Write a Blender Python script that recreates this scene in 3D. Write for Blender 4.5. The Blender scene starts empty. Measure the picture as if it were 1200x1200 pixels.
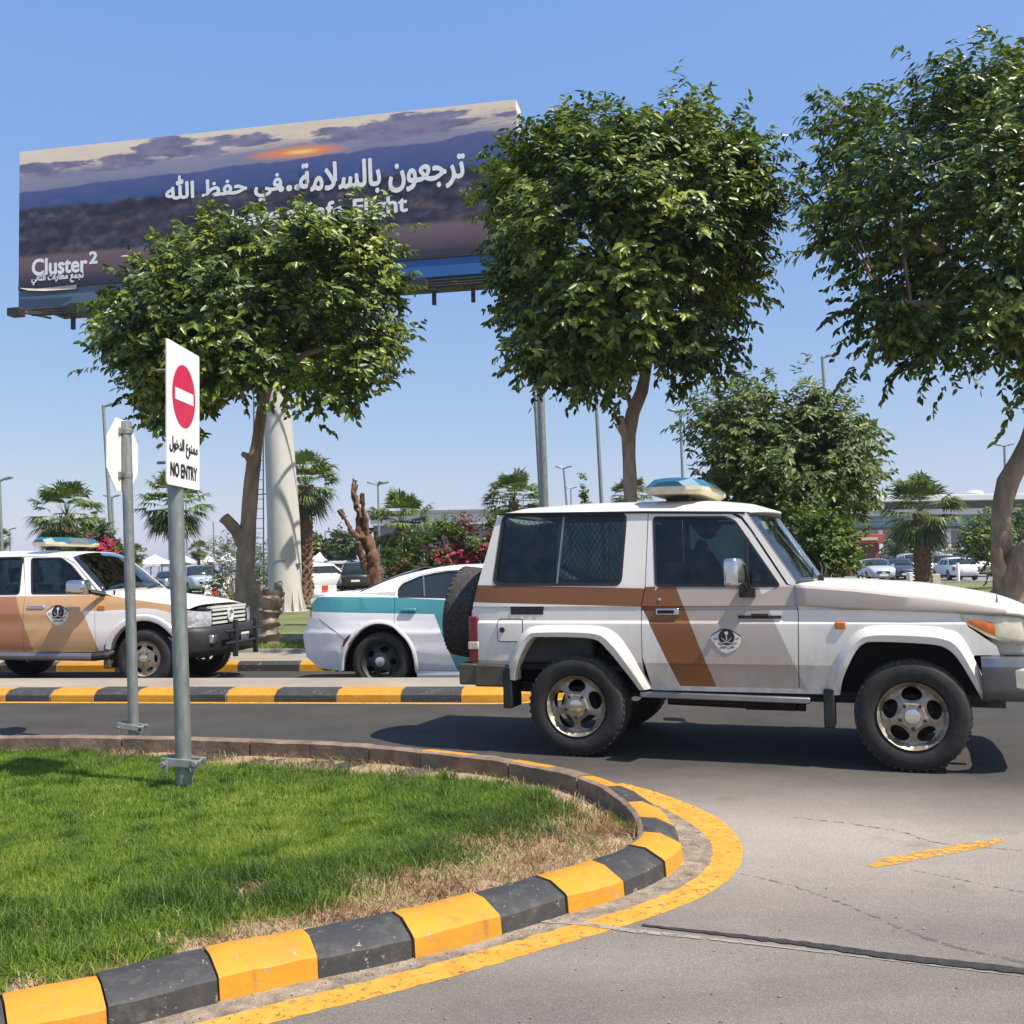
import bpy, bmesh, math, random
import numpy as np
from mathutils import Vector, Matrix

SC = bpy.context.scene
COL = SC.collection
R = math.radians
RNG = np.random.default_rng(7)
random.seed(7)

# ------------------------------------------------------------------ camera, sky, sun, exposure
F_PX, CAM_H, HORIZON, ROLL = 1203.0, 1.40, 664.0, 1.0
_p = math.atan((HORIZON - 600) / F_PX); _r = R(ROLL)
FW = Vector((0, math.cos(_p), math.sin(_p)))
_u0 = Vector((0, -math.sin(_p), math.cos(_p))); _r0 = Vector((1, 0, 0))
RT = math.cos(_r) * _r0 - math.sin(_r) * _u0
UP = math.sin(_r) * _r0 + math.cos(_r) * _u0
EYE = Vector((0, 0, CAM_H))
cd = bpy.data.cameras.new('camera'); cam = bpy.data.objects.new('camera', cd); COL.objects.link(cam)
cd.sensor_width = 36; cd.lens = 36 * F_PX / 1200; cd.clip_start = 0.1; cd.clip_end = 6000
cam.matrix_world = Matrix(((RT.x, UP.x, -FW.x, 0), (RT.y, UP.y, -FW.y, 0), (RT.z, UP.z, -FW.z, CAM_H), (0, 0, 0, 1)))
SC.camera = cam

SUN_EL = R(57.0); SUN_DIR_H = Vector((0.87, -0.49, 0)).normalized()
SUN = Vector((SUN_DIR_H.x * math.cos(SUN_EL), SUN_DIR_H.y * math.cos(SUN_EL), math.sin(SUN_EL)))
W = bpy.data.worlds.new("World"); SC.world = W; W.use_nodes = True
nt = W.node_tree; bg = nt.nodes['Background']
sky = nt.nodes.new('ShaderNodeTexSky'); sky.sky_type = 'NISHITA'; sky.sun_disc = False
sky.sun_elevation = SUN_EL; sky.sun_rotation = math.atan2(SUN_DIR_H.x, SUN_DIR_H.y)
sky.altitude = 0; sky.air_density = 1.0; sky.dust_density = 0.7; sky.ozone_density = 2.0
# milky blue desert air evens the clear sky out: sky * k + c
k_ = nt.nodes.new('ShaderNodeVectorMath'); k_.operation = 'MULTIPLY_ADD'
k_.inputs[1].default_value = (0.58, 0.40, 0.10); k_.inputs[2].default_value = (0.40, 1.22, 3.68)
nt.links.new(sky.outputs[0], k_.inputs[0]); nt.links.new(k_.outputs[0], bg.inputs[0]); bg.inputs[1].default_value = 0.14
sl = bpy.data.lights.new('sun', 'SUN'); sl.energy = 5.0; sl.angle = R(0.53); sl.color = (1.0, 0.93, 0.82)
so = bpy.data.objects.new('sun', sl); COL.objects.link(so); so.rotation_euler = SUN.to_track_quat('Z', 'Y').to_euler(); so.location = (20, -20, 40)
SC.view_settings.view_transform = 'Standard'; SC.view_settings.look = 'None'; SC.view_settings.exposure = 0.50; SC.view_settings.gamma = 1.0
SC.render.engine = 'CYCLES'
SC.cycles.max_bounces = 8; SC.cycles.transparent_max_bounces = 12

# ------------------------------------------------------------------ where a point of the photograph lies in the place
def ray(px, py): return FW + (px - 600) / F_PX * RT - (py - 600) / F_PX * UP
def gp(px, py, z=0.0):
    d = ray(px, py); return EYE + d * ((z - CAM_H) / d.z)
def at(px, py, Y):
    d = ray(float(px), float(py)); return EYE + d * (float(Y) / d.y)
def mpx(Y): return Y / F_PX

# ------------------------------------------------------------------ tags
def tag(o, label=None, cat=None, group=None, kind=None):
    if label: o['label'] = label
    if cat: o['category'] = cat
    if group: o['group'] = group
    if kind: o['kind'] = kind
    return o
def thing(name, label, cat, loc=(0, 0, 0), rz=0.0, group=None):
    o = bpy.data.objects.new(name, None); COL.objects.link(o)
    o.location = loc; o.rotation_euler = (0, 0, rz); o.empty_display_size = 0.2
    return tag(o, label, cat, group)
def dup(root, loc=None, rz=None, label=None, scale=None):
    c = root.copy(); COL.objects.link(c)
    if loc is not None: c.location = loc
    if rz is not None: c.rotation_euler = (0, 0, rz)
    if scale: c.scale = scale
    if label: c['label'] = label
    def kids(a, b):
        for ch in list(a.children):
            n = ch.copy(); COL.objects.link(n); n.parent = b; kids(ch, n)
    kids(root, c)
    return c

# ------------------------------------------------------------------ mesh collector
class MB:
    def __init__(s): s.v = []; s.f = []; s.m = []
    def add(s, verts, faces, mi=0, M=None):
        o = len(s.v)
        s.v += [tuple(M @ Vector(p)) if M is not None else tuple(p) for p in verts]
        s.f += [tuple(i + o for i in f) for f in faces]; s.m += [mi] * len(faces); return s
    def box(s, x0, x1, y0, y1, z0, z1, mi=0, M=None):
        return s.add([(x0, y0, z0), (x1, y0, z0), (x1, y1, z0), (x0, y1, z0), (x0, y0, z1), (x1, y0, z1), (x1, y1, z1), (x0, y1, z1)],
                     [(0, 3, 2, 1), (4, 5, 6, 7), (0, 1, 5, 4), (1, 2, 6, 5), (2, 3, 7, 6), (3, 0, 4, 7)], mi, M)
    def bar(s, a, b, w, h, mi=0, up=(0, 0, 1)):
        a = Vector(a); b = Vector(b); d = (b - a).normalized(); u = Vector(up)
        if abs(d.dot(u)) > 0.98: u = Vector((1, 0, 0))
        x = d.cross(u).normalized(); u = x.cross(d)
        P = [p + x * (i * w / 2) + u * (j * h / 2) for p in (a, b) for i, j in ((-1, -1), (1, -1), (1, 1), (-1, 1))]
        return s.add(P, [(0, 3, 2, 1), (4, 5, 6, 7), (0, 1, 5, 4), (1, 2, 6, 5), (2, 3, 7, 6), (3, 0, 4, 7)], mi)
    def tube(s, pts, r, n=8, mi=0, cap=True):
        pts = [Vector(p) for p in pts]; k = len(pts)
        rr = r if hasattr(r, '__len__') else [r] * k
        V = []; x = None
        for i, p in enumerate(pts):
            d = (pts[min(i + 1, k - 1)] - pts[max(i - 1, 0)])
            d = d.normalized() if d.length > 1e-9 else Vector((0, 0, 1))
            if x is None:
                x = d.cross(Vector((0.3, 0.2, 1)) if abs(d.z) < 0.9 else Vector((0, 1, 0.1))).normalized()
            x = (x - d * x.dot(d)).normalized(); y = d.cross(x)
            for j in range(n):
                a = 2 * math.pi * j / n; V.append(p + (x * math.cos(a) + y * math.sin(a)) * rr[i])
        Fc = [(i * n + j, i * n + (j + 1) % n, (i + 1) * n + (j + 1) % n, (i + 1) * n + j) for i in range(k - 1) for j in range(n)]
        if cap: Fc += [tuple(range(n - 1, -1, -1)), tuple(range((k - 1) * n, k * n))]
        return s.add(V, Fc, mi)
    def lathe(s, prof, n=24, M=None, mi=0):
        V = []; k = len(prof)
        for r, h in prof:
            for j in range(n):
                a = 2 * math.pi * j / n; V.append((r * math.cos(a), r * math.sin(a), h))
        Fc = [(i * n + j, i * n + (j + 1) % n, (i + 1) * n + (j + 1) % n, (i + 1) * n + j) for i in range(k - 1) for j in range(n)]
        if prof[0][0] > 1e-4 and prof[0] != prof[-1]: Fc.append(tuple(range(n - 1, -1, -1)))
        if prof[-1][0] > 1e-4 and prof[0] != prof[-1]: Fc.append(tuple(range((k - 1) * n, k * n)))
        return s.add(V, Fc, mi, M)
    def prism(s, poly, d0, d1, M=None, mi=0):
        n = len(poly)
        V = [(x, y, d0) for x, y in poly] + [(x, y, d1) for x, y in poly]
        return s.add(V, [tuple(range(n - 1, -1, -1)), tuple(range(n, 2 * n))] + [(i, (i + 1) % n, (i + 1) % n + n, i + n) for i in range(n)], mi, M)
    def grid(s, rows, mi=0, closed=False):
        n = len(rows[0]); V = [p for r in rows for p in r]
        m = n if closed else n - 1
        return s.add(V, [(i * n + j, i * n + (j + 1) % n, (i + 1) * n + (j + 1) % n, (i + 1) * n + j) for i in range(len(rows) - 1) for j in range(m)], mi)
    def obj(s, name, mats, parent=None, bevel=0, smooth=35, recalc=True, weld=0, loc=None):
        me = bpy.data.meshes.new(name); me.from_pydata(s.v, [], s.f)
        for m in (mats if isinstance(mats, (list, tuple)) else [mats]): me.materials.append(m)
        me.polygons.foreach_set('material_index', s.m)
        bm = bmesh.new(); bm.from_mesh(me)
        if weld: bmesh.ops.remove_doubles(bm, verts=bm.verts, dist=weld)
        if recalc: bmesh.ops.recalc_face_normals(bm, faces=bm.faces)
        bm.to_mesh(me); bm.free()
        return finish(me, name, parent, bevel, smooth, loc)
def finish(me, name, parent=None, bevel=0, smooth=35, loc=None):
    if smooth:
        me.polygons.foreach_set('use_smooth', [True] * len(me.polygons)); me.set_sharp_from_angle(angle=R(smooth))
    o = bpy.data.objects.new(name, me); COL.objects.link(o)
    if parent is not None: o.parent = parent
    if loc is not None: o.location = loc
    if bevel:
        b = o.modifiers.new('bevel', 'BEVEL'); b.width = bevel; b.segments = 2; b.limit_method = 'ANGLE'; b.angle_limit = R(40)
    return o
def np_mesh(name, V, T, mat, attr=None, parent=None, smooth=False):
    V = np.asarray(V, np.float32); T = np.asarray(T, np.int32)
    me = bpy.data.meshes.new(name); me.vertices.add(len(V)); me.vertices.foreach_set('co', V.ravel())
    me.loops.add(T.size); me.loops.foreach_set('vertex_index', T.ravel())
    me.polygons.add(len(T)); me.polygons.foreach_set('loop_start', np.arange(0, T.size, 3, dtype=np.int32))
    for m in (mat if isinstance(mat, (list, tuple)) else [mat]): me.materials.append(m)
    if attr is not None:
        a = me.attributes.new('tone', 'FLOAT', 'POINT'); a.data.foreach_set('value', np.asarray(attr, np.float32))
    me.update(calc_edges=True); me.validate()
    if smooth: me.polygons.foreach_set('use_smooth', [True] * len(T))
    o = bpy.data.objects.new(name, me); COL.objects.link(o)
    if parent is not None: o.parent = parent
    return o
def resample(pts, n, smooth=True):
    P = [Vector(p).to_3d() if len(p) == 2 else Vector(p) for p in pts]
    if smooth:
        Q = []
        for i in range(len(P) - 1):
            a, b, c, d = P[max(i - 1, 0)], P[i], P[i + 1], P[min(i + 2, len(P) - 1)]
            for k in range(8):
                t = k / 8; Q.append(0.5 * (2 * b + (c - a) * t + (2 * a - 5 * b + 4 * c - d) * t * t + (3 * b - a - 3 * c + d) * t ** 3))
        Q.append(P[-1]); P = Q
    L = [0]
    for i in range(1, len(P)): L.append(L[-1] + (P[i] - P[i - 1]).length)
    out = []; j = 0
    for k in range(n):
        t = L[-1] * k / (n - 1)
        while j < len(P) - 2 and L[j + 1] < t: j += 1
        f = (t - L[j]) / max(L[j + 1] - L[j], 1e-9); out.append(P[j].lerp(P[j + 1], min(max(f, 0), 1)))
    return out
def interp(x, tab):
    if x <= tab[0][0]: return tab[0][1]
    for (a, b), (c, d) in zip(tab, tab[1:]):
        if x <= c: return b + (d - b) * (x - a) / (c - a)
    return tab[-1][1]

# ------------------------------------------------------------------ materials
def new_mat(name):
    m = bpy.data.materials.new(name); m.use_nodes = True
    return m, m.node_tree, m.node_tree.nodes['Principled BSDF']
def nd(t, kind, **kw):
    n = t.nodes.new(kind)
    for k, v in kw.items():
        if k.startswith('i_'):
            key = k[2:]; key = int(key) if key.isdigit() else key
            n.inputs[key].default_value = v
        else: setattr(n, k, v)
    return n
def c4(c): return (c[0], c[1], c[2], 1)
def coords(t, sc=None, src='Object'):
    tc = nd(t, 'ShaderNodeTexCoord')
    if sc is None: return tc.outputs[src]
    mp = nd(t, 'ShaderNodeMapping'); mp.inputs['Scale'].default_value = sc; t.links.new(tc.outputs[src], mp.inputs[0]); return mp.outputs[0]
def tnoise(t, vec, scale, detail=4, rough=0.55):
    n = nd(t, 'ShaderNodeTexNoise'); n.inputs['Scale'].default_value = scale; n.inputs['Detail'].default_value = detail; n.inputs['Roughness'].default_value = rough
    t.links.new(vec, n.inputs['Vector']); return n.outputs['Fac']
def ramp(t, fac, stops, interp_='LINEAR'):
    r = nd(t, 'ShaderNodeValToRGB'); r.color_ramp.interpolation = interp_; e = r.color_ramp.elements
    while len(e) < len(stops): e.new(0.5)
    for q, (p, c) in zip(e, stops): q.position = p; q.color = c4(c) if hasattr(c, '__len__') else (c, c, c, 1)
    t.links.new(fac, r.inputs[0]); return r.outputs[0]
def mixc(t, fac, a, b, mode='MIX'):
    m = nd(t, 'ShaderNodeMix', data_type='RGBA', blend_type=mode)
    for s, i in ((fac, 0), (a, 6), (b, 7)):
        if hasattr(s, 'is_output') or hasattr(s, 'links'): t.links.new(s, m.inputs[i])
        elif i == 0: m.inputs[0].default_value = s
        else: m.inputs[i].default_value = c4(s)
    return m.outputs[2]
def bumpn(t, b, h, strength=0.3, dist=0.01):
    n = nd(t, 'ShaderNodeBump'); n.inputs['Strength'].default_value = strength; n.inputs['Distance'].default_value = dist
    t.links.new(h, n.inputs['Height']); t.links.new(n.outputs[0], b.inputs['Normal'])
def math_(t, op, a, b=0.0):
    n = nd(t, 'ShaderNodeMath', operation=op)
    for s, i in ((a, 0), (b, 1)):
        if hasattr(s, 'links'): t.links.new(s, n.inputs[i])
        else: n.inputs[i].default_value = s
    return n.outputs[0]
def pm(name, col, rough=0.6, metal=0.0, var=0.12, scale=6, bump=0.0, bscale=60, coat=0.0, spec=0.5, stretch=None, dist=0.01, dirt=None, dirt_amt=0.4):
    m, t, b = new_mat(name)
    v = coords(t, stretch)
    n = tnoise(t, v, scale)
    lo = tuple(max(0, c * (1 - var)) for c in col); hi = tuple(min(1, c * (1 + var)) for c in col)
    c = ramp(t, n, [(0.3, lo), (0.7, hi)])
    if dirt is not None:
        d = ramp(t, tnoise(t, v, scale * 2.7, 6, 0.65), [(0.45, 0.0), (0.75, dirt_amt)])
        c = mixc(t, d, c, dirt)
    t.links.new(c, b.inputs['Base Color'])
    b.inputs['Roughness'].default_value = rough; b.inputs['Metallic'].default_value = metal
    b.inputs['Coat Weight'].default_value = coat; b.inputs['Coat Roughness'].default_value = 0.08
    b.inputs['Specular IOR Level'].default_value = spec
    if bump: bumpn(t, b, tnoise(t, v, bscale, 5), bump, dist)
    return m
def paint(name, col, dust=(0.33, 0.265, 0.185), amt=0.25, coat=0.5):
    """car paint: clear coat over colour, a little road dust that thickens low on the body"""
    m, t, b = new_mat(name)
    v = coords(t); sx = nd(t, 'ShaderNodeSeparateXYZ'); t.links.new(v, sx.inputs[0])
    low = ramp(t, math_(t, 'DIVIDE', sx.outputs[2], 2.0), [(0.22, 1.0), (0.345, 0.62), (0.42, 0.25), (0.6, 0.12)])
    mp = nd(t, 'ShaderNodeMapping'); mp.inputs['Scale'].default_value = (1.6, 1.6, 0.35); t.links.new(v, mp.inputs[0])
    n = ramp(t, math_(t, 'ADD', math_(t, 'MULTIPLY', tnoise(t, v, 5, 7, 0.68), 0.55), math_(t, 'MULTIPLY', tnoise(t, mp.outputs[0], 9, 5, 0.6), 0.45)), [(0.34, 0.10), (0.66, 1.0)])
    f = math_(t, 'MULTIPLY', math_(t, 'MULTIPLY', low, n), amt)
    base = ramp(t, tnoise(t, v, 1.5), [(0.3, tuple(c * 0.97 for c in col)), (0.7, tuple(min(1, c * 1.02) for c in col))])
    t.links.new(mixc(t, f, base, dust), b.inputs['Base Color'])
    t.links.new(ramp(t, f, [(0.0, 0.32), (0.3, 0.6)]), b.inputs['Roughness'])
    b.inputs['Coat Weight'].default_value = coat; b.inputs['Coat Roughness'].default_value = 0.06
    return m
def glass(name, tint, refl=0.06, rough=0.02):
    m, t, b = new_mat(name); t.nodes.remove(b); out = t.nodes['Material Output']
    tr = nd(t, 'ShaderNodeBsdfTransparent'); tr.inputs[0].default_value = c4(tint)
    gl = nd(t, 'ShaderNodeBsdfGlossy'); gl.inputs['Roughness'].default_value = rough; gl.inputs[0].default_value = (1, 1, 1, 1)
    lw = nd(t, 'ShaderNodeFresnel'); lw.inputs[0].default_value = 1.5
    n = tnoise(t, coords(t), 9, 5)
    d = nd(t, 'ShaderNodeBsdfDiffuse'); d.inputs[0].default_value = (0.35, 0.33, 0.3, 1)
    m1 = nd(t, 'ShaderNodeMixShader'); m2 = nd(t, 'ShaderNodeMixShader')
    t.links.new(ramp(t, n, [(0.4, 0.0), (0.8, 0.05)]), m1.inputs[0]); t.links.new(tr.outputs[0], m1.inputs[1]); t.links.new(d.outputs[0], m1.inputs[2])
    t.links.new(math_(t, 'ADD', lw.outputs[0], refl), m2.inputs[0]); t.links.new(m1.outputs[0], m2.inputs[1]); t.links.new(gl.outputs[0], m2.inputs[2])
    t.links.new(m2.outputs[0], out.inputs[0]); return m
def leaf_mat(name, stops, trans=0.35, rough=0.42):
    m, t, b = new_mat(name); out = t.nodes['Material Output']
    a = nd(t, 'ShaderNodeAttribute', attribute_name='tone')
    c = ramp(t, a.outputs['Fac'], stops)
    t.links.new(c, b.inputs['Base Color']); b.inputs['Roughness'].default_value = rough; b.inputs['Specular IOR Level'].default_value = 0.45
    tl = nd(t, 'ShaderNodeBsdfTranslucent'); t.links.new(mixc(t, 1.0, c, (1.0, 1.0, 0.45), 'MULTIPLY'), tl.inputs[0])
    mx = nd(t, 'ShaderNodeMixShader'); mx.inputs[0].default_value = trans
    t.links.new(b.outputs[0], mx.inputs[1]); t.links.new(tl.outputs[0], mx.inputs[2]); t.links.new(mx.outputs[0], out.inputs[0])
    return m

M = {}
M['white'] = paint('white_paint', (0.81, 0.775, 0.70), amt=0.95)
M['white_clean'] = paint('white_paint_clean', (0.80, 0.785, 0.74), amt=0.2)
M['brown'] = paint('brown_livery', (0.215, 0.080, 0.020), amt=0.12, coat=0.15)
M['tan'] = paint('beige_livery', (0.47, 0.405, 0.350), amt=0.7, coat=0.4)
M['sand'] = paint('sand_livery', (0.58, 0.35, 0.16), amt=0.25)
M['rust'] = paint('light_brown_livery', (0.38, 0.16, 0.07), amt=0.25)
M['teal'] = paint('teal_livery', (0.055, 0.245, 0.27), amt=0.15)
M['pearl'] = paint('pearl_white_paint', (0.78, 0.765, 0.74), amt=0.15)
M['black'] = pm('black_plastic', (0.018, 0.018, 0.019), 0.55, var=0.2, scale=8, bump=0.1, bscale=120)
M['dark'] = pm('dark_interior', (0.005, 0.005, 0.006), 0.8, var=0.2)
M['cloth'] = pm('grey_seat_cloth', (0.05, 0.052, 0.055), 0.9, var=0.2, bump=0.3, bscale=200)
M['rubber'] = pm('tyre_rubber', (0.020, 0.019, 0.018), 0.78, var=0.25, scale=9, bump=0.25, bscale=90, dirt=(0.12, 0.10, 0.085), dirt_amt=0.22)
M['tread'] = pm('dusty_tyre_tread', (0.034, 0.032, 0.029), 0.85, var=0.3, scale=14, bump=0.5, bscale=60, dirt=(0.2, 0.17, 0.14), dirt_amt=0.4)
M['alloy'] = pm('dirty_alloy', (0.40, 0.35, 0.275), 0.52, 0.7, var=0.2, scale=9, dirt=(0.14, 0.10, 0.06), dirt_amt=0.55)
M['chrome'] = pm('chrome', (0.66, 0.66, 0.66), 0.22, 1.0, var=0.06, scale=6)
M['steel'] = pm('grey_metal', (0.30, 0.30, 0.31), 0.38, 0.8, var=0.15, scale=8)
M['bumper_grey'] = pm('worn_grey_bumper', (0.15, 0.15, 0.155), 0.36, 0.6, var=0.25, scale=5, coat=0.3)
M['bumper_olive'] = pm('shaded_olive_bumper', (0.10, 0.085, 0.06), 0.5, 0.2, var=0.25, scale=5)  # the rear bumper's shade is put into this dark olive base
M['glass_dark'] = glass('tinted_side_glass', (0.15, 0.22, 0.21), 0.0)
M['glass_clear'] = glass('windscreen_glass', (0.45, 0.54, 0.51), 0.10)
M['lamp_clear'] = glass('lamp_lens', (0.9, 0.9, 0.82), 0.12, 0.08)
M['lens_yellowed'] = pm('yellowed_lens', (0.60, 0.58, 0.44), 0.18, 0.1, var=0.2, scale=12, coat=0.6)
M['headlamp'] = pm('headlamp_glass', (0.55, 0.57, 0.58), 0.1, 0.35, var=0.35, scale=22, coat=0.8)
M['amber'] = pm('amber_lens', (0.62, 0.16, 0.02), 0.2, var=0.25, scale=30, coat=0.6)
M['red_lens'] = pm('red_lens', (0.16, 0.008, 0.010), 0.2, var=0.2, scale=30, coat=0.6)
M['blue_lens'] = pm('blue_beacon_lens', (0.02, 0.13, 0.22), 0.4, var=0.25, scale=14, coat=0.2)
M['grey_lens'] = pm('grey_beacon_lens', (0.13, 0.20, 0.23), 0.12, var=0.2, scale=14, coat=0.8)
M['cream'] = pm('aged_cream_plastic', (0.55, 0.49, 0.34), 0.4, var=0.15, scale=12)
M['decal_white'] = pm('decal_white', (0.74, 0.73, 0.66), 0.45, var=0.06, scale=20)
M['decal_dark'] = pm('decal_dark', (0.02, 0.018, 0.018), 0.45, var=0.1, scale=20)
M['decal_silver'] = pm('decal_silver', (0.62, 0.62, 0.58), 0.4, var=0.06, scale=20)
M['galv'] = pm('galvanised_steel', (0.27, 0.29, 0.28), 0.5, 0.55, var=0.25, scale=22, bump=0.08, bscale=80, stretch=(1, 1, 0.3), dirt=(0.16, 0.14, 0.11), dirt_amt=0.3)
M['sign_white'] = pm('sign_white', (0.80, 0.80, 0.78), 0.4, var=0.05, scale=5, dirt=(0.55, 0.5, 0.42), dirt_amt=0.2)
M['sign_red'] = pm('sign_red', (0.56, 0.018, 0.07), 0.4, var=0.1, scale=7)
M['sign_black'] = pm('sign_black', (0.015, 0.015, 0.018), 0.5, var=0.05)
M['conc'] = pm('concrete', (0.36, 0.34, 0.31), 0.85, var=0.2, scale=3, bump=0.3, bscale=40, dirt=(0.22, 0.19, 0.16), dirt_amt=0.4)
M['conc_light'] = pm('painted_concrete', (0.52, 0.50, 0.46), 0.8, var=0.14, scale=1.5, bump=0.15, bscale=30, dirt=(0.35, 0.32, 0.28), dirt_amt=0.4, stretch=(1, 1, 0.25))
M['bark'] = pm('grey_brown_bark', (0.30, 0.225, 0.155), 0.9, var=0.4, scale=6, bump=0.9, bscale=18, stretch=(1, 1, 0.35), dist=0.04)
M['bark_red'] = pm('red_brown_bark', (0.165, 0.085, 0.052), 0.95, var=0.6, scale=9, bump=1.0, bscale=24, stretch=(1, 1, 0.4), dist=0.04)
M['palm_bark'] = pm('palm_bark', (0.20, 0.115, 0.07), 0.95, var=0.5, scale=14, bump=1.0, bscale=22, dist=0.06)
M['steel_dark'] = pm('dark_frame_steel', (0.035, 0.033, 0.032), 0.6, 0.3, var=0.2)
M['skin'] = pm('skin', (0.32, 0.18, 0.12), 0.55, var=0.08)
M['uniform'] = pm('dark_uniform_cloth', (0.03, 0.035, 0.04), 0.9, var=0.15, bump=0.2, bscale=120)
M['hair'] = pm('black_hair', (0.012, 0.010, 0.009), 0.6, var=0.2)
# ================================================================== ground, roads, kerbs, island
TH = R(-8.3); UA = Vector((math.cos(TH), math.sin(TH), 0)); VA = Vector((-math.sin(TH), math.cos(TH), 0))
def rw(u, v, z=0.0): return UA * u + VA * v + Vector((0, 0, z))
def sheet(name, us, prof, mat, kind='structure'):
    b = MB(); b.grid([[rw(u, v, z) for u in us] for v, z in prof])
    o = b.obj(name, mat, smooth=0, recalc=False)
    return tag(o, kind=kind)
def asphalt():
    m, t, b = new_mat('asphalt'); v = coords(t)
    sx = nd(t, 'ShaderNodeSeparateXYZ'); t.links.new(v, sx.inputs[0])
    vv = math_(t, 'ADD', math_(t, 'MULTIPLY', sx.outputs[0], VA.x), math_(t, 'MULTIPLY', sx.outputs[1], VA.y))
    big = tnoise(t, v, 0.35, 5, 0.6); mid = tnoise(t, v, 1.6, 6, 0.65)
    wob = math_(t, 'ADD', vv, math_(t, 'MULTIPLY', math_(t, 'SUBTRACT', big, 0.5), 2.4))
    age = ramp(t, math_(t, 'DIVIDE', wob, 20), [(0.0, 1.0), (0.27, 1.0), (0.365, 0.0)])
    old = ramp(t, mid, [(0.3, (0.148, 0.128, 0.108)), (0.7, (0.200, 0.173, 0.145))])
    # wheel-swept pale dust lanes of the junction and darker tyre-polished lanes
    st = coords(t, (0.25, 1.4, 1)); lanes = tnoise(t, st, 0.9, 4, 0.55)
    old = mixc(t, ramp(t, lanes, [(0.42, 0.0), (0.68, 0.7)]), old, (0.26, 0.232, 0.198))
    old = mixc(t, ramp(t, tnoise(t, coords(t, (0.3, 1.1, 1)), 1.3, 5, 0.6), [(0.48, 0.0), (0.72, 0.75)]), old, (0.125, 0.116, 0.108))
    pc = gp(930, 962); sub_ = nd(t, 'ShaderNodeVectorMath', operation='SUBTRACT'); t.links.new(v, sub_.inputs[0]); sub_.inputs[1].default_value = (pc.x, pc.y, 0)
    sc_ = nd(t, 'ShaderNodeVectorMath', operation='MULTIPLY'); t.links.new(sub_.outputs[0], sc_.inputs[0]); sc_.inputs[1].default_value = (0.75, 0.95, 1)
    ln_ = nd(t, 'ShaderNodeVectorMath', operation='LENGTH'); t.links.new(sc_.outputs[0], ln_.inputs[0])
    dm = ramp(t, math_(t, 'ADD', math_(t, 'DIVIDE', ln_.outputs['Value'], 2.2), math_(t, 'MULTIPLY', math_(t, 'SUBTRACT', mid, 0.5), 0.7)), [(0.12, 0.8), (0.8, 0.0)])
    old = mixc(t, dm, old, (0.36, 0.318, 0.262))          # wind-blown sand lying in the lee of the island
    newer = ramp(t, mid, [(0.3, (0.042, 0.038, 0.034)), (0.7, (0.066, 0.060, 0.053))])
    c = mixc(t, age, newer, old)
    vo = nd(t, 'ShaderNodeTexVoronoi'); vo.inputs['Scale'].default_value = 210; t.links.new(v, vo.inputs['Vector'])
    hsv = nd(t, 'ShaderNodeSeparateColor'); t.links.new(vo.outputs['Color'], hsv.inputs[0])
    fade = ramp(t, tnoise(t, v, 160, 2), [(0.3, 0.72), (0.7, 1.28)])
    sp = ramp(t, hsv.outputs[0], [(0.0, 0.80), (0.5, 1.0), (0.86, 1.03), (0.95, 1.30)])
    c = mixc(t, 1.0, c, sp, 'MULTIPLY'); c = mixc(t, 0.7, c, mixc(t, 1.0, c, fade, 'MULTIPLY'))
    # oil spots
    c = mixc(t, ramp(t, tnoise(t, v, 1.4, 4), [(0.60, 0.0), (0.74, 0.45)]), c, (0.07, 0.064, 0.058))
    t.links.new(c, b.inputs['Base Color']); b.inputs['Roughness'].default_value = 0.86; b.inputs['Specular IOR Level'].default_value = 0.3
    bumpn(t, b, tnoise(t, v, 150, 3), 0.5, 0.006); return m
M['asphalt'] = asphalt()
M['land'] = pm('dusty_ground', (0.32, 0.26, 0.19), 0.95, var=0.2, scale=0.05, bump=0.3, bscale=3, dirt=(0.24, 0.22, 0.17), dirt_amt=0.5)
M['carpark'] = pm('carpark_asphalt', (0.20, 0.19, 0.18), 0.9, var=0.2, scale=0.15)
M['pave'] = pm('pavement_slabs', (0.30, 0.255, 0.20), 0.85, var=0.16, scale=1.2, bump=0.3, bscale=30, dirt=(0.25, 0.21, 0.17), dirt_amt=0.4)
M['lawn'] = pm('far_lawn', (0.16, 0.185, 0.055), 0.95, var=0.35, scale=0.5, bump=1.0, bscale=14, dist=0.1, dirt=(0.30, 0.25, 0.12), dirt_amt=0.55)
M['soil'] = pm('dry_soil', (0.34, 0.24, 0.155), 0.95, var=0.3, scale=5, bump=0.8, bscale=45, dirt=(0.17, 0.11, 0.07), dirt_amt=0.6)
def kerb_paint(name, col, scuff, chip=0.70):
    m, t, b = new_mat(name); v = coords(t)
    c = ramp(t, tnoise(t, v, 5, 5), [(0.3, tuple(x * 0.86 for x in col)), (0.7, tuple(x * 1.08 for x in col))])
    c = mixc(t, ramp(t, tnoise(t, v, 13, 7, 0.68), [(0.50, 0.0), (0.72, 0.55)]), c, scuff)
    st = coords(t, (9, 9, 1.2)); c = mixc(t, ramp(t, tnoise(t, st, 2.2, 5, 0.6), [(0.58, 0.0), (0.75, 0.45)]), c, tuple(x * 0.6 for x in scuff))     # drips down the face
    ch = ramp(t, tnoise(t, v, 24, 9, 0.72), [(chip, 0.0), (chip + 0.025, 1.0)]); c = mixc(t, ch, c, (0.36, 0.31, 0.25))
    t.links.new(c, b.inputs['Base Color']); b.inputs['Roughness'].default_value = 0.62
    bumpn(t, b, math_(t, 'SUBTRACT', tnoise(t, v, 38, 5), math_(t, 'MULTIPLY', ch, 0.6)), 0.4, 0.006); return m
M['kerb_yellow'] = kerb_paint('yellow_kerb_paint', (0.58, 0.265, 0.014), (0.34, 0.18, 0.06), 0.61)
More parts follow.
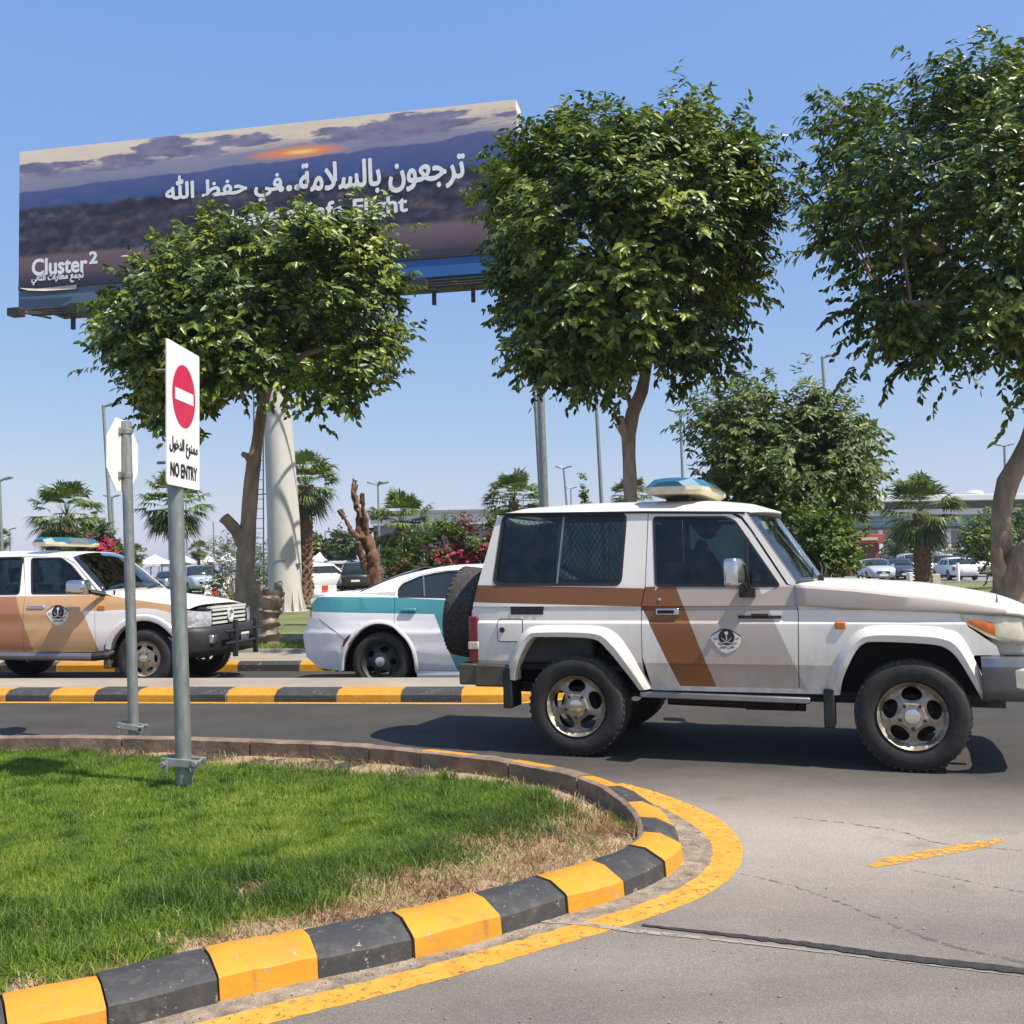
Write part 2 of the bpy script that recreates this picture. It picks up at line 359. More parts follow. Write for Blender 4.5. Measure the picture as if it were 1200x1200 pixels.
M['kerb_black'] = kerb_paint('black_kerb_paint', (0.042, 0.041, 0.041), (0.13, 0.12, 0.105), 0.62)
M['kerb_raw'] = pm('bare_kerb', (0.22, 0.155, 0.105), 0.9, var=0.35, scale=6, bump=0.5, bscale=30, dirt=(0.10, 0.07, 0.05), dirt_amt=0.6)
def worn_yellow(name, lo):
    m, t, b = new_mat(name); v = coords(t); out = t.nodes['Material Output']
    c = ramp(t, tnoise(t, v, 8), [(0.3, (0.52, 0.24, 0.02)), (0.7, (0.66, 0.335, 0.045))])
    t.links.new(c, b.inputs['Base Color']); b.inputs['Roughness'].default_value = 0.75
    tr = nd(t, 'ShaderNodeBsdfTransparent'); mx = nd(t, 'ShaderNodeMixShader')
    a = math_(t, 'MULTIPLY', ramp(t, tnoise(t, v, 28, 6, 0.7), [(lo, 0.0), (lo + 0.10, 1.0)]), 1.0)
    t.links.new(a, mx.inputs[0]); t.links.new(tr.outputs[0], mx.inputs[1]); t.links.new(b.outputs[0], mx.inputs[2]); t.links.new(mx.outputs[0], out.inputs[0])
    return m
M['line'] = worn_yellow('worn_yellow_line', 0.355)
M['line_faded'] = worn_yellow('faded_yellow_line', 0.425)
def patchy(name, col, lo, sc):
    m = worn_yellow(name, lo); t = m.node_tree
    for n in t.nodes:
        if n.type == 'VALTORGB' and len(n.color_ramp.elements) == 2 and n.color_ramp.elements[0].color[0] > 0.3:
            n.color_ramp.elements[0].color = c4(tuple(c * 0.8 for c in col)); n.color_ramp.elements[1].color = c4(col)
    return m
M['gutter'] = pm('gritty_gutter', (0.27, 0.215, 0.155), 0.95, var=0.5, scale=11, bump=1.0, bscale=70, dirt=(0.13, 0.10, 0.075), dirt_amt=0.7)
M['joint'] = patchy('pale_concrete_joint', (0.34, 0.295, 0.24), 0.38, 14)
M['tar'] = pm('black_tar', (0.03, 0.028, 0.026), 0.7, var=0.4, scale=20, bump=0.6, bscale=60)

US = [-690, -90, 90, 690]
sheet('ground', US, [(-60, -0.06), (10.75, -0.06), (12.05, -0.20), (15.2, -0.20), (15.5, -0.06), (900, -0.06)], M['land'])
sheet('road', [-90, -40, -1.6, 40, 90], [(-50, 0), (10.7, 0), (12.0, -0.13), (15.12, -0.13)], M['asphalt'])
sheet('pavement', [-90, 90], [(15.25, 0.012), (16.75, 0.012)], M['pave'])
sheet('verge', [-90, 90], [(16.85, 0.035), (18.6, 0.05)], M['lawn'])
sheet('garden_path', [-90, 90], [(18.72, 0.03), (20.2, 0.03)], M['pave'])
sheet('lawn', [-90, 90], [(20.3, 0.02), (28, 0.05), (62, 0.02)], M['lawn'])
sheet('car_park', [-250, 250], [(62.3, 0.012), (140, 0.012)], M['carpark'])

def kerb(name, path, bounds, prof, cols, raw_from=None):
    """sweep a profile (n outwards, z) along a path cut in painted lengths; bounds = path indices where the paint changes"""
    b = MB(); n = len(path); rows = []
    for i, p in enumerate(path):
        d = (path[min(i + 1, n - 1)] - path[max(i - 1, 0)]); d.z = 0; d.normalize(); nn = Vector((d.y, -d.x, 0))
        rows.append([p + nn * a + Vector((0, 0, h)) for a, h in prof])
    k = len(prof); seg = 0; bset = set(bounds)
    for i in range(n - 1):
        while seg < len(bounds) and i >= bounds[seg]: seg += 1
        for j in range(k - 1):
            mi = cols(seg, j); rs_ = random.Random(seg * 7 + 1); o_ = Vector((rs_.uniform(-1, 1) * 0.006, rs_.uniform(-1, 1) * 0.006, rs_.uniform(-1, 1) * 0.004))
            p, q = rows[i], rows[i + 1]; gg = 0.004 / max((path[i + 1] - path[i]).length, 0.01); g0 = gg if i in bset else 0.0; g1 = gg if i + 1 in bset else 0.0          # mortar gap at every block end
            A = [p[jj].lerp(q[jj], g0) + o_ for jj in (j, j + 1)]; B = [q[jj].lerp(p[jj], g1) + o_ for jj in (j, j + 1)]
            b.add([A[0], B[0], B[1], A[1]], [(0, 1, 2, 3)], mi)
        for ii, sgn in ((i, 1), (i + 1, -1)):
            if ii in bset:
                p, q = (rows[i], rows[i + 1]) if sgn > 0 else (rows[i + 1], rows[i]); b.add([p[jj].lerp(q[jj], gg) + o_ for jj in range(k)], [tuple(range(k))], 2)
    return b
# --- near island kerb: crest line read from the photograph's kerb, as real block lengths
CZ = 0.115
crest_px = [(-420, 1330), (-230, 1242), (-100, 1199), (0, 1170), (117, 1148), (243, 1118), (362, 1095), (467, 1074), (566, 1050), (640, 1029), (706, 1011), (750, 993), (768, 976), (764, 957), (748, 938), (722, 921),
            (690, 908), (650, 898), (605, 890.5), (560, 884.5), (500, 878.5), (440, 873), (370, 869), (300, 866), (225, 863.5), (150, 862), (75, 861), (0, 861), (-100, 861), (-220, 862), (-400, 866)]
crest_pts = []
for x, y in crest_px:
    p = gp(x, y, CZ); p.z = 0; crest_pts.append(p)
NS = 8
path = []
for i in range(len(crest_pts) - 1):
    a, b_, c, d = crest_pts[max(i - 1, 0)], crest_pts[i], crest_pts[i + 1], crest_pts[min(i + 2, len(crest_pts) - 1)]
    for k in range(NS):
        t = k / NS; path.append(0.5 * (2 * b_ + (c - a) * t + (2 * a - 5 * b_ + 4 * c - d) * t * t + (3 * b_ - a - 3 * c + d) * t ** 3))
path.append(crest_pts[-1])
bounds = [NS * i for i in range(1, len(crest_pts) - 1)]
TIP = 15
def near_cols(seg, j):
    if j <= 1: return 2                      # earth side of the kerb stays bare
    if seg >= 16 and j <= 3: return 0 if seg in (17, 19) else 2   # the far side has lost most of its paint
    return 1 if seg % 2 == 0 else 0
# segment at index 4->5 (117..243) is black: seg count there = 4 -> even = black
prof = [(-0.085, -0.05), (-0.085, CZ - 0.012), (-0.06, CZ), (0.02, CZ - 0.003), (0.105, 0.075), (0.118, 0.066), (0.128, -0.02)]
kb = kerb('kerb', path, bounds, prof, near_cols)
def rough_obj(b, name, mats, amp, joints=None):
    o = b.obj(name, mats, smooth=28, weld=0.0005)
    return o
ko = kb.obj('kerb', [M['kerb_yellow'], M['kerb_black'], M['kerb_raw']], smooth=28, weld=0.0004); tag(ko, kind='structure')
from mathutils import noise as mnoise
for v in ko.data.vertices:
    q = mnoise.noise_vector(v.co * 3.1) * 0.008 + mnoise.noise_vector(v.co * 17) * 0.004; v.co += Vector((q.x, q.y, q.z if v.co.z > 0.03 else 0))
# --- median strip between the two carriageways: painted kerb on all sides, paved top
ME = -1.72
mpath = [rw(u, 10.74) for u in np.linspace(-40, ME - 0.15, 78)]
for k in range(1, 15):
    a = math.pi * k / 14; mpath.append(rw(ME - 0.15 + 0.62 * math.sin(a), 11.36 - 0.62 * math.cos(a)))
mpath += [rw(u, 11.98, -0.09) for u in np.linspace(ME - 0.6, -40, 60)]
mbounds = []
L = 0; tgt = [0]
cut = [gp(x, 805, 0.13).dot(UA) for x in (23, 74, 124, 173, 222, 276, 331, 402, 476, 545)]
cut = sorted([cut[0] - 0.75 * k for k in range(1, 45)] + cut)
for c in cut:
    mbounds.append(min(range(78), key=lambda i: abs(mpath[i].dot(UA) - c)))
mpath2 = mpath
for c in cut:                                  # put a path point exactly on every paint change
    i = min(range(78), key=lambda i: abs(mpath[i].dot(UA) - c)); mpath[i] = rw(c, 10.74)
mbounds += [78 + 10, 78 + 18] + list(range(78 + 24, len(mpath), 2))
n_before = len(cut)
mprof = [(-0.22, 0.128), (-0.10, 0.130), (0.08, 0.118), (0.155, 0.07), (0.165, -0.16)]
# the stretch right of x=545 is yellow (last cut); count parity from there
def med_cols(seg, j):
    if j == 0: return 2
    return 0 if (seg - n_before) % 2 == 0 else 1
mk = kerb('median', mpath, mbounds, mprof, med_cols)
mo = mk.obj('median_kerb', [M['kerb_yellow'], M['kerb_black'], M['pave']], smooth=28, weld=0.0004); tag(mo, kind='structure')
b = MB(); b.grid([[rw(-40, 10.92, 0.124), rw(ME - 0.1, 10.92, 0.124)], [rw(-40, 11.80, 0.124), rw(ME - 0.1, 11.80, 0.124)]])
tag(b.obj('median_paving', M['pave'], smooth=0, recalc=False), kind='structure')
# --- kerb along the far pavement
fp = [rw(u, 15.18, -0.13) for u in np.linspace(-40, 40, 161)]
fb = list(range(3, 161, 2))
def far_cols(seg, j): return 2 if j == 0 else (0 if seg % 2 == 0 else 1)
fo = kerb('k', fp, fb, [(-0.14, 0.145), (-0.03, 0.15), (0.06, 0.135), (0.1, 0.10), (0.105, -0.02)], far_cols).obj('far_kerb', [M['kerb_yellow'], M['kerb_black'], M['pave']], smooth=28, weld=0.0004)
tag(fo, kind='structure')
b = MB(); b.box(-90, 90, 16.75, 16.86, -0.05, 0.07, M=Matrix.Rotation(TH, 4, 'Z')); b.box(-90, 90, 18.6, 18.73, -0.05, 0.15, M=Matrix.Rotation(TH, 4, 'Z'))
b.box(-90, 90, 62, 62.3, -0.05, 0.13, M=Matrix.Rotation(TH, 4, 'Z'))
tag(b.obj('garden_edging', M['conc'], smooth=0), kind='structure')
# --- painted lines and the joint across the mouth of the road
def strip(name, pts, ws, z, mat, wob=0.0, n=120, kind='structure'):
    P = resample(pts, n); b = MB(); rows = []
    for i, p in enumerate(P):
        d = P[min(i + 1, n - 1)] - P[max(i - 1, 0)]; d.z = 0; d.normalize(); nn = Vector((d.y, -d.x, 0))
        w = interp(i / (n - 1), ws); a = [mnoise.noise(Vector((i * 0.35, k * 9.1, len(name)))) * wob for k in (0, 1)]
        rows.append([Vector((p.x, p.y, z)) + nn * (w / 2 + a[0]), Vector((p.x, p.y, z)) - nn * (w / 2 + a[1])])
    b.grid(rows); return tag(b.obj(name, mat, smooth=0, recalc=False), kind=kind)
yl = [gp(x, y) for x, y in [(-250, 1345), (60, 1262), (170, 1228), (290, 1195), (400, 1168), (520, 1137), (620, 1108), (700, 1085), (760, 1066), (815, 1043), (846, 1018), (852, 992), (832, 967), (795, 946), (752, 929), (722, 919)]]
strip('yellow_line', yl, [(0, 0.13), (0.7, 0.14), (0.82, 0.19), (0.95, 0.17), (1, 0.10)], 0.0013, M['line'], 0.010, 240)
gl_ = [gp(x, y) for x, y in [(-250, 1325), (60, 1240), (170, 1205), (290, 1176), (400, 1150), (520, 1120), (620, 1090), (700, 1068), (755, 1045), (800, 1020), (815, 1000), (808, 978), (790, 958), (760, 940), (735, 927)]]
strip('gritty_gutter', gl_, [(0, 0.20), (0.8, 0.22), (0.9, 0.30), (1, 0.15)], 0.0007, M['gutter'], 0.012, 160)
strip('median_line', [rw(u, 10.47) for u in np.linspace(-40, ME, 30)] + [rw(ME + 0.35, 10.60), rw(ME + 0.7, 10.9), rw(ME + 0.78, 11.3)], [(0, 0.11), (1, 0.11)], 0.004, M['line'], 0.004, 200)
strip('faded_dash', [gp(1019, 1016), gp(1060, 1006), gp(1120, 995), gp(1176, 984)], [(0, 0.03), (0.15, 0.10), (0.8, 0.10), (1, 0.03)], 0.002, M['line_faded'], 0.012, 60)
jl = [gp(x, y) for x, y in [(590, 1077), (680, 1083), (740, 1091), (850, 1103), (1000, 1121), (1200, 1145), (1500, 1182)]]
strip('concrete_joint', jl, [(0, 0.035), (0.22, 0.036), (0.36, 0.018), (0.5, 0.008), (0.75, 0.006), (1, 0.005)], 0.003, M['joint'], 0.006, 160)
jt = [gp(x, y) for x, y in [(752, 1085), (850, 1096), (950, 1108), (1050, 1122), (1200, 1139), (1500, 1175)]]
strip('tar_seam', jt, [(0, 0.018), (0.3, 0.044), (0.5, 0.060), (1, 0.042)], 0.0042, M['tar'], 0.012, 160)
M['crack'] = patchy('faint_tyre_scuff', (0.140, 0.126, 0.110), 0.47, 10)
strip('tyre_scuff', [gp(x, y) for x, y in [(868, 1024), (920, 1036), (960, 1049), (1010, 1068), (1060, 1090), (1120, 1110), (1210, 1130)]], [(0, 0.008), (0.5, 0.018), (1, 0.03)], 0.0014, M['crack'], 0.012, 120)
strip('tyre_scuff', [gp(x, y) for x, y in [(930, 958), (1000, 966), (1060, 976), (1100, 988), (1210, 998)]], [(0, 0.008), (0.5, 0.022), (1, 0.012)], 0.0014, M['crack'], 0.02, 120)
strip('tyre_scuff', [gp(x, y) for x, y in [(1070, 1020), (1120, 1030), (1210, 1048)]], [(0, 0.006), (1, 0.018)], 0.0014, M['crack'], 0.012, 80)
# small stones and flakes of paint scattered over the asphalt
b = MB(); rs = random.Random(3)
for _ in range(170):
    p = gp(rs.uniform(200, 1300), 930 + 300 * rs.random() ** 0.8)
    s = rs.uniform(0.0012, 0.004); b.add([p + Vector((rs.uniform(-s, s) + s * cx, s * cy + rs.uniform(-s, s) * 0.5, 0.004 + cz)) for cx, cy, cz in ((-1, -1, 0), (1, -1, 0), (1, 1, 0), (-1, 1, 0), (0, 0, s * 1.2))], [(0, 1, 4), (1, 2, 4), (2, 3, 4), (3, 0, 4)])
GL = resample(gl_, 400)
for _ in range(900):
    p = rs.choice(GL) + Vector((rs.gauss(0, 0.05), rs.gauss(0, 0.05), 0)); s = rs.uniform(0.001, 0.0035); cz_ = s * rs.uniform(0.6, 1.4)
    b.add([Vector((p.x + cx * s + rs.uniform(-s, s) * 0.4, p.y + cy * s, 0.001 + cz)) for cx, cy, cz in ((-1, -1, 0), (1, -1, 0), (1, 1, 0), (-1, 1, 0), (0, 0, cz_))], [(0, 1, 4), (1, 2, 4), (2, 3, 4), (3, 0, 4)], rs.choice((0, 0, 1, 2)))
tag(b.obj('grit', [M['gutter'], M['conc'], M['tar']], smooth=0), 'loose grit and small stones lying on the pale asphalt of the junction', 'grit', kind='stuff')

# --- island soil and grass
inner = [p + Vector((0, 0, 0)) for p in path]
nn_ = []
for i, p in enumerate(path):
    d = (path[min(i + 1, len(path) - 1)] - path[max(i - 1, 0)]); d.normalize(); nn_.append(Vector((d.y, -d.x, 0)))
INN = np.array([(p - n * 0.09)[:2] for p, n in zip(path, nn_)])
poly = INN
tipi = NS * 13
NEARP = INN[:tipi]; BACKP = INN[tipi:]
def seg_dist(P, Q):
    out = np.full(len(P), 1e9)
    for a, b_ in zip(Q[:-1], Q[1:]):
        d = b_ - a; L2 = max((d ** 2).sum(), 1e-9); t = np.clip(((P - a) @ d) / L2, 0, 1)
        out = np.minimum(out, np.linalg.norm(P - (a + t[:, None] * d), axis=1))
    return out
def inside(P, Q):
    r = np.zeros(len(P), bool); x, y = P[:, 0], P[:, 1]
    for (x0, y0), (x1, y1) in zip(Q, np.roll(Q, -1, axis=0)):
        c = ((y0 > y) != (y1 > y)); xx = x0 + (y - y0) * (x1 - x0) / (y1 - y0 + 1e-12); r ^= c & (x < xx)
    return r
def vnoise(P, s, seed=0.0):
    return np.array([mnoise.noise(Vector((x * s + seed, y * s - seed, seed))) for x, y in P])
def soil_z(dn, db):
    f = dn / (dn + db + 1e-6); f = f * f * (3 - 2 * f)
    return 0.085 - 0.085 * f
# soil mesh: grid clipped to the island
g = []; st = 0.09
xs = np.arange(-7.5, 1.2, st); ys = np.arange(0.6, 9.2, st)
GX, GY = np.meshgrid(xs, ys); GP = np.stack([GX.ravel(), GY.ravel()], 1)
dnG, dbG = seg_dist(GP, NEARP), seg_dist(GP, BACKP); insG = inside(GP, poly) | (np.minimum(dnG, dbG) < 0.09)
GZ = soil_z(dnG, dbG) + 0.012 * vnoise(GP, 2.5) + 0.006 * vnoise(GP, 9)
GZ = np.where(inside(GP, poly), GZ, np.minimum(GZ, 0.04))
idx = np.arange(len(GP)).reshape(GX.shape); T = []
for i in range(len(ys) - 1):
    for j in range(len(xs) - 1):
        q = (idx[i, j], idx[i, j + 1], idx[i + 1, j + 1], idx[i + 1, j])
        if all(insG[k] for k in q): T += [(q[0], q[1], q[2]), (q[0], q[2], q[3])]


def sm(x, a, b): t = np.clip((x - a) / (b - a), 0, 1); return t * t * (3 - 2 * t)
def scatter(n, x0, x1, y0, y1):
    P = np.column_stack([RNG.uniform(x0, x1, n), RNG.uniform(y0, y1, n)]); return P[inside(P, poly)]
def blades(name, P, h, w, lean, tone, mat, zz, droop=0.5):
    n = len(P); ang = RNG.uniform(0, 2 * np.pi, n); la = RNG.uniform(0, 2 * np.pi, n)
    side = np.column_stack([np.cos(ang), np.sin(ang), np.zeros(n)]); ld = np.column_stack([np.cos(la), np.sin(la), np.zeros(n)])
    B = np.column_stack([P, zz]); up = np.array([0, 0, 1.0])
    Mi = B + up * (h * 0.6)[:, None] + ld * (lean * h * 0.35)[:, None]
    Tp = B + up * (h * (1 - droop * lean * 0.5))[:, None] + ld * (lean * h)[:, None]
    V = np.stack([B - side * w[:, None], B + side * w[:, None], Mi - side * (w * 0.7)[:, None], Mi + side * (w * 0.7)[:, None], Tp], 1).reshape(-1, 3)
    k = np.arange(n)[:, None] * 5
    T = np.concatenate([k + np.array([[0, 1, 3]]), k + np.array([[0, 3, 2]]), k + np.array([[2, 3, 4]])], 1).reshape(-1, 3)
    return np_mesh(name, V, T, mat, np.repeat(tone, 5))
def dryness(P, dn, db):
    x = P[:, 0]
    wn = 0.07 + 0.46 * sm(x, -1.1, -0.3) - 0.34 * sm(x, 0.32, 0.6)
    q1 = np.array(gp(575, 1000)[:2]); q2 = np.array(gp(420, 1050)[:2])
    wn = wn + 0.62 * np.exp(-(((P - q1) / np.array([0.42, 0.30])) ** 2).sum(1)) + 0.25 * np.exp(-(((P - q2) / np.array([0.35, 0.22])) ** 2).sum(1))
    wn = wn + (0.34 * vnoise(P, 2.0, 3.0) + 0.20 * vnoise(P, 6.0, 5.0)) * (0.3 + 0.7 * sm(-dn, -1.3, -0.6))
    wb = 0.26 + 0.20 * sm(x, -3.0, -2.2) + 0.16 * vnoise(P, 1.7, 9.0) + 0.08 * vnoise(P, 6, 2.0) - 0.20 * sm(x, -0.9, -0.2) - 0.16 * sm(-x, 2.6, 3.6)
    return np.maximum(1 - sm(dn, wn * 0.35, wn * 1.45 + 0.08), 1 - sm(db, np.maximum(wb, 0.05) * 0.6, np.maximum(wb, 0.05) * 1.3 + 0.04))
def soil_mat():
    m, t, b = new_mat('island_soil'); v = coords(t); a = nd(t, 'ShaderNodeAttribute', attribute_name='tone')
    dry = ramp(t, tnoise(t, v, 6, 6, 0.65), [(0.3, (0.30, 0.20, 0.12)), (0.5, (0.38, 0.27, 0.175)), (0.75, (0.20, 0.125, 0.075))])
    th = ramp(t, tnoise(t, v, 14, 4), [(0.3, (0.035, 0.050, 0.015)), (0.7, (0.085, 0.115, 0.03))])
    t.links.new(mixc(t, ramp(t, a.outputs['Fac'], [(0.2, 0.0), (0.7, 1.0)]), th, dry), b.inputs['Base Color']); b.inputs['Roughness'].default_value = 0.95
    bumpn(t, b, tnoise(t, v, 45, 5), 0.8, 0.012); return m
M['soil'] = soil_mat()
so_ = np_mesh('island_soil', np.column_stack([GP, GZ]), T, M['soil'], dryness(GP, dnG, dbG), smooth=True); tag(so_, kind='structure')
M['grass'] = leaf_mat('lawn_grass', [(0.0, (0.060, 0.115, 0.030)), (0.4, (0.155, 0.250, 0.034)), (0.75, (0.250, 0.365, 0.046)), (1.0, (0.38, 0.42, 0.09))], 0.5, 0.55)
M['straw'] = leaf_mat('dry_grass', [(0.0, (0.15, 0.075, 0.035)), (0.3, (0.28, 0.16, 0.075)), (0.55, (0.40, 0.29, 0.15)), (0.85, (0.55, 0.45, 0.26)), (1.0, (0.22, 0.25, 0.08))], 0.25, 0.7)
P = np.concatenate([scatter(150000, -3.4, 1.0, 2.6, 5.6), scatter(270000, -5.6, 1.0, 4.6, 8.4)])
dn, db = seg_dist(P, NEARP), seg_dist(P, BACKP); dr = dryness(P, dn, db)
keep = RNG.random(len(P)) > dr * (0.93 + 0.1 * (vnoise(P, 8.0, 2.0) > -0.2)); P, dn, db, dr = P[keep], dn[keep], db[keep], dr[keep]
clump = vnoise(P, 3.0, 1.0) * 0.5 + vnoise(P, 11, 4.0) * 0.5
h = 0.040 + 0.018 * RNG.random(len(P)) + 0.030 * np.clip(clump, 0, 1) + 0.055 * np.exp(-((dn - 0.65) / 0.35) ** 2) * RNG.random(len(P)) * sm(-P[:, 0], -1, 1.5) \
    + 0.05 * RNG.random(len(P)) * (1 - sm(db, 0.3, 0.9)) * sm(P[:, 0], -0.8, 0.2)
long_shade = np.exp(-((dn - 0.55) / 0.40) ** 2)
tuft = sm(vnoise(P, 5.5, 12.0), 0.28, 0.42) * RNG.random(len(P)); h = h + 0.055 * tuft
tone = np.clip(0.62 - 0.25 * tuft + 0.34 * vnoise(P, 1.1, 8.0) + 0.34 * vnoise(P, 4.5, 6.0) + RNG.normal(0, 0.15, len(P)) - 0.40 * long_shade - 0.20 * (1 - sm(db, 0.2, 1.2)), 0, 1)  # long-grass band toned down: its shade is painted into the blades
blades_o = blades('grass', P, h, (0.0016 + 0.0014 * RNG.random(len(P))) * (1 + 0.35 * sm(P[:, 1], 4.5, 7.5)), RNG.uniform(0.15, 1.0, len(P)), tone, M['grass'], soil_z(dn, db) - 0.005)
tag(blades_o, 'bright green lawn grass growing on the kerbed island', 'grass', kind='stuff')
P = np.concatenate([scatter(130000, -3.4, 1.0, 2.4, 5.8), scatter(60000, -5.6, 1.0, 5.0, 8.5)])
dn, db = seg_dist(P, NEARP), seg_dist(P, BACKP); dr = dryness(P, dn, db)
bare = sm(vnoise(P, 3.5, 7.0) + 0.5 * vnoise(P, 10, 1.0), 0.15, 0.5)
keep = RNG.random(len(P)) < (dr * 0.75 * (1 - 0.75 * bare) + 0.03); P, dn, db, dr = P[keep], dn[keep], db[keep], dr[keep]
h = 0.018 + 0.05 * RNG.random(len(P)) ** 2
tone = np.clip(0.44 + 0.65 * vnoise(P, 3.2, 2.0) + RNG.normal(0, 0.2, len(P)), 0, 1)
o = blades('dry_grass', P, h, 0.0014 + 0.0014 * RNG.random(len(P)), RNG.uniform(0.6, 2.2, len(P)), tone, M['straw'], soil_z(dn, db) - 0.002, 0.3)
tag(o, 'straw coloured dry grass and stubble along the edge of the lawn', 'dry grass', kind='stuff')
# rougher weeds at the foot of the garden edging beyond the second carriageway
n = 26000
uu = RNG.uniform(-14, 10, n); vv_ = RNG.uniform(16.9, 18.55, n)
P = np.column_stack([uu * UA.x + vv_ * VA.x, uu * UA.y + vv_ * VA.y])
o = blades('verge_grass', P, 0.04 + 0.07 * RNG.random(n), 0.004 + 0.004 * RNG.random(n), RNG.uniform(0.2, 1.2, n), np.clip(0.6 + 0.3 * vnoise(P, 1.1, 3.0) + RNG.normal(0, 0.2, n), 0, 1), M['grass'], np.full(n, 0.035))
tag(o, 'rough grass on the verge behind the far pavement', 'grass', kind='stuff')
# ================================================================== vehicles
def panel(outline, wf, side, holes=(), th=0.018, livery=None, zc=(), xc=(), off=0.0):
    """one sheet-metal panel: a side-view outline (x,z) laid on the body's half-width wf(x,z), cut along paint edges"""
    bm = bmesh.new(); E = []
    for lp in [outline] + list(holes):
        vs = [bm.verts.new((x, 0, z)) for x, z in lp]
        E += [bm.edges.new((vs[i], vs[(i + 1) % len(vs)])) for i in range(len(vs))]
    bmesh.ops.triangle_fill(bm, use_beauty=True, use_dissolve=False, edges=E)
    def cut(co, no): bmesh.ops.bisect_plane(bm, geom=bm.verts[:] + bm.edges[:] + bm.faces[:], plane_co=co, plane_no=no, dist=1e-5)
    for z in zc: cut((0, 0, z), (0, 0, 1))
    for x in xc: cut((x, 0, 0), (1, 0, 0))
    if livery:
        for (a, b_) in livery[0]: cut((a[0], 0, a[1]), (b_[1] - a[1], 0, -(b_[0] - a[0])))
    for f in bm.faces:
        c = f.calc_center_median(); f.material_index = livery[1](c.x, c.z) if livery else 0
        f.normal_update()
        if f.normal.y * side < 0: f.normal_flip()
    for v in bm.verts: v.co.y = side * (wf(v.co.x, v.co.z) + off)
    if th:
        geom = bm.faces[:]; mi = {f: f.material_index for f in geom}
        ret = bmesh.ops.extrude_face_region(bm, geom=geom)
        for e in ret['geom']:
            if isinstance(e, bmesh.types.BMVert): e.co.y += side * th
        # the extruded copy is the outer skin: move the lot back so the skin lies on wf
        for v in bm.verts: v.co.y -= side * th
        bmesh.ops.recalc_face_normals(bm, faces=bm.faces)
    return bm
def bm_obj(bm, name, mats, parent, smooth=30):
    me = bpy.data.meshes.new(name); bm.to_mesh(me); bm.free()
    for m in (mats if isinstance(mats, (list, tuple)) else [mats]): me.materials.append(m)
    return finish(me, name, parent, 0, smooth)
def grow(poly, d):
    """offset a closed outline outwards by d"""
    n = len(poly); A = sum(poly[i][0] * poly[(i + 1) % n][1] - poly[(i + 1) % n][0] * poly[i][1] for i in range(n)); s = 1 if A > 0 else -1
    out = []
    for i in range(n):
        p0, p1, p2 = Vector(poly[i - 1]), Vector(poly[i]), Vector(poly[(i + 1) % n])
        a = (p1 - p0).normalized(); b_ = (p2 - p1).normalized()
        n1 = Vector((a.y, -a.x)) * s; n2 = Vector((b_.y, -b_.x)) * s; m = (n1 + n2)
        m = m / max(m.length_squared, 0.5) * 2 * d if m.length > 1e-6 else n1 * d
        out.append(tuple(p1 + m))
    return out
def round_poly(poly, r, k=4):
    out = []; n = len(poly)
    for i in range(n):
        p0, p1, p2 = Vector(poly[i - 1]), Vector(poly[i]), Vector(poly[(i + 1) % n])
        a = (p0 - p1); b_ = (p2 - p1); ra = min(r, a.length * 0.45, b_.length * 0.45)
        s = p1 + a.normalized() * ra; e = p1 + b_.normalized() * ra
        for j in range(k + 1):
            t = j / k; q = s.lerp(p1, t).lerp(p1.lerp(e, t), t); out.append((q.x, q.y))
    return out
def strip_faces(curves, name, mats, parent, smooth=30, mis=None):
    b = MB(); b.grid(curves)
    return b.obj(name, mats, parent, smooth=smooth)
class Side:
    """reads the near side of a vehicle: photograph pixel -> (x forward, z up) on its body side"""
    def __init__(s, org, yaw, wf, half):
        s.o = Vector(org); s.f = Vector((math.cos(yaw), math.sin(yaw), 0)); s.n = Vector((math.sin(yaw), -math.cos(yaw), 0)); s.wf = wf
        s.half = half; s.c = s.o - s.n * half          # s.c = centre line point below the rear axle
    def __call__(s, px, py, w=None, z0=1.0):
        d = ray(px, py); x, z = 0.5, z0
        for _ in range(6):
            off = s.wf(x, z) if w is None else w
            p0 = s.c + s.n * off; t = (p0 - EYE).dot(s.n) / d.dot(s.n); q = EYE + d * t - p0
            x, z = q.dot(s.f), q.z
        return (x, z)
    def L(s, pts, w=None): return [s(px, py, w) for px, py in pts]

def rim_face(rad, holes, depth):
    """dished pressed rim with rounded openings; disc in local XY, outside = +Z"""
    bm = bmesh.new(); E = []
    def loop(pts):
        vs = [bm.verts.new((x, y, 0)) for x, y in pts]
        for i in range(len(vs)): E.append(bm.edges.new((vs[i], vs[(i + 1) % len(vs)])))
    loop([(rad * math.cos(a), rad * math.sin(a)) for a in np.linspace(0, 2 * math.pi, 48, endpoint=False)])
    loop([(rad * 0.16 * math.cos(a), rad * 0.16 * math.sin(a)) for a in np.linspace(0, 2 * math.pi, 20, endpoint=False)])
    for h in holes: loop(h)
    bmesh.ops.triangle_fill(bm, use_beauty=True, edges=E)
    for k in range(1, 9): 
        pass
    bmesh.ops.subdivide_edges(bm, edges=[e for e in bm.edges if e.calc_length() > rad * 0.18], cuts=2, use_grid_fill=True)
    bmesh.ops.triangulate(bm, faces=bm.faces)
    for f in bm.faces:
        f.normal_update()
        if f.normal.z < 0: f.normal_flip()
    for v in bm.verts:
        r = math.hypot(v.co.x, v.co.y) / rad; v.co.z = depth(r, math.atan2(v.co.y, v.co.x))
    ret = bmesh.ops.extrude_face_region(bm, geom=bm.faces[:])
    for e in ret['geom']:
        if isinstance(e, bmesh.types.BMVert): e.co.z += 0.012
    bmesh.ops.recalc_face_normals(bm, faces=bm.faces)
    return bm
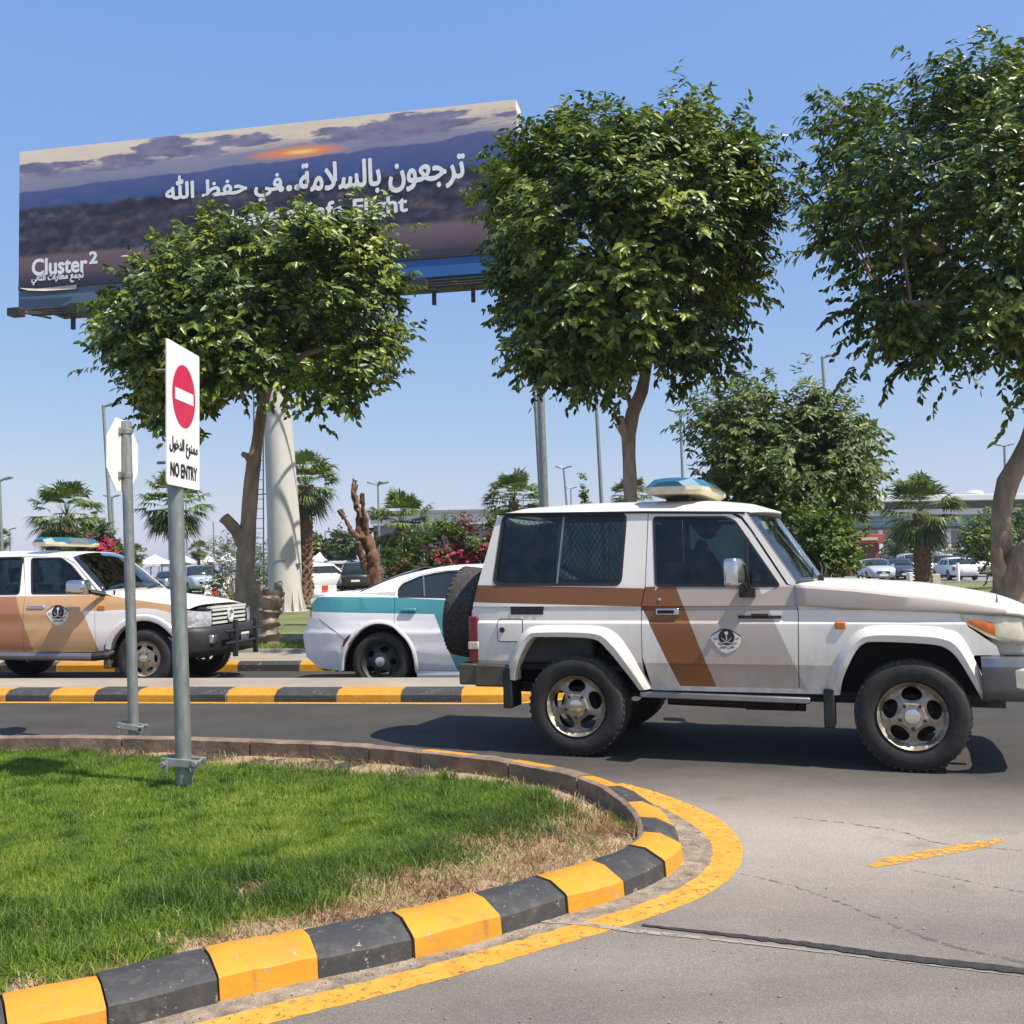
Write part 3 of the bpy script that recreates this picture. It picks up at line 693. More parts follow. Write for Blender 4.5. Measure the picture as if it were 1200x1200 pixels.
def build_wheel(root, pos, side, R_, wd, rim, style, name='wheel', axis=None, steer=0.0):
    """wheel > tyre, rim, hub_cap; outer face towards side*Y"""
    Mx = Matrix.Translation(pos) @ (Matrix.Rotation(R(steer), 4, 'Z')) @ Matrix(((1, 0, 0, 0), (0, 0, side, 0), (0, -side if False else 1, 0, 0), (0, 0, 0, 1)))
    if axis is not None: Mx = Matrix.Translation(pos) @ axis
    dr = MB(); dr.lathe([(0.05, -wd * 0.75), (rim * 0.62, -wd * 0.75), (rim * 0.62, -wd * 0.35), (0.05, -wd * 0.30)], 24, Mx)
    wh = dr.obj(name, M['dark'], root)
    b = MB(); h = wd / 2; sh = R_ * 0.045
    prof = [(rim * 0.98, -wd + 0.012), (rim * 1.08, -wd - 0.004), (R_ - sh * 2.2, -wd - 0.012), (R_ - sh, -wd), (R_ - 0.006, -wd + 0.02), (R_, -h - wd * 0.2), (R_ + 0.002, -h), (R_, -h + wd * 0.2), (R_ - 0.006, -0.02), (R_ - sh, 0.0), (R_ - sh * 2.2, 0.012), (rim * 1.10, 0.006), (rim * 1.015, -0.006), (rim * 0.98, -0.02)]
    prof = prof[:2] + [((prof[1][0] + prof[2][0]) / 2, -wd - 0.014)] + prof[2:11] + [((prof[10][0] + prof[11][0]) / 2, 0.014)] + prof[11:]
    b.lathe(prof + [prof[0]], 56, Mx, 0)
    for i in range(len(b.f)):
        ring = i // 56; b.m[i] = 1 if 4 <= ring <= 9 else 0
    # shoulder lugs
    for k in range(46):
        a = 2 * math.pi * k / 46
        for s_, h0 in ((1, -0.016), (-1, -wd + 0.016)):
            Mk = Mx @ Matrix.Rotation(a, 4, 'Z')
            b.box(R_ - 0.026, R_ - 0.0020, -0.011, 0.011, min(h0 - 0.022 * s_, h0 + 0.012 * s_), max(h0 - 0.022 * s_, h0 + 0.012 * s_), 1, Mk)
    for hh in (-h - wd * 0.12, -h + wd * 0.12):
        for k in range(84):
            Mk = Mx @ Matrix.Rotation(2 * math.pi * (k + 0.5 * (hh > -h)) / 84, 4, 'Z')
            b.box(R_ - 0.01, R_ + 0.0003, -0.009, 0.008, hh - wd * 0.09, hh + wd * 0.09, 1, Mk)
    b.obj('tyre', [M['rubber'], M['tread']], wh, smooth=32)
    if style == 'five_spoke':
        holes = []
        for k in range(5):
            a0 = 2 * math.pi * k / 5 + R(18)
            pts = []
            for q in np.linspace(0, 2 * math.pi, 18, endpoint=False):
                rr = rim * (0.655 + 0.20 * math.cos(q)); aa = a0 + R(26.5) * math.sin(q) * (1 - 0.12 * math.cos(q))
                pts.append((rr * math.cos(aa), rr * math.sin(aa)))
            holes.append(pts)
        def dep(r, a):
            base = interp(r, [(0, -0.012), (0.38, -0.012), (0.5, -0.024), (0.8, -0.050), (0.9, -0.040), (0.93, -0.018), (1.0, -0.004)])
            ph = ((a - R(18)) % (2 * math.pi / 5)) / (2 * math.pi / 5)
            return base - 0.018 * (0.5 + 0.5 * math.cos(2 * math.pi * ph)) * (1 if 0.4 < r < 0.9 else 0)
        bm = rim_face(rim, holes, dep); mat = M['alloy']
    elif style == 'steel_black':
        holes = []
        for k in range(5):
            a0 = 2 * math.pi * k / 5 + R(0)
            holes.append([(rim * (0.64 + 0.17 * math.cos(q)) * math.cos(a0 + R(22) * math.sin(q)), rim * (0.64 + 0.17 * math.cos(q)) * math.sin(a0 + R(15) * math.sin(q))) for q in np.linspace(0, 2 * math.pi, 14, endpoint=False)])
        bm = rim_face(rim, holes, lambda r, a: interp(r, [(0, -0.02), (0.4, -0.02), (0.55, -0.035), (0.85, -0.06), (0.93, -0.02), (1, -0.004)])); mat = M['black']
    else:
        holes = []
        for k in range(6):
            a0 = 2 * math.pi * k / 6
            holes.append([(rim * (0.70 + 0.11 * math.cos(q)) * math.cos(a0 + R(19) * math.sin(q)), rim * (0.70 + 0.11 * math.cos(q)) * math.sin(a0 + R(19) * math.sin(q))) for q in np.linspace(0, 2 * math.pi, 14, endpoint=False)])
        bm = rim_face(rim, holes, lambda r, a: interp(r, [(0, -0.01), (0.4, -0.012), (0.6, -0.02), (0.9, -0.03), (0.94, -0.012), (1, -0.004)])); mat = M['alloy']
    for v in bm.verts: v.co = Mx @ v.co
    bm_obj(bm, 'rim', mat, wh, 40)
    b = MB(); cr = rim * (0.235 if style != 'steel_black' else 0.27)
    b.lathe([(cr, -0.02), (cr, 0.004), (cr * 0.93, 0.012), (cr * 0.5, 0.016), (1e-5, 0.017)], 28, Mx)
    b.obj('hub_cap', M['chrome'], wh)
    if style != 'steel_black':
        for k in range(5):
            a = 2 * math.pi * k / 5 + R(54); b = MB()
            b.lathe([(0.013, -0.03), (0.013, 0.006), (0.009, 0.010), (1e-5, 0.010)], 6, Mx @ Matrix.Translation((rim * 0.37 * math.cos(a), rim * 0.37 * math.sin(a), 0)))
            b.obj('wheel_nut', M['steel_dark'], wh)
    return wh
def seat(root, x, y, z, w=0.46, hr=True):
    b = MB(); Mx = Matrix.Translation((x, y, z))
    b.box(-0.22, 0.26, -w / 2, w / 2, 0, 0.16, M=Mx); b.box(-0.30, -0.16, -w / 2, w / 2, 0.10, 0.66, M=Mx @ Matrix.Rotation(R(-10), 4, 'Y'))
    s = b.obj('seat', M['cloth'], root, bevel=0.04)
    if hr:
        b = MB(); b.box(-0.30, -0.20, -0.13, 0.13, 0.70, 0.92, M=Mx @ Matrix.Rotation(R(-10), 4, 'Y')); b.obj('headrest', M['cloth'], s, bevel=0.035)
    return s
def text_mesh(body, height, bold=0.0, xs=1.0):
    """lettering as flat mesh islands: returns verts (x,y,z) centred, faces; height = drawn height of the whole string"""
    c = bpy.data.curves.new('lettering', 'FONT'); c.body = body; c.offset = bold; c.resolution_u = 3
    o = bpy.data.objects.new('lettering', c); COL.objects.link(o)
    bpy.context.view_layer.update()
    me = bpy.data.meshes.new_from_object(o.evaluated_get(bpy.context.evaluated_depsgraph_get()))
    bpy.data.objects.remove(o); bpy.data.curves.remove(c)
    V = np.array([v.co for v in me.vertices]); Fc = [tuple(p.vertices) for p in me.polygons]
    par = list(range(len(V)))
    def fnd(a):
        while par[a] != a: par[a] = par[par[a]]; a = par[a]
        return a
    for f in Fc:
        for a in f[1:]: par[fnd(a)] = fnd(f[0])
    roots = {}; 
    for i in range(len(V)): V[i, 2] = roots.setdefault(fnd(i), len(roots)) 
    lo, hi = V[:, :2].min(0), V[:, :2].max(0); s = height / (hi[1] - lo[1])
    V[:, :2] = (V[:, :2] - (lo + hi) / 2) * s; V[:, 0] *= xs
    bpy.data.meshes.remove(me)
    return V, Fc, (hi[0] - lo[0]) * s * xs
def put_text(b, body, Mx, height=None, width=None, bold=0.0, dz=0.0004, xs=1.0, mi=0):
    V, Fc, w = text_mesh(body, height or 1.0, 0.0, xs)
    if width:
        k = width / w; V[:, 0] *= k
        if height is None: V[:, 1] *= k
    n = int(V[:, 2].max()) + 1; V[:, 2] *= dz
    off = [(0, 0)] if not bold else [(bold * math.cos(2 * math.pi * k / 8), bold * math.sin(2 * math.pi * k / 8)) for k in range(8)]
    for k, (ox, oy) in enumerate(off): b.add([(p[0] + ox, p[1] + oy, p[2] + k * dz * 0.11) for p in V], Fc, mi, Mx)
# Arabic letters in their joined forms, written right to left
_AR = {}
for ch, cp, k in (('ا', 0xFE8D, 2), ('ب', 0xFE8F, 4), ('ة', 0xFE93, 2), ('ت', 0xFE95, 4), ('ث', 0xFE99, 4), ('ج', 0xFE9D, 4), ('ح', 0xFEA1, 4), ('خ', 0xFEA5, 4), ('د', 0xFEA9, 2), ('ر', 0xFEAD, 2),
                  ('س', 0xFEB1, 4), ('ط', 0xFEC1, 4), ('ظ', 0xFEC5, 4), ('ع', 0xFEC9, 4), ('ف', 0xFED1, 4), ('ل', 0xFEDD, 4), ('م', 0xFEE1, 4), ('ن', 0xFEE5, 4), ('ه', 0xFEE9, 4), ('و', 0xFEED, 2), ('ي', 0xFEF1, 4), ('أ', 0xFE83, 2)):
    _AR[ch] = (cp, k)
def arabic(s):
    out = []; i = 0; s = s.replace('لا', '\u0001').replace('الله', '\u0002'); AR = dict(_AR); AR['\u0001'] = (0xFEFB, 2)
    for i, ch in enumerate(s):
        if ch == '\u0002': out.append('\uFDF2'); continue
        if ch not in AR: out.append(ch); continue
        cp, k = AR[ch]; prev = s[i - 1] if i else ' '; nxt = s[i + 1] if i + 1 < len(s) else ' '
        jp = prev in AR and AR[prev][1] == 4; jn = k == 4 and nxt in AR
        out.append(chr(cp + (3 if jp and jn else 2 if jn else 1 if jp else 0)))
    return ''.join(reversed(out))
def dark_box(root, segs, name='chassis', mat='dark'):
    b = MB()
    for s in segs: b.box(*s)
    return b.obj(name, M[mat], root, smooth=0)
def lightbar(root, x, z, length, tilt=0.0, blue_len=0.36, wid=1.1):
    """emergency light bar lying across the roof: near end blue"""
    def sec(y, k, kind):
        if kind == 'base': pts = [(-0.13, 0.0), (-0.165, 0.028), (-0.165, 0.055), (0.165, 0.055), (0.165, 0.028), (0.13, 0.0)]
        else: pts = [(-0.16, 0.056), (-0.105, 0.120), (-0.04, 0.130), (0.04, 0.130), (0.105, 0.120), (0.16, 0.056)]
        x_ = x + 0.05 - 0.10 * abs(y) / (length / 2)
        return [Vector((x_ + px * k * wid, y, z + (0.056 + (pz - 0.056) * (k if kind != 'base' else 1)))) for px, pz in pts]
    h = length / 2
    def body(kind, stations, mat, name, parent):
        b = MB(); rows = [sec(y, k, kind) for y, k in stations]; b.grid(rows, closed=True)
        n = len(rows[0]); b.add(rows[0], [tuple(range(n - 1, -1, -1))]); b.add(rows[-1], [tuple(range(n))])
        return b.obj(name, M[mat], parent, smooth=25, weld=0.0005)
    bar = body('base', [(-h, 0.55), (-h + 0.08, 0.95), (-h + 0.2, 1), (h - 0.2, 1), (h - 0.08, 0.95), (h, 0.55)], 'cream', 'light_bar', root)
    body('lens', [(-h, 0.5), (-h + 0.1, 0.95), (-h + blue_len, 1)], 'blue_lens', 'beacon_lens', bar)
    body('lens', [(-h + blue_len, 1.0), (h - blue_len, 1.0)], 'grey_lens', 'centre_lens', bar)
    body('lens', [(h - blue_len, 1), (h - 0.1, 0.95), (h, 0.5)], 'blue_lens', 'beacon_lens', bar)
    for y in (-h + 0.28, h - 0.28):
        b = MB(); b.box(x - 0.06, x + 0.06, y - 0.05, y + 0.05, z - 0.05, z + 0.001); b.box(x - 0.12, x - 0.05, y - 0.02, y + 0.02, z - 0.055, z - 0.01)
        b.obj('mounting_foot', M['black'], bar, smooth=0)
    return bar
def emblem(root, wf, side, cx, cz, s, name='emblem', tilt=0.0):
    """police crest: pale eye-shaped field with dark disc, palm over crossed swords, a line of Arabic under it"""
    def P(x, z, o): return Vector((cx + x * s, side * (wf(cx + x * s, cz + z * s) + o), cz + z * s))
    flip = 1 if side < 0 else -1
    def poly(b, pts, o, mi):
        V = [P(x, z, o) for x, z in pts]; c = P(sum(p[0] for p in pts) / len(pts), sum(p[1] for p in pts) / len(pts), o)
        b.add([c] + V, [(0, i + 1, (i + 1) % len(V) + 1) for i in range(len(V))], mi)
    b = MB()
    top = [(-1.35 + 2.5 * k / 12, 0.15 + 0.62 * math.sin(math.pi * k / 12)) for k in range(13)]
    bot = [(1.15, -0.35), (0.95, -0.75), (0.55, -1.05), (0.0, -1.3), (-0.5, -1.1), (-0.9, -0.65), (-1.25, -0.2)]
    poly(b, top + bot, 0.003, 0)
    o = b.obj(name, [M['decal_white']], root, smooth=0, recalc=True)
    b = MB()
    poly(b, [(0.66 * math.cos(a), 0.06 + 0.66 * math.sin(a)) for a in np.linspace(0, 2 * math.pi, 24, endpoint=False)], 0.005, 0)
    arc = [(-1.30 + 2.45 * k / 12, 0.17 + 0.60 * math.sin(math.pi * k / 12)) for k in range(13)]
    for k in range(12):
        (x0, z0), (x1, z1) = arc[k], arc[k + 1]; b.add([P(x0, z0, 0.0055), P(x1, z1, 0.0055), P(x1, z1 - 0.10, 0.0055), P(x0, z0 - 0.10, 0.0055)], [(0, 1, 2, 3)], 0)
    for x0, z0, x1, z1 in ((-1.05, -0.05, -0.72, -0.06), (0.72, -0.10, 1.0, 0.02), (-0.75, -0.42, -0.35, -0.55), (0.35, -0.55, 0.85, -0.38)):
        b.add([P(x0, z0, 0.0055), P(x1, z1, 0.0055), P(x1, z1 - 0.07, 0.0055), P(x0, z0 - 0.07, 0.0055)], [(0, 1, 2, 3)], 0)
    Mx = Matrix(((flip, 0, 0, cx), (0, 0, side, side * (wf(cx, cz - 0.8 * s) + 0.0055)), (0, 1, 0, cz - 0.80 * s), (0, 0, 0, 1)))
    put_text(b, arabic('الأمن العام'), Mx, height=0.26 * s, width=1.15 * s, bold=0.012 * s, dz=0.00005)
    b.obj('crest_disc', [M['decal_dark']], o, smooth=0, recalc=True)
    b = MB()
    poly(b, [(0.16 * math.cos(a), 0.40 + 0.15 * math.sin(a)) for a in np.linspace(0, 2 * math.pi, 10, endpoint=False)], 0.0075, 0)
    poly(b, [(-0.04, 0.3), (0.04, 0.3), (0.05, -0.15), (-0.05, -0.15)], 0.0078, 0)
    for s_ in (1, -1):
        cur = [(s_ * (0.42 - 0.80 * t), 0.05 - 0.42 * t - 0.12 * math.sin(math.pi * t)) for t in np.linspace(0, 1, 7)]
        for k in range(6):
            (x0, z0), (x1, z1) = cur[k], cur[k + 1]; b.add([P(x0, z0, 0.008 + 0.0003 * s_), P(x1, z1, 0.008 + 0.0003 * s_), P(x1, z1 - 0.06, 0.008 + 0.0003 * s_), P(x0, z0 - 0.06, 0.008 + 0.0003 * s_)], [(0, 1, 2, 3)], 0)
    b.obj('crest_figure', [M['decal_silver']], o, smooth=0, recalc=True)
    return o
def pane_glass(root, outline, wf, side, inset, mat, name, seal=0.016, curve_x=(), zc=()):
    g = bm_obj(panel(outline, wf, side, th=0, zc=zc, off=-inset), name, M[mat], root, 40)
    if seal:
        b = panel(grow(outline, seal), wf, side, holes=[grow(outline, -0.006)], th=0.014, zc=zc, off=0.0035); bm_obj(b, 'seal', M['black'], g, 40)
    return g
# ------------------------------------------------------------------ the short beige-striped off-road police car in front
def w_lc(x, z):
    w = interp(z, [(0.44, 0.755), (0.52, 0.772), (0.672, 0.796), (0.69, 0.808), (0.95, 0.810), (0.972, 0.808), (0.992, 0.793), (1.066, 0.792), (1.076, 0.784), (1.088, 0.784), (1.098, 0.796), (1.25, 0.782), (1.80, 0.692), (1.95, 0.66)])
    if x > 2.3: w -= 0.05 * ((x - 2.3) / 0.7) ** 2
    if x < -0.55: w -= 0.03 * ((-0.55 - x) / 0.3) ** 2
    return w
_a = gp(676, 887); _b = gp(1072, 906); LC_YAW = math.atan2((_b - _a).y, (_b - _a).x)
S = Side(_a, LC_YAW, w_lc, 0.84)
LC = thing('police_car', 'short white police off-roader with brown and beige stripes, nearest to the camera', 'police car', S.c, LC_YAW)
ZC = (0.52, 0.672, 0.69, 0.81, 0.95, 0.972, 0.992, 1.066, 1.076, 1.088, 1.098, 1.25, 1.45, 1.62, 1.80)
XC = tuple(np.arange(-0.8, 3.0, 0.2))
re_ = S.L([(583, 604), (560, 685), (553, 717), (553, 776)])
gut = S.L([(585, 602), (757, 599.5), (873, 600)])
rwin = round_poly(S.L([(591, 605), (732.5, 603), (726, 684), (579.5, 684)]), 0.045)
dre = S.L([(760, 601), (756.6, 687), (752, 711), (753, 770), (757, 803)])
dfe = S.L([(931, 687.5), (935, 719), (936, 807)])
dwin = S.L([(766.5, 606.6), (850, 606.3), (861, 611), (870, 624), (913, 686.5), (769, 686)])
dwin = round_poly(dwin, 0.02, 3)
apW = S.L([(931.7, 681.7), (873, 600)])
dtop = S.L([(760, 601), (857, 601), (868, 607), (879, 622), (921, 685)])
fRi = S.L([(605, 797), (606, 785), (613.5, 766), (625, 748), (640, 746), (695.7, 748), (712.7, 760), (732, 783), (750, 809)], 0.80)
fRo = S.L([(594, 795), (596, 780), (605, 755), (619, 736.5), (640, 733), (690, 733), (715.5, 738), (735, 758), (764, 807)], 0.80)
fFi = S.L([(984.7, 814), (988, 795), (999, 770), (1010, 755), (1026, 751.5), (1085, 754), (1108, 759), (1125, 776), (1152, 822)], 0.80)
fFo = S.L([(967.7, 815), (970, 795), (979, 772), (1001.7, 742), (1026, 733), (1086.7, 734), (1110, 738), (1130, 750), (1166, 823)], 0.80)
def archo(o, i, f=0.45): return [(a[0] * (1 - f) + b_[0] * f, a[1] * (1 - f) + b_[1] * f) for a, b_ in zip(o, i)]
aR = resample(archo(fRo, fRi), 17); aR = [(p.x, p.y) for p in aR]
aF = resample(archo(fFo, fFi), 17); aF = [(p.x, p.y) for p in aF]
br_t = S.L([(560, 685.5), (755, 689.5)]); br_b = S.L([(560, 706), (755, 711)])
L1 = S.L([(752, 711), (797, 803.5)]); L2 = S.L([(793, 690), (840, 805)]); L3 = S.L([(901, 714), (946, 809)])
def xl(L_, z): return L_[0][0] + (L_[1][0] - L_[0][0]) * (z - L_[0][1]) / (L_[1][1] - L_[0][1])
def zl(L_, x): return L_[0][1] + (L_[1][1] - L_[0][1]) * (x - L_[0][0]) / (L_[1][0] - L_[0][0])
LM = [M['white'], M['brown'], M['tan']]
zs = S(850, 715)[1]
def liv_q(x, z): return 1 if zl(br_b, x) < z < zl(br_t, x) else 0
def liv_d(x, z):
    if z > zl(br_t, x) + 0.003 or z > 1.236: return 0
    if z > zs:
        return 1 if x < xl(L2, z) else 2
    if x < xl(L1, z): return 0
    if x < xl(L2, z): return 1
    return 2 if x < xl(L3, z) else 0
def liv_f(x, z): return 2 if (x < xl(L3, z) and z < 0.9) else 0
quarter = [gut[0], gut[1], dre[0], dre[1], dre[2], dre[3], dre[4]] + [aR[k] for k in range(16, -1, -1)] + [(re_[3][0], aR[0][1] + 0.02), re_[3], re_[2], re_[1], re_[0]]
quarter = [(x - (0.006 if i in (2, 3, 4, 5, 6) else 0), z) for i, (x, z) in enumerate(quarter)]
door = [dre[0], dtop[1], dtop[2], dtop[3], dtop[4], dfe[0], dfe[1], dfe[2], (dre[4][0] + 0.04, S(764, 803)[1]), dre[3], dre[2], dre[1]]
door = [(x, z - (0.008 if i < 3 else 0)) for i, (x, z) in enumerate(door)]
seam = S.L([(931, 710), (1000, 714), (1117, 718), (1136, 720)])
hl = S.L([(1130, 727), (1135, 735), (1168, 757), (1172, 768)], 0.78)
fend = [(dfe[0][0] + 0.006, dfe[0][1]), (seam[0][0] + 0.006, seam[0][1]), seam[1], seam[2], seam[3], hl[0], hl[1], hl[2], hl[3], (aF[14][0], hl[3][1] - 0.0)] + [aF[k] for k in range(13, -1, -1)] + [(dfe[2][0] + 0.006, dfe[2][1]), (dfe[1][0] + 0.006, dfe[1][1])]
apil = [(dtop[1][0] + 0.012, dtop[1][1] + 0.006), (gut[2][0] - 0.05, gut[2][1]), apW[1], apW[0], (dfe[0][0] + 0.01, dfe[0][1] - 0.002), (dtop[4][0] + 0.014, dtop[4][1] + 0.004), (dtop[3][0] + 0.014, dtop[3][1] + 0.008), (dtop[2][0] + 0.012, dtop[2][1] + 0.008)]
qdiv = S.L([(876, 631), (876, 687)])
rdiv = S.L([(661, 606), (652.6, 684)])
for side in (-1, 1):
    bm_obj(panel(quarter, w_lc, side, [grow(rwin, 0.01)], livery=([tuple(br_t), tuple(br_b)], liv_q), zc=ZC, xc=XC), 'body_side', LM, LC)
    bm_obj(panel(fend, w_lc, side, livery=([tuple(L3)], liv_f), zc=ZC, xc=XC), 'front_wing', LM, LC)
    bm_obj(panel(apil, w_lc, side, zc=ZC, xc=XC), 'windscreen_pillar', LM, LC)
    dr = bm_obj(panel(door, w_lc, side, [grow(dwin, 0.008)], livery=([tuple(L1), tuple(L2), tuple(L3), ((0, zs), (1, zs)), ((0, 1.236), (1, 1.236))], liv_d), zc=ZC, xc=XC), 'door', LM, LC)
    pane_glass(LC, rwin, w_lc, side, 0.012, 'glass_dark', 'side_window', 0.017, zc=(1.45, 1.62))
    g = pane_glass(dr, dwin, w_lc, side, 0.012, 'glass_dark', 'window', 0.010, zc=(1.45, 1.62))
    b = MB(); w1, w2 = w_lc(0, rdiv[0][1]), w_lc(0, rdiv[1][1])
    b.bar((rdiv[0][0], side * (w1 - 0.004), rdiv[0][1]), (rdiv[1][0], side * (w2 - 0.004), rdiv[1][1]), 0.012, 0.014, up=(0, 1, 0)); b.obj('window_divider', M['steel'], LC, smooth=0)
    b = MB(); b.bar((qdiv[0][0], side * (w_lc(0, qdiv[0][1]) - 0.002), qdiv[0][1]), (qdiv[1][0], side * (w_lc(0, qdiv[1][1]) - 0.002), qdiv[1][1]), 0.022, 0.022, up=(0, 1, 0)); b.obj('quarter_divider', M['black'], dr, smooth=0)
    # handle, lock
    h0, h1 = S(769, 713.5), S(796, 720)
    b = MB(); Y = side * (w_lc(0, 1.03) + 0.004); b.box(h0[0], h1[0], Y - 0.012, Y + 0.012, h1[1] - 0.004, h0[1] + 0.004)
    hd = b.obj('handle', M['chrome'], dr, bevel=0.006)
    b = MB(); b.box(h0[0] + 0.012, h1[0] - 0.035, Y + side * 0.0125 - 0.001, Y + side * 0.0125 + 0.001, h1[1] + 0.006, h0[1] - 0.008); b.obj('handle_recess', M['dark'], hd, smooth=0)
    lk = S(773, 702.5); b = MB(); b.lathe([(0.012, 0), (0.012, 0.006), (1e-5, 0.007)], 12, Matrix(((1, 0, 0, lk[0]), (0, 0, side, side * w_lc(0, lk[1])), (0, 1, 0, lk[1]), (0, 0, 0, 1)))); b.obj('lock', M['chrome'], dr)
    ec = S(851.5, 747.5); emblem(dr, w_lc, side, ec[0], ec[1], 0.085)
    b0, b1 = S(865, 719.5), S(916, 725.5); b = MB(); Y = side * (w_lc(0, 1.03) + 0.005); zb = (b0[1] + b1[1]) / 2
    b.box(b0[0], b1[0], Y - 0.006, Y + 0.004 * 1, zb - 0.014, zb + 0.008); b.box(b0[0] + 0.09, b1[0] - 0.09, Y - 0.006, Y + 0.006, zb - 0.013, zb + 0.020)
    b.obj('trim_badge', M['steel_dark'], dr, bevel=0.003)
    # flares as pressed arches
    for o_, i_ in ((fRo, fRi), (fFo, fFi)):
        n = 33; O_ = resample(o_, n); I_ = resample(i_, n); rows = []
        for k in range(n):
            ox, oz, ix, iz = O_[k].x, O_[k].y, I_[k].x, I_[k].y
            wo = w_lc(ox, oz)
            def q(f, y): return Vector((ox + (ix - ox) * f, side * y, oz + (iz - oz) * f))
            rows.append([q(0, wo - 0.02), q(0, wo + 0.004), q(0.12, wo + 0.022), q(0.50, wo + 0.052), q(0.58, wo + 0.056), q(0.96, wo + 0.050), q(1.0, wo + 0.044), q(1.0, wo - 0.10)])
        strip_faces(rows, 'wheel_flare', M['white'], LC, 28)
    # mud flaps, side step
    for (x0, y0), (x1, y1), nm in (((590, 787), (607, 829), 0), ((964, 812), (983, 852), 0)):
        p0, p1 = S(x0, y0), S(x1, y1); b = MB(); b.box((p0[0] + p1[0]) / 2 - 0.012 - 0.03, (p0[0] + p1[0]) / 2 + 0.03, min(side * 0.60, side * 0.83), max(side * 0.60, side * 0.83), p1[1], p0[1] + 0.03)
        b.obj('mud_flap', M['black'], LC, bevel=0.01)
    s0, s1 = S(752, 810), S(950, 817.5)
    b = MB(); b.bar((s0[0], side * 0.775, s0[1] - 0.018), (s1[0], side * 0.775, s1[1] - 0.016), 0.10, 0.042); b.obj('side_step', M['steel'], LC, bevel=0.008)
    b = MB(); xs0, xs1 = aR[16][0] + 0.03, aF[0][0] - 0.02; b.grid([[Vector((xs0, side * (0.772 + o), z)), Vector((xs1, side * (0.772 + o), z))] for o, z in ((-0.05, 0.536), (0.0, 0.530), (0.0, 0.492), (-0.05, 0.480))]); b.obj('sill', M['white'], LC, smooth=30)
    # side marker, headlamp
    mk_ = S(984.7, 733); b = MB(); Y = side * w_lc(mk_[0], mk_[1]); b.box(mk_[0] - 0.036, mk_[0] + 0.036, Y - 0.012, Y + 0.014, mk_[1] - 0.024, mk_[1] + 0.024); b.obj('side_marker', M['amber'], LC, bevel=0.008)
    tl = S.L([(551, 722), (562, 776)], 0.76)
    b = MB(); b.box(tl[0][0] - 0.004, tl[1][0] + 0.004, min(side * 0.67, side * 0.795), max(side * 0.67, side * 0.80), tl[1][1], tl[0][1]); t_ = b.obj('tail_lamp', M['red_lens'], LC, bevel=0.012)
    b = MB(); b.box(tl[0][0] - 0.007, tl[1][0] + 0.007, min(side * 0.68, side * 0.798), max(side * 0.68, side * 0.803), tl[1][1] + 0.10, tl[1][1] + 0.16); b.obj('reversing_lens', M['lens_yellowed'], t_, bevel=0.006)
# fuel flap and vent: right-hand side only
f0, f1 = S(584.5, 726), S(612, 751.5)
bm_obj(panel(round_poly(grow([(f0[0], f1[1]), (f1[0], f1[1]), (f1[0], f0[1]), (f0[0], f0[1])], 0.007), 0.03), w_lc, -1, th=0.006, off=0.003, zc=ZC), 'fuel_flap_gap_shade', M['dark'], LC)  # dark plate behind the flap, paints the shadow gap round its edge
ff = bm_obj(panel(round_poly([(f0[0], f1[1]), (f1[0], f1[1]), (f1[0], f0[1]), (f0[0], f0[1])], 0.025), w_lc, -1, th=0.02, off=0.010, zc=ZC), 'fuel_flap', M['white'], LC)
lk = S(589, 738); b = MB(); b.lathe([(0.022, 0), (0.020, 0.010), (0.012, 0.011), (1e-5, 0.008)], 14, Matrix(((1, 0, 0, lk[0]), (0, 0, -1, -(w_lc(lk[0], lk[1]) + 0.010)), (0, 1, 0, lk[1]), (0, 0, 0, 1)))); b.obj('lock', M['steel_dark'], ff)
v0, v1 = S(598, 709), S(637, 720.5); b = MB(); Y = -(w_lc(-0.4, 1.07))
b.box(v0[0], v1[0], Y - 0.006, Y + 0.03, v1[1], v0[1]); vt = b.obj('air_vent', M['black'], LC, bevel=0.006)
for k in range(4):
    b = MB(); x = v0[0] + (v1[0] - v0[0]) * (k + 0.2) / 4; b.box(x, x + 0.012, Y - 0.010, Y, v1[1] + 0.012, v0[1] - 0.012)
    b.obj('vent_louvre', M['black'], vt, smooth=0)
# roof: crowned sheet, edges rolled to the gutter
def lc_top(x): return interp(x, [(-0.62, 1.80), (-0.58, 1.835), (-0.48, 1.868), (0.0, 1.893), (0.6, 1.890), (1.0, 1.876), (1.25, 1.845), (1.43, 1.785)])
rows = []
g0, g2 = gut[0], gut[2]
for x in list(np.linspace(-0.62, -0.45, 5)) + list(np.linspace(-0.3, 1.05, 10)) + list(np.linspace(1.12, 1.43, 8)):
    ze = g0[1] + (g2[1] - g0[1]) * (x - g0[0]) / (g2[0] - g0[0]); zt = lc_top(x) - 0.012 * 0; hw = 0.700 - (0.03 * ((x - 1.1) / 0.33) ** 2 if x > 1.1 else 0)
    row = [Vector((x, -hw, ze - 0.002))]
    x_ = x
    for k in range(0, 17):
        a = k / 16; y = -hw + 2 * hw * a; x = x_ - max(0.0, (x_ - 1.05) / 0.38) * 0.17 * abs(2 * a - 1) ** 2; e = 1 - abs(2 * a - 1) ** 1.0
        c = (1 - abs(2 * a - 1) ** 7) * 0.72 + 0.28 * (1 - (2 * a - 1) ** 2)
        row.append(Vector((x, y, ze + max(zt - ze, 0.004) * c)))
    row[0].x = row[1].x; row.append(Vector((row[-1].x, hw, ze - 0.002))); rows.append(row); x = x_
b = MB(); b.grid(rows); rf = b.obj('roof', M['white'], LC, smooth=50)
sd = rf.modifiers.new('thick', 'SOLIDIFY'); sd.thickness = 0.02; sd.offset = -1
b = MB()
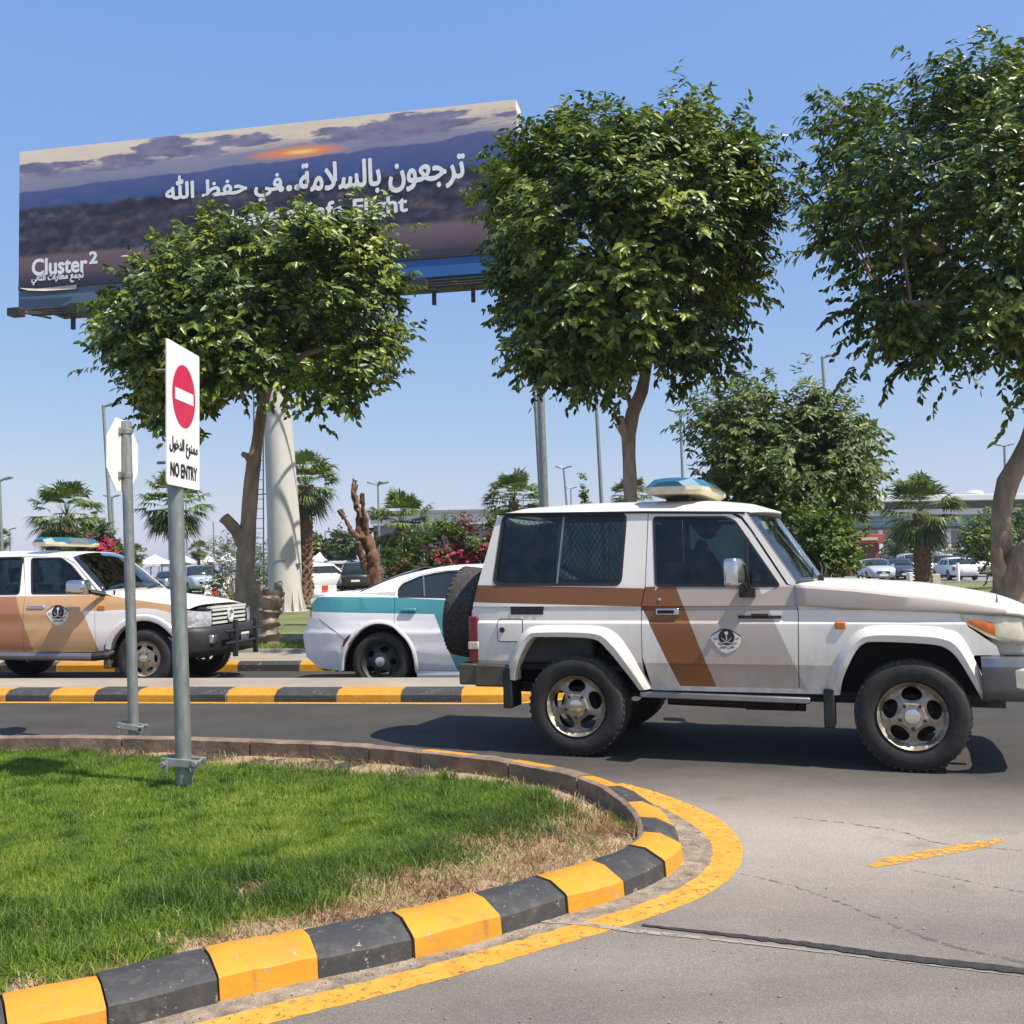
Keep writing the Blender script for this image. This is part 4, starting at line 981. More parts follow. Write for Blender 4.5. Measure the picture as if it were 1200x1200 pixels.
for side in (-1, 1):
    b.tube([(gut[0][0], side * 0.703, gut[0][1] - 0.004), (gut[1][0], side * 0.703, gut[1][1] - 0.004), (1.10, side * 0.703, gut[2][1] + 0.002), (gut[2][0] + 0.0, side * 0.70, gut[2][1] - 0.005)], 0.009, 8)
b.obj('rain_gutter', M['black'], rf)
# bonnet
hs = S.L([(931, 709), (1000, 713), (1117, 717), (1170, 720)]); he = S.L([(932, 687), (1000, 692), (1117, 705), (1160, 711)])
rows = []
for x in np.linspace(hs[0][0] + 0.008, 3.05, 20):
    zs_ = interp(x, hs); ze = interp(x, he); f = max(0, (x - 2.80) / 0.25)
    ze -= 0.030 * f ** 2 + max(0, x - 2.80) * 0.08; zc_ = ze + interp(x, [(1.58, 0.030), (2.0, 0.052), (2.45, 0.075), (2.85, 0.062), (3.05, 0.035)]); w = w_lc(x, 1.1) - 0.05 * f ** 2
    zs_ = min(zs_, ze - 0.03)
    half = [(w - 0.002, zs_), (w, zs_ + 0.012), (w - 0.003, ze - 0.012), (w - 0.014, ze), (w - 0.07, ze + 0.010), (w * 0.72, ze + 0.018), (w * 0.60, max(zc_ - 0.010, ze + 0.02)), (w * 0.50, zc_), (0, zc_ + 0.006)]
    rows.append([Vector((x, -y, z)) for y, z in half] + [Vector((x, y, z)) for y, z in reversed(half[:-1])])
last = rows[-1]; rows.append([Vector((3.085, v.y * 0.985, min(v.z - 0.035, last[1].z + 0.02) if 1 < i < 15 else v.z)) for i, v in enumerate(last)])
b = MB(); b.grid(rows)
n = len(rows[0])
for i in range(len(b.f)):
    j = i % (n - 1); x = b.v[b.f[i][0]][0]
    b.m[i] = 1 if (j in (0, 1, 2) or j in (n - 2, n - 3, n - 4)) and x < 2.84 else 0
bn = b.obj('bonnet', [M['white'], M['tan']], LC, smooth=40)
sd = bn.modifiers.new('thick', 'SOLIDIFY'); sd.thickness = 0.015; sd.offset = -1
b = MB(); b.box(1.50, 1.62, -0.74, 0.74, 1.16, 1.255); b.obj('cowl', M['black'], LC, bevel=0.01)
# windscreen
wb, wt = apW
rows = []
for k in range(7):
    t = k / 6; z = wb[1] - 0.01 + (wt[1] - wb[1]) * t; x = wb[0] + (wt[0] - wb[0]) * t; hw = 0.765 + (0.672 - 0.765) * t
    rows.append([Vector((x + 0.165 * (1 - (y / hw) ** 2), y, z)) for y in np.linspace(-hw, hw, 13)])
ws = MB().grid(rows).obj('windscreen', M['glass_clear'], LC, smooth=60)
b = MB(); e = [rows[k][0] for k in range(7)] + [rows[-1][k] for k in range(13)] + [rows[6 - k][-1] for k in range(7)] + [rows[0][12 - k] for k in range(13)]
b.tube([p + Vector((0.004, 0, 0)) for p in e], 0.015, 6); b.obj('seal', M['black'], ws)
b = MB()
for y in (-0.45, 0.12):
    p0 = Vector((wb[0] + 0.155, y, wb[1] + 0.03)); p1 = p0 + Vector((-0.03, 0.50, 0.10)); b.tube([p0, p0.lerp(p1, 0.5) + Vector((0.012, 0, 0.006)), p1], 0.007, 6); b.box(p0.x - 0.02, p0.x + 0.02, y - 0.02, y + 0.02, p0.z - 0.03, p0.z + 0.01)
b.obj('wiper', M['black'], ws)
b = MB(); b.box(1.36, 1.38, -0.12, 0.12, 1.60, 1.68); b.obj('rear_view_mirror', M['black'], LC, bevel=0.01)
b = MB(); xx = wt[0] + 0.06; b.add([(xx + 0.03, -0.55, 1.70), (xx + 0.05, -0.43, 1.70), (xx + 0.08, -0.45, 1.64), (xx + 0.06, -0.56, 1.64)], [(0, 1, 2, 3)]); b.obj('windscreen_sticker', M['decal_white'], ws, smooth=0)
# nose: grille, lamps, bumper
b = MB(); b.box(2.80, 3.02, -0.66, 0.66, 0.76, 1.05); b.obj('front_panel', M['white'], LC, bevel=0.02)
b = MB(); b.box(2.99, 3.062, -0.40, 0.40, 0.80, 1.00)
gr = b.obj('grille', M['black'], LC, bevel=0.01)
b = MB()
for k in range(4): b.box(3.05, 3.08, -0.38, 0.38, 0.825 + 0.045 * k, 0.848 + 0.045 * k)
b.obj('grille_bar', M['steel'], gr, smooth=0)
for side in (-1, 1):
    P0 = [S(1126, 725, 0.78), S(1134, 737, 0.78), S(1168, 757, 0.77), S(1172, 722, 0.77)]
    rows = []
    zt = 1.03; 
    sec = [(P0[0][0], 0.785, 1.000, 1.046), (2.68, 0.780, 0.956, 1.046), (2.78, 0.768, 0.893, 1.044), (2.89, 0.750, 0.848, 1.036), (2.99, 0.715, 0.838, 1.026), (3.045, 0.63, 0.835, 1.02), (3.06, 0.42, 0.835, 1.015)]
    for x, y, z0, z1 in sec: rows.append([Vector((x, side * (y + 0.005 * math.sin(math.pi * k / 5)), z0 + (z1 - z0) * k / 5)) for k in range(6)])
    hlm = MB().grid(rows).obj('headlamp', M['lens_yellowed'], LC, smooth=60); sd = hlm.modifiers.new('t', 'SOLIDIFY'); sd.thickness = 0.03; sd.offset = -1
    rows = []
    for x, y, z0, z1 in [(2.665, 0.7835, 0.985, 1.0), (2.72, 0.781, 0.948, 1.0), (2.78, 0.770, 0.915, 0.992), (2.83, 0.757, 0.895, 0.982)]:
        rows.append([Vector((x, side * (y + 0.005 * math.sin(math.pi * (0.1 + 0.8 * k / 3)) + 0.004), z0 + (z1 - z0) * k / 3)) for k in range(4)])
    MB().grid(rows).obj('turn_signal', M['amber'], hlm, smooth=60)
prof = [(0, 0.765), (0.055, 0.755), (0.07, 0.70), (0.075, 0.56), (0.04, 0.49), (0.0, 0.475)]
rows = []
for px, py, nx, ny in [(2.735, -0.80, 0, -1), (2.86, -0.80, 0, -1), (3.05, -0.775, 0.35, -0.94), (3.14, -0.70, 0.8, -0.6), (3.17, -0.55, 1, -0.1), (3.19, 0, 1, 0), (3.17, 0.55, 1, 0.1), (3.14, 0.70, 0.8, 0.6), (3.05, 0.775, 0.35, 0.94), (2.86, 0.80, 0, 1), (2.735, 0.80, 0, 1)]:
    l = math.hypot(nx, ny); rows.append([Vector((px + nx / l * o, py + ny / l * o * 0.6, z + (0.0 if px > 2.8 else 0.0))) for o, z in prof])
b = MB().grid(rows)
for i in range(len(b.f)): b.m[i] = 0 if i % 5 < 2 else 1
fb_ = b.obj('front_bumper', [M['steel'], M['bumper_grey']], LC, smooth=50); sd = fb_.modifiers.new('t', 'SOLIDIFY'); sd.thickness = 0.02; sd.offset = -1
for side in (-1, 1):
    b = MB(); b.box(3.12, 3.205, side * 0.66 - 0.09, side * 0.66 + 0.09, 0.555, 0.685); b.obj('fog_lamp', M['lens_yellowed'], fb_, bevel=0.02)
    b = MB(); b.box(2.91, 3.03, min(side * 0.76, side * 0.835), max(side * 0.76, side * 0.835), 0.545, 0.70); b.obj('bumper_lamp', M['lens_yellowed'], fb_, bevel=0.025)
b = MB(); b.box(-0.945, -0.80, -0.80, 0.80, 0.50, 0.665); 
for side in (-1, 1): b.box(-0.81, -0.53, min(side * 0.74, side * 0.815), max(side * 0.74, side * 0.815), 0.49, 0.660)
b.obj('rear_bumper', M['bumper_olive'], LC, bevel=0.015)
# rear wall with its window
rows = []
for z in (0.62, 0.68, 1.06, 1.27, 1.5, 1.79):
    x = interp(z, [(0.673, re_[3][0]), (1.06, re_[2][0]), (1.27, re_[1][0]), (1.80, re_[0][0])]) + 0.006; w = w_lc(x, z)
    rows.append([Vector((x - 0.03 * (1 - (y / w) ** 2), y, z)) for y in np.linspace(-w, w, 9)])
rw_ = MB().grid(rows).obj('rear_door', M['white'], LC, smooth=50); sd = rw_.modifiers.new('t', 'SOLIDIFY'); sd.thickness = 0.02
b = MB(); b.box(-0.80, -0.62, -0.5, 0.5, 1.32, 1.70, M=Matrix.Identity(4)); 
rows = [[Vector((-0.835 + (z - 1.3) * 0.33, y, z)) for y in np.linspace(-0.52, 0.52, 5)] for z in (1.32, 1.52, 1.72)]
MB().grid(rows).obj('rear_window', M['glass_dark'], rw_, smooth=60)
# spare wheel hung on the tail
sp = Matrix(((0, 0, -1, 0), (1, 0, 0, 0), (0, -1, 0, 0), (0, 0, 0, 1)))
sw = build_wheel(LC, Vector((-1.165, -0.22, 1.045)), -1, 0.372, 0.235, 0.215, 'five_spoke', 'spare_wheel', axis=Matrix.Rotation(R(8), 4, 'Y') @ sp)
b = MB(); b.box(-0.98, -0.80, -0.32, -0.12, 0.95, 1.14); b.obj('spare_wheel_bracket', M['black'], LC, bevel=0.01)
# road wheels
for x in (0.0, (_b - _a).length):
    for side in (-1, 1):
        build_wheel(LC, Vector((x, side * 0.835, 0.368)), side, 0.368, 0.255, 0.222, 'five_spoke', axis=None)
# underbody, arches, floor, cabin
WB = (_b - _a).length
ch = dark_box(LC, [(-0.75, 2.85, -0.52, 0.52, 0.48, 0.66), (0.46, WB - 0.52, -0.76, 0.76, 0.47, 0.56), (-0.75, 0.5, -0.56, 0.56, 0.6, 0.98), (WB - 0.5, 2.82, -0.56, 0.56, 0.55, 0.98), (WB - 0.62, WB - 0.50, -0.755, 0.755, 0.5, 1.0), (0.42, 0.46, -0.755, 0.755, 0.5, 1.0), (-0.55, -0.50, -0.755, 0.755, 0.6, 1.0), (-0.55, 0.46, -0.755, 0.755, 0.97, 1.0), (WB - 0.5, 2.8, -0.74, 0.74, 0.96, 1.0)])
b = MB(); b.tube([(-0.0, -0.66, 0.36), (0, 0.66, 0.36)], 0.05, 10); b.tube([(WB, -0.66, 0.36), (WB, 0.66, 0.36)], 0.05, 10); b.lathe([(0.02, -0.13), (0.13, -0.06), (0.14, 0.06), (0.02, 0.13)], 16, Matrix.Translation((0.0, 0.05, 0.36)) @ Matrix.Rotation(R(90), 4, 'X'))
for side in (-1, 1): b.bar((-0.6, side * 0.48, 0.47), (2.9, side * 0.48, 0.44), 0.07, 0.09); b.bar((-0.55, side * 0.54, 0.50), (0.55, side * 0.54, 0.42), 0.07, 0.03); b.bar((1.2, -0.55, 0.40), (1.55, -0.55, 0.40), 0.14, 0.10)
b.tube([(0.6, -0.40, 0.38), (1.6, -0.40, 0.36)], 0.04, 8)
b.obj('axles_and_frame', M['steel_dark'], LC, smooth=30)
dark_box(LC, [(-0.72, 1.75, -0.74, 0.74, 0.62, 0.66), (1.50, 1.72, -0.72, 0.72, 0.66, 1.19)], 'dashboard')
for y in (-0.36, 0.36): seat(LC, 0.86, y, 0.80)
for y in (-0.72, 0.40): MB().box(-0.5, 0.1, y, y + 0.32, 0.66, 1.05).obj('rear_bench', M['cloth'], LC, bevel=0.03)
dark_box(LC, [(0.52, 0.54, -0.70, 0.70, 0.66, 1.70)], 'partition')
b = MB(); b.tube([Vector((1.36, 0.36, 1.12)) + Matrix.Rotation(R(-25), 3, 'Y') @ Vector((0, 0.19 * math.cos(a), 0.19 * math.sin(a))) for a in np.linspace(0, 2 * math.pi, 25)], 0.014, 6); b.tube([(1.36, 0.36, 1.12), (1.56, 0.36, 1.04)], 0.02, 6); b.obj('steering_wheel', M['black'], LC)
# wire guard behind the rear side windows
for side in (-1, 1):
    b = MB(); x0, x1, z0, z1 = -0.56, 0.36, 1.29, 1.75
    for k in range(-12, 26):
        for s_ in (1, -1):
            xa = x0 + k * 0.042; xb = xa + s_ * (z1 - z0) * 0.62
            if s_ < 0: xa, xb = xa + 0.02, xb + 0.02
            pa, pb = Vector((xa, 0, z0)), Vector((xb, 0, z1))
            t0, t1 = 0.0, 1.0; dx = xb - xa
            for lim, sg in ((x0, 1), (x1, -1)):
                if abs(dx) > 1e-9:
                    tt = (lim - xa) / dx
                    if dx * sg > 0: t0 = max(t0, tt)
                    else: t1 = min(t1, tt)
            if t1 - t0 < 0.05: continue
            p, q = pa.lerp(pb, t0), pa.lerp(pb, t1)
            b.bar((p.x, side * (w_lc(0, p.z) - 0.055), p.z), (q.x, side * (w_lc(0, q.z) - 0.055), q.z), 0.003, 0.003)
    b.obj('window_guard', M['steel'], LC, smooth=0)
# door mirrors on their stalks
for side in (-1, 1):
    m0 = S(876, 694, 0.80); b = MB(); b.box(m0[0] - 0.055, m0[0] + 0.055, min(side * 0.785, side * 0.835), max(side * 0.785, side * 0.835), m0[1] - 0.035, m0[1] + 0.035)
    b.tube([(m0[0], side * 0.82, m0[1] + 0.01), (m0[0] - 0.01, side * 0.90, m0[1] + 0.06), (m0[0] - 0.03, side * 0.955, m0[1] + 0.09)], 0.014, 8); b.tube([(m0[0] + 0.02, side * 0.82, m0[1] + 0.02), (m0[0] + 0.0, side * 0.93, m0[1] + 0.20)], 0.010, 8)
    mr = b.obj('mirror', M['black'], LC, bevel=0.006)
    q = S(861, 671, 0.99)
    b = MB(); b.box(-0.055, 0.045, -0.095, 0.095, -0.095, 0.10, M=Matrix.Translation((q[0], side * 0.985, q[1])) @ Matrix.Rotation(R(side * 12), 4, 'Z')); b.obj('mirror_head', M['chrome'], mr, bevel=0.025)
lightbar(LC, 0.74, 1.915, 1.32, wid=1.4)
b = MB(); ax = S(1182, 700, 0.5); b.tube([(2.86, -0.62, 1.09), (2.86, -0.62, 1.13)], 0.008, 6); b.tube([(2.86, -0.62, 1.13), (2.86, -0.62, 1.155)], 0.005, 6); b.obj('antenna', M['steel'], LC)
# ------------------------------------------------------------------ cars made of a side silhouette and a skin across it
M['car_glass'] = pm('dark_car_glass', (0.02, 0.026, 0.028), 0.06, var=0.2, scale=3, spec=0.6)
def skin(root, pts, wf, name, mat, crown=0.03, sink=0.0, nseg=12, p=2.5, smooth=45):
    rows = []; n = len(pts)
    for i, (x, z) in enumerate(pts):
        a, b_ = pts[max(i - 1, 0)], pts[min(i + 1, n - 1)]; d = Vector((b_[0] - a[0], b_[1] - a[1])).normalized(); nx, nz = -d.y, d.x
        w = wf(x, z) - 0.0015; row = []
        for t in np.linspace(-1, 1, nseg + 1):
            c = crown * (1 - abs(t) ** p) - sink; row.append(Vector((x + nx * c, t * w, z + nz * c)))
        rows.append(row)
    o = MB().grid(rows).obj(name, mat, root, smooth=smooth); sd = o.modifiers.new('t', 'SOLIDIFY'); sd.thickness = 0.012; sd.offset = -1
    return o
def arch_pts(cx, cz, r, z0, n=13):
    """arch cut read from rear to front along the sill"""
    a0 = math.asin(max(-1, min(1, (z0 - cz) / r)))
    return [(cx + r * math.cos(a), cz + r * math.sin(a)) for a in np.linspace(math.pi - a0, a0, n)]
def dense(pts, st=0.12):
    out = [pts[0]]
    for a, b_ in zip(pts, pts[1:]):
        k = max(1, int(math.hypot(b_[0] - a[0], b_[1] - a[1]) / st))
        out += [(a[0] + (b_[0] - a[0]) * j / k, a[1] + (b_[1] - a[1]) * j / k) for j in range(1, k + 1)]
    return out
def simple_wheel(root, x, y, side, r, wd, rim, col='alloy'):
    Mx = Matrix.Translation((x, y, r)) @ Matrix(((1, 0, 0, 0), (0, 0, side, 0), (0, 1, 0, 0), (0, 0, 0, 1)))
    b = MB(); b.lathe([(rim, -wd), (r - 0.03, -wd), (r, -wd + 0.03), (r, -0.03), (r - 0.03, 0), (rim, 0.0), (rim * 0.95, -0.03), (1e-4, -0.03)], 20, Mx); w = b.obj('wheel', M['rubber'], root)
    b = MB(); b.lathe([(rim * 0.95, -0.028), (rim * 0.5, -0.012), (1e-4, -0.008)], 5 if col == 'alloy' else 12, Mx); b.obj('rim', M[col], w)
    return w
# ---- the long sand-striped off-roader on the left
def w_lx(x, z):
    w = interp(z, [(0.40, 0.90), (0.55, 0.945), (0.80, 0.962), (0.84, 0.955), (1.0, 0.962), (1.13, 0.945), (1.20, 0.925), (1.68, 0.77), (1.85, 0.70)])
    if x > 3.0: w -= 0.16 * ((x - 3.0) / 0.75) ** 2
    if x < -0.5: w -= 0.06 * ((-0.5 - x) / 0.5) ** 2
    return w
_fa = gp(168, 807, -0.13); LX_YAW = R(-9.0); _lf = Vector((math.cos(LX_YAW), math.sin(LX_YAW), 0)); LXW = 2.85
X = Side(_fa - _lf * LXW, LX_YAW, w_lx, 0.955)
LX = thing('police_car', 'long white police off-roader with sand coloured doors and a black bull bar', 'police car', X.c, LX_YAW)
zb, zg = X(75, 697)[1], X(50, 651.5)[1]
gx = X(72, 652)
fwin = round_poly(X.L([(37.5, 654.5), (72, 654), (84, 663), (101, 684), (107, 695.5), (37.5, 695.5)]), 0.03, 3)
xB = X(30, 697)[0]; xF = X(113, 697)[0]
rwinp = round_poly([(0.10, zb + 0.02), (X(26.5, 675)[0], zb + 0.02), (X(26.5, 654)[0], zg - 0.02), (0.18, zg - 0.02)], 0.04, 3)
qwinp = round_poly([(-0.72, zb + 0.02), (-0.02, zb + 0.02), (0.05, zg - 0.02), (-0.62, zg - 0.02)], 0.04, 3)
z0 = X(100, 764)[1]
apl = X.L([(120, 694), (84, 652.5)])
hoodE = X.L([(121, 698), (158, 702), (205, 708), (240, 712)], 0.86)
rear = [(-1.00, 0.50), (-1.02, 0.62), (-1.02, zb - 0.1), (-0.99, zb), (-0.84, zg - 0.06), (-0.78, zg + 0.01)]
roofl = [(-0.78, zg + 0.01), (0.2, zg + 0.02), (1.0, zg + 0.01), apl[1]]
scr = [apl[1], apl[0]]
hood = [apl[0], (xF + 0.25, hoodE[0][1]), (hoodE[1][0], hoodE[1][1]), (3.20, hoodE[2][1]), (3.45, hoodE[3][1] - 0.01)]
arF = arch_pts(LXW, 0.40, 0.50, z0 + 0.03); arR = arch_pts(0, 0.40, 0.48, z0 + 0.03)
D1 = X.L([(19, 697.5), (40, 763)]); D2 = X.L([(96.7, 716), (117.5, 764)]); D0 = [(D1[0][0] - 0.95, D1[0][1]), (D1[1][0] - 0.95, D1[1][1])]
wav = X.L([(96, 716), (125, 715.5), (147, 714.5), (170, 712.5), (185, 714), (200, 718), (220, 722)], 0.93)
def liv_x(x, z):
    if z > zb - 0.012: return 0
    if x > 3.28: return 0
    if x > xl(D2, z):
        return 2 if z > interp(x, wav) else 0
    if x > xl(D1, z): return 2
    if x > xl(D0, z): return 1
    return 0
XM = [M['white_clean'], M['rust'], M['sand']]
LV = ([D1, D2, D0, ((0, zb - 0.012), (1, zb - 0.012))] + list(zip(wav, wav[1:])), liv_x)
ZX = (0.55, 0.80, 0.84, 1.0, 1.13, 1.2, 1.4, 1.55)
frontd = [(xB + 0.004, z0), (xB + 0.004, zb), (X(28.5, 652)[0], zg - 0.012), (gx[0], zg - 0.012), X(88, 661), X(113, 693), (xF, zb), (X(113, 764)[0] - 0.004, z0)]
backd = [(arR[-3][0] + 0.05, z0), (xB - 0.004, z0), (xB - 0.004, zb), (X(26.5, 652)[0], zg - 0.012), (0.09, zg - 0.012), (0.03, zb), (0.05, zb - 0.35), (arR[-5][0] + 0.03, arR[-5][1] + 0.02)]
rearq = rear + [(0.08, zg + 0.005), (0.02, zb), (0.04, zb - 0.35)] + [arR[k] for k in range(len(arR) - 5, -1, -1)] + [(-0.6, z0 - 0.04)]
wing = [(xF + 0.006, zb + 0.005), hoodE[1], (3.20, hoodE[2][1]), (3.36, hoodE[3][1]), (3.34, hoodE[3][1] - 0.17), (3.50, 0.80), (LXW + 0.52, 0.62)] + [arF[k] for k in range(len(arF) - 2, -1, -1)] + [(X(113, 764)[0] + 0.004, z0)]
roofside = [(-0.79, zg), (gx[0], zg - 0.004), X(88, 659.5), X(115, 692.5), apl[0], (apl[1][0], apl[1][1]), (1.0, zg + 0.014), (-0.78, zg + 0.014)]
for side in (-1, 1):
    for nm, ol, ho in (('body_side', rearq, [grow(qwinp, 0.01)]), ('front_wing', wing, []), ('roof_side', roofside, [])):
        bm_obj(panel(ol, w_lx, side, ho, livery=LV, zc=ZX), nm, XM, LX)
    for nm, ol, wi, hp in (('door', frontd, fwin, (X(32, 707.5), X(52, 716))), ('door', backd, rwinp, ((0.22, zb - 0.12), (0.40, zb - 0.19)))):
        d_ = bm_obj(panel(ol, w_lx, side, [grow(wi, 0.008)], livery=LV, zc=ZX), nm, XM, LX)
        pane_glass(d_, wi, w_lx, side, 0.01, 'glass_dark', 'window', 0.012, zc=(1.4, 1.55))
        Y = side * (w_lx(0, zb - 0.1)); b = MB(); b.box(hp[0][0], hp[1][0], Y - 0.024, Y + 0.024, (hp[0][1] + hp[1][1]) / 2 - 0.03, (hp[0][1] + hp[1][1]) / 2 + 0.02); hh_ = b.obj('handle', M['chrome'], d_, bevel=0.012); b = MB(); b.box(hp[0][0] - 0.01, hp[1][0] + 0.02, Y - 0.006, Y + 0.006, (hp[0][1] + hp[1][1]) / 2 - 0.055, (hp[0][1] + hp[1][1]) / 2 + 0.03); b.obj('handle_recess', M['bumper_grey'], hh_, bevel=0.004)
        if ol is frontd: e = X(68, 718); emblem(d_, w_lx, side, e[0], e[1], 0.135)
    pane_glass(LX, qwinp, w_lx, side, 0.01, 'glass_dark', 'side_window', 0.012, zc=(1.4, 1.55))
    mk_ = X(119, 712); b = MB(); Y = side * w_lx(2.2, 1.05); b.box(mk_[0] - 0.05, mk_[0] + 0.05, Y - 0.01, Y + 0.012, mk_[1] - 0.03, mk_[1] + 0.03); b.obj('side_marker', M['amber'], LX, bevel=0.006)
    for ar in (arF, arR):
        n = len(ar); rows = []
        for x, z in ar:
            cx = LXW if ar is arF else 0; dx, dz = x - cx, z - 0.40; l = math.hypot(dx, dz); dx, dz = dx / l, dz / l; w = w_lx(min(x, 3.0), z)
            rows.append([Vector((x + dx * a, side * (w + o), z + dz * a)) for a, o in ((0.085, 0.002), (0.07, 0.018), (0.02, 0.022), (0, 0.012), (0, -0.1))])
        strip_faces(rows, 'wheel_flare', M['white_clean'], LX, 35)
    p0 = X(128, 790); b = MB(); b.box(p0[0] - 0.06, p0[0] + 0.03, min(side * 0.70, side * 0.95), max(side * 0.70, side * 0.95), 0.26, 0.60); b.obj('mud_flap', M['bumper_olive'], LX, bevel=0.02)
    b = MB(); b.tube([(0.62, side * 0.96, 0.44), (LXW - 0.72, side * 0.96, 0.42)], 0.055, 10); st = b.obj('side_step', M['steel'], LX)
    b = MB(); b.tube([(LXW - 0.72, side * 0.96, 0.42), (LXW - 0.52, side * 0.95, 0.44), (LXW - 0.45, side * 0.90, 0.48)], [0.058, 0.056, 0.03], 10); b.obj('step_end', M['black'], st)
    q0, q1 = X(81, 680, 1.12), X(104, 696, 1.12)
    b = MB(); b.tube([(q1[0] + 0.12, side * 0.92, zb + 0.0), (q1[0] - 0.02, side * 1.05, zb + 0.04)], 0.035, 8); mr = b.obj('mirror', M['black'], LX)
    b = MB(); b.box(q0[0], q1[0], min(side * 1.02, side * 1.24), max(side * 1.02, side * 1.24), q1[1], q0[1]); b.obj('mirror_head', M['chrome'], mr, bevel=0.05)
    # headlamp wrapping the corner
    rows = []
    for x, y in ((3.34, 0.925), (3.44, 0.905), (3.55, 0.86), (3.60, 0.74), (3.625, 0.58)):
        zt_ = hoodE[3][1] - 0.012 - 0.05 * (x - 3.34) / 0.28; rows.append([Vector((x + 0.012 * math.sin(math.pi * k / 4), side * y, zt_ - 0.215 + 0.215 * k / 4 + (0.05 if k == 0 and x < 3.36 else 0))) for k in range(5)])
    hl_ = MB().grid(rows).obj('headlamp', M['headlamp'], LX, smooth=60)
    b = MB()
    for x, y in ((3.50, 0.80), (3.53, 0.66)): b.lathe([(0.075, 0), (0.05, -0.05), (1e-4, -0.07)], 16, Matrix.Translation((x, side * y, hoodE[3][1] - 0.14)) @ Matrix.Rotation(R(90), 4, 'Y'))
    b.box(3.33, 3.48, min(side * 0.6, side * 0.84), max(side * 0.6, side * 0.84), hoodE[3][1] - 0.23, hoodE[3][1] - 0.05); b.obj('reflector', M['chrome'], hl_)
    b = MB(); b.box(-1.03, -0.88, min(side * 0.76, side * 0.945), max(side * 0.76, side * 0.945), 0.80, 1.08); b.obj('tail_lamp', M['red_lens'], LX, bevel=0.02)
    for x in (0, LXW): build_wheel(LX, Vector((x, side * 0.945, 0.392)), side, 0.392, 0.27, 0.235, 'six_hole')
skin(LX, dense(rear), w_lx, 'tailgate', M['white_clean'], 0.04)
skin(LX, dense(roofl, 0.2), w_lx, 'roof', M['white_clean'], 0.075, nseg=16)
wsx = skin(LX, dense(scr, 0.12), w_lx, 'windscreen', M['glass_clear'], 0.09, sink=0.004)
b = MB(); b.tube([(apl[0][0] + 0.10, -0.5, apl[0][1] + 0.02), (apl[0][0] + 0.03, 0.05, apl[0][1] + 0.08)], 0.012, 6); b.tube([(apl[0][0] + 0.10, 0.1, apl[0][1] + 0.02), (apl[0][0] + 0.03, 0.6, apl[0][1] + 0.08)], 0.012, 6); b.obj('wiper', M['black'], wsx)
skin(LX, dense(hood, 0.15), lambda x, z: w_lx(x, 1.1) - 0.03, 'bonnet', M['white_clean'], 0.05, p=4)
zh = hoodE[3][1]
b = MB(); b.box(3.40, 3.585, -0.58, 0.58, 0.80, zh - 0.01); g_ = b.obj('grille', M['black'], LX, bevel=0.02)
b = MB()
for k in range(4): b.box(3.57, 3.63, -0.53, 0.53, zh - 0.24 + k * 0.058, zh - 0.21 + k * 0.058)
b.box(3.56, 3.625, -0.57, 0.57, zh - 0.028, zh + 0.0); b.lathe([(0.09, 0), (0.10, 0.02), (0.07, 0.025), (0.06, 0.0)], 20, Matrix.Translation((3.632, 0, zh - 0.13)) @ Matrix.Rotation(R(90), 4, 'Y')); b.obj('grille_bar', M['decal_silver'], g_, smooth=30)
prof = [(0.0, 0.80), (0.06, 0.785), (0.10, 0.735), (0.105, 0.50), (0.05, 0.41), (0, 0.40)]
rows = []
for px, py, nx, ny in [(3.36, -0.95, 0, -1), (3.46, -0.94, 0.15, -0.98), (3.58, -0.86, 0.7, -0.7), (3.66, -0.60, 0.98, -0.2), (3.68, 0, 1, 0), (3.66, 0.60, 0.98, 0.2), (3.58, 0.86, 0.7, 0.7), (3.46, 0.94, 0.15, 0.98), (3.36, 0.95, 0, 1)]:
    l = math.hypot(nx, ny); rows.append([Vector((px + nx / l * o, py + ny / l * o * 0.4, z)) for o, z in prof])
fb2 = MB().grid(rows).obj('front_bumper', M['black'], LX, smooth=50); sd = fb2.modifiers.new('t', 'SOLIDIFY'); sd.thickness = 0.03; sd.offset = -1
for side in (-1, 1):
    b = MB(); b.box(3.55, 3.755, side * 0.66 - 0.12, side * 0.66 + 0.12, 0.57, 0.69, M=Matrix.Translation((0, 0, 0))); b.obj('fog_lamp', M['chrome'], fb2, bevel=0.02)
b = MB()
for y in (-0.34, 0.34): b.bar((3.87, y, 0.37), (3.87, y, 0.87), 0.07, 0.06); b.bar((3.60, y, 0.58), (3.87, y, 0.58), 0.06, 0.08)
for z in (0.56, 0.72): b.tube([(3.86, -0.60, z), (3.87, -0.3, z), (3.87, 0.3, z), (3.86, 0.60, z)], 0.024, 8)
b.obj('bull_bar', M['black'], LX, bevel=0.012)
b = MB(); b.box(3.79, 3.80, 0.02, 0.28, 0.575, 0.675); b.obj('number_plate', M['sign_white'], LX, smooth=0)
b = MB(); b.box(-1.09, -0.7, -0.93, 0.93, 0.44, 0.68); b.obj('rear_bumper', M['white_clean'], LX, bevel=0.04)
dark_box(LX, [(-0.95, 3.4, -0.52, 0.52, 0.42, 0.62), (0.56, LXW - 0.58, -0.90, 0.90, 0.44, 0.56), (-0.95, 0.55, -0.6, 0.6, 0.6, 0.95), (LXW - 0.6, 3.45, -0.62, 0.62, 0.55, 0.98), (LXW - 0.6, 3.3, -0.90, 0.90, 0.95, 1.0), (-0.6, 0.6, -0.90, 0.90, 0.92, 0.96), (LXW - 0.62, LXW - 0.56, -0.9, 0.9, 0.45, 1.0), (0.52, 0.58, -0.9, 0.9, 0.45, 0.95)])
dark_box(LX, [(-0.9, 2.2, -0.85, 0.85, 0.58, 0.62), (1.95, 2.35, -0.86, 0.86, 0.62, 1.12)], 'dashboard')
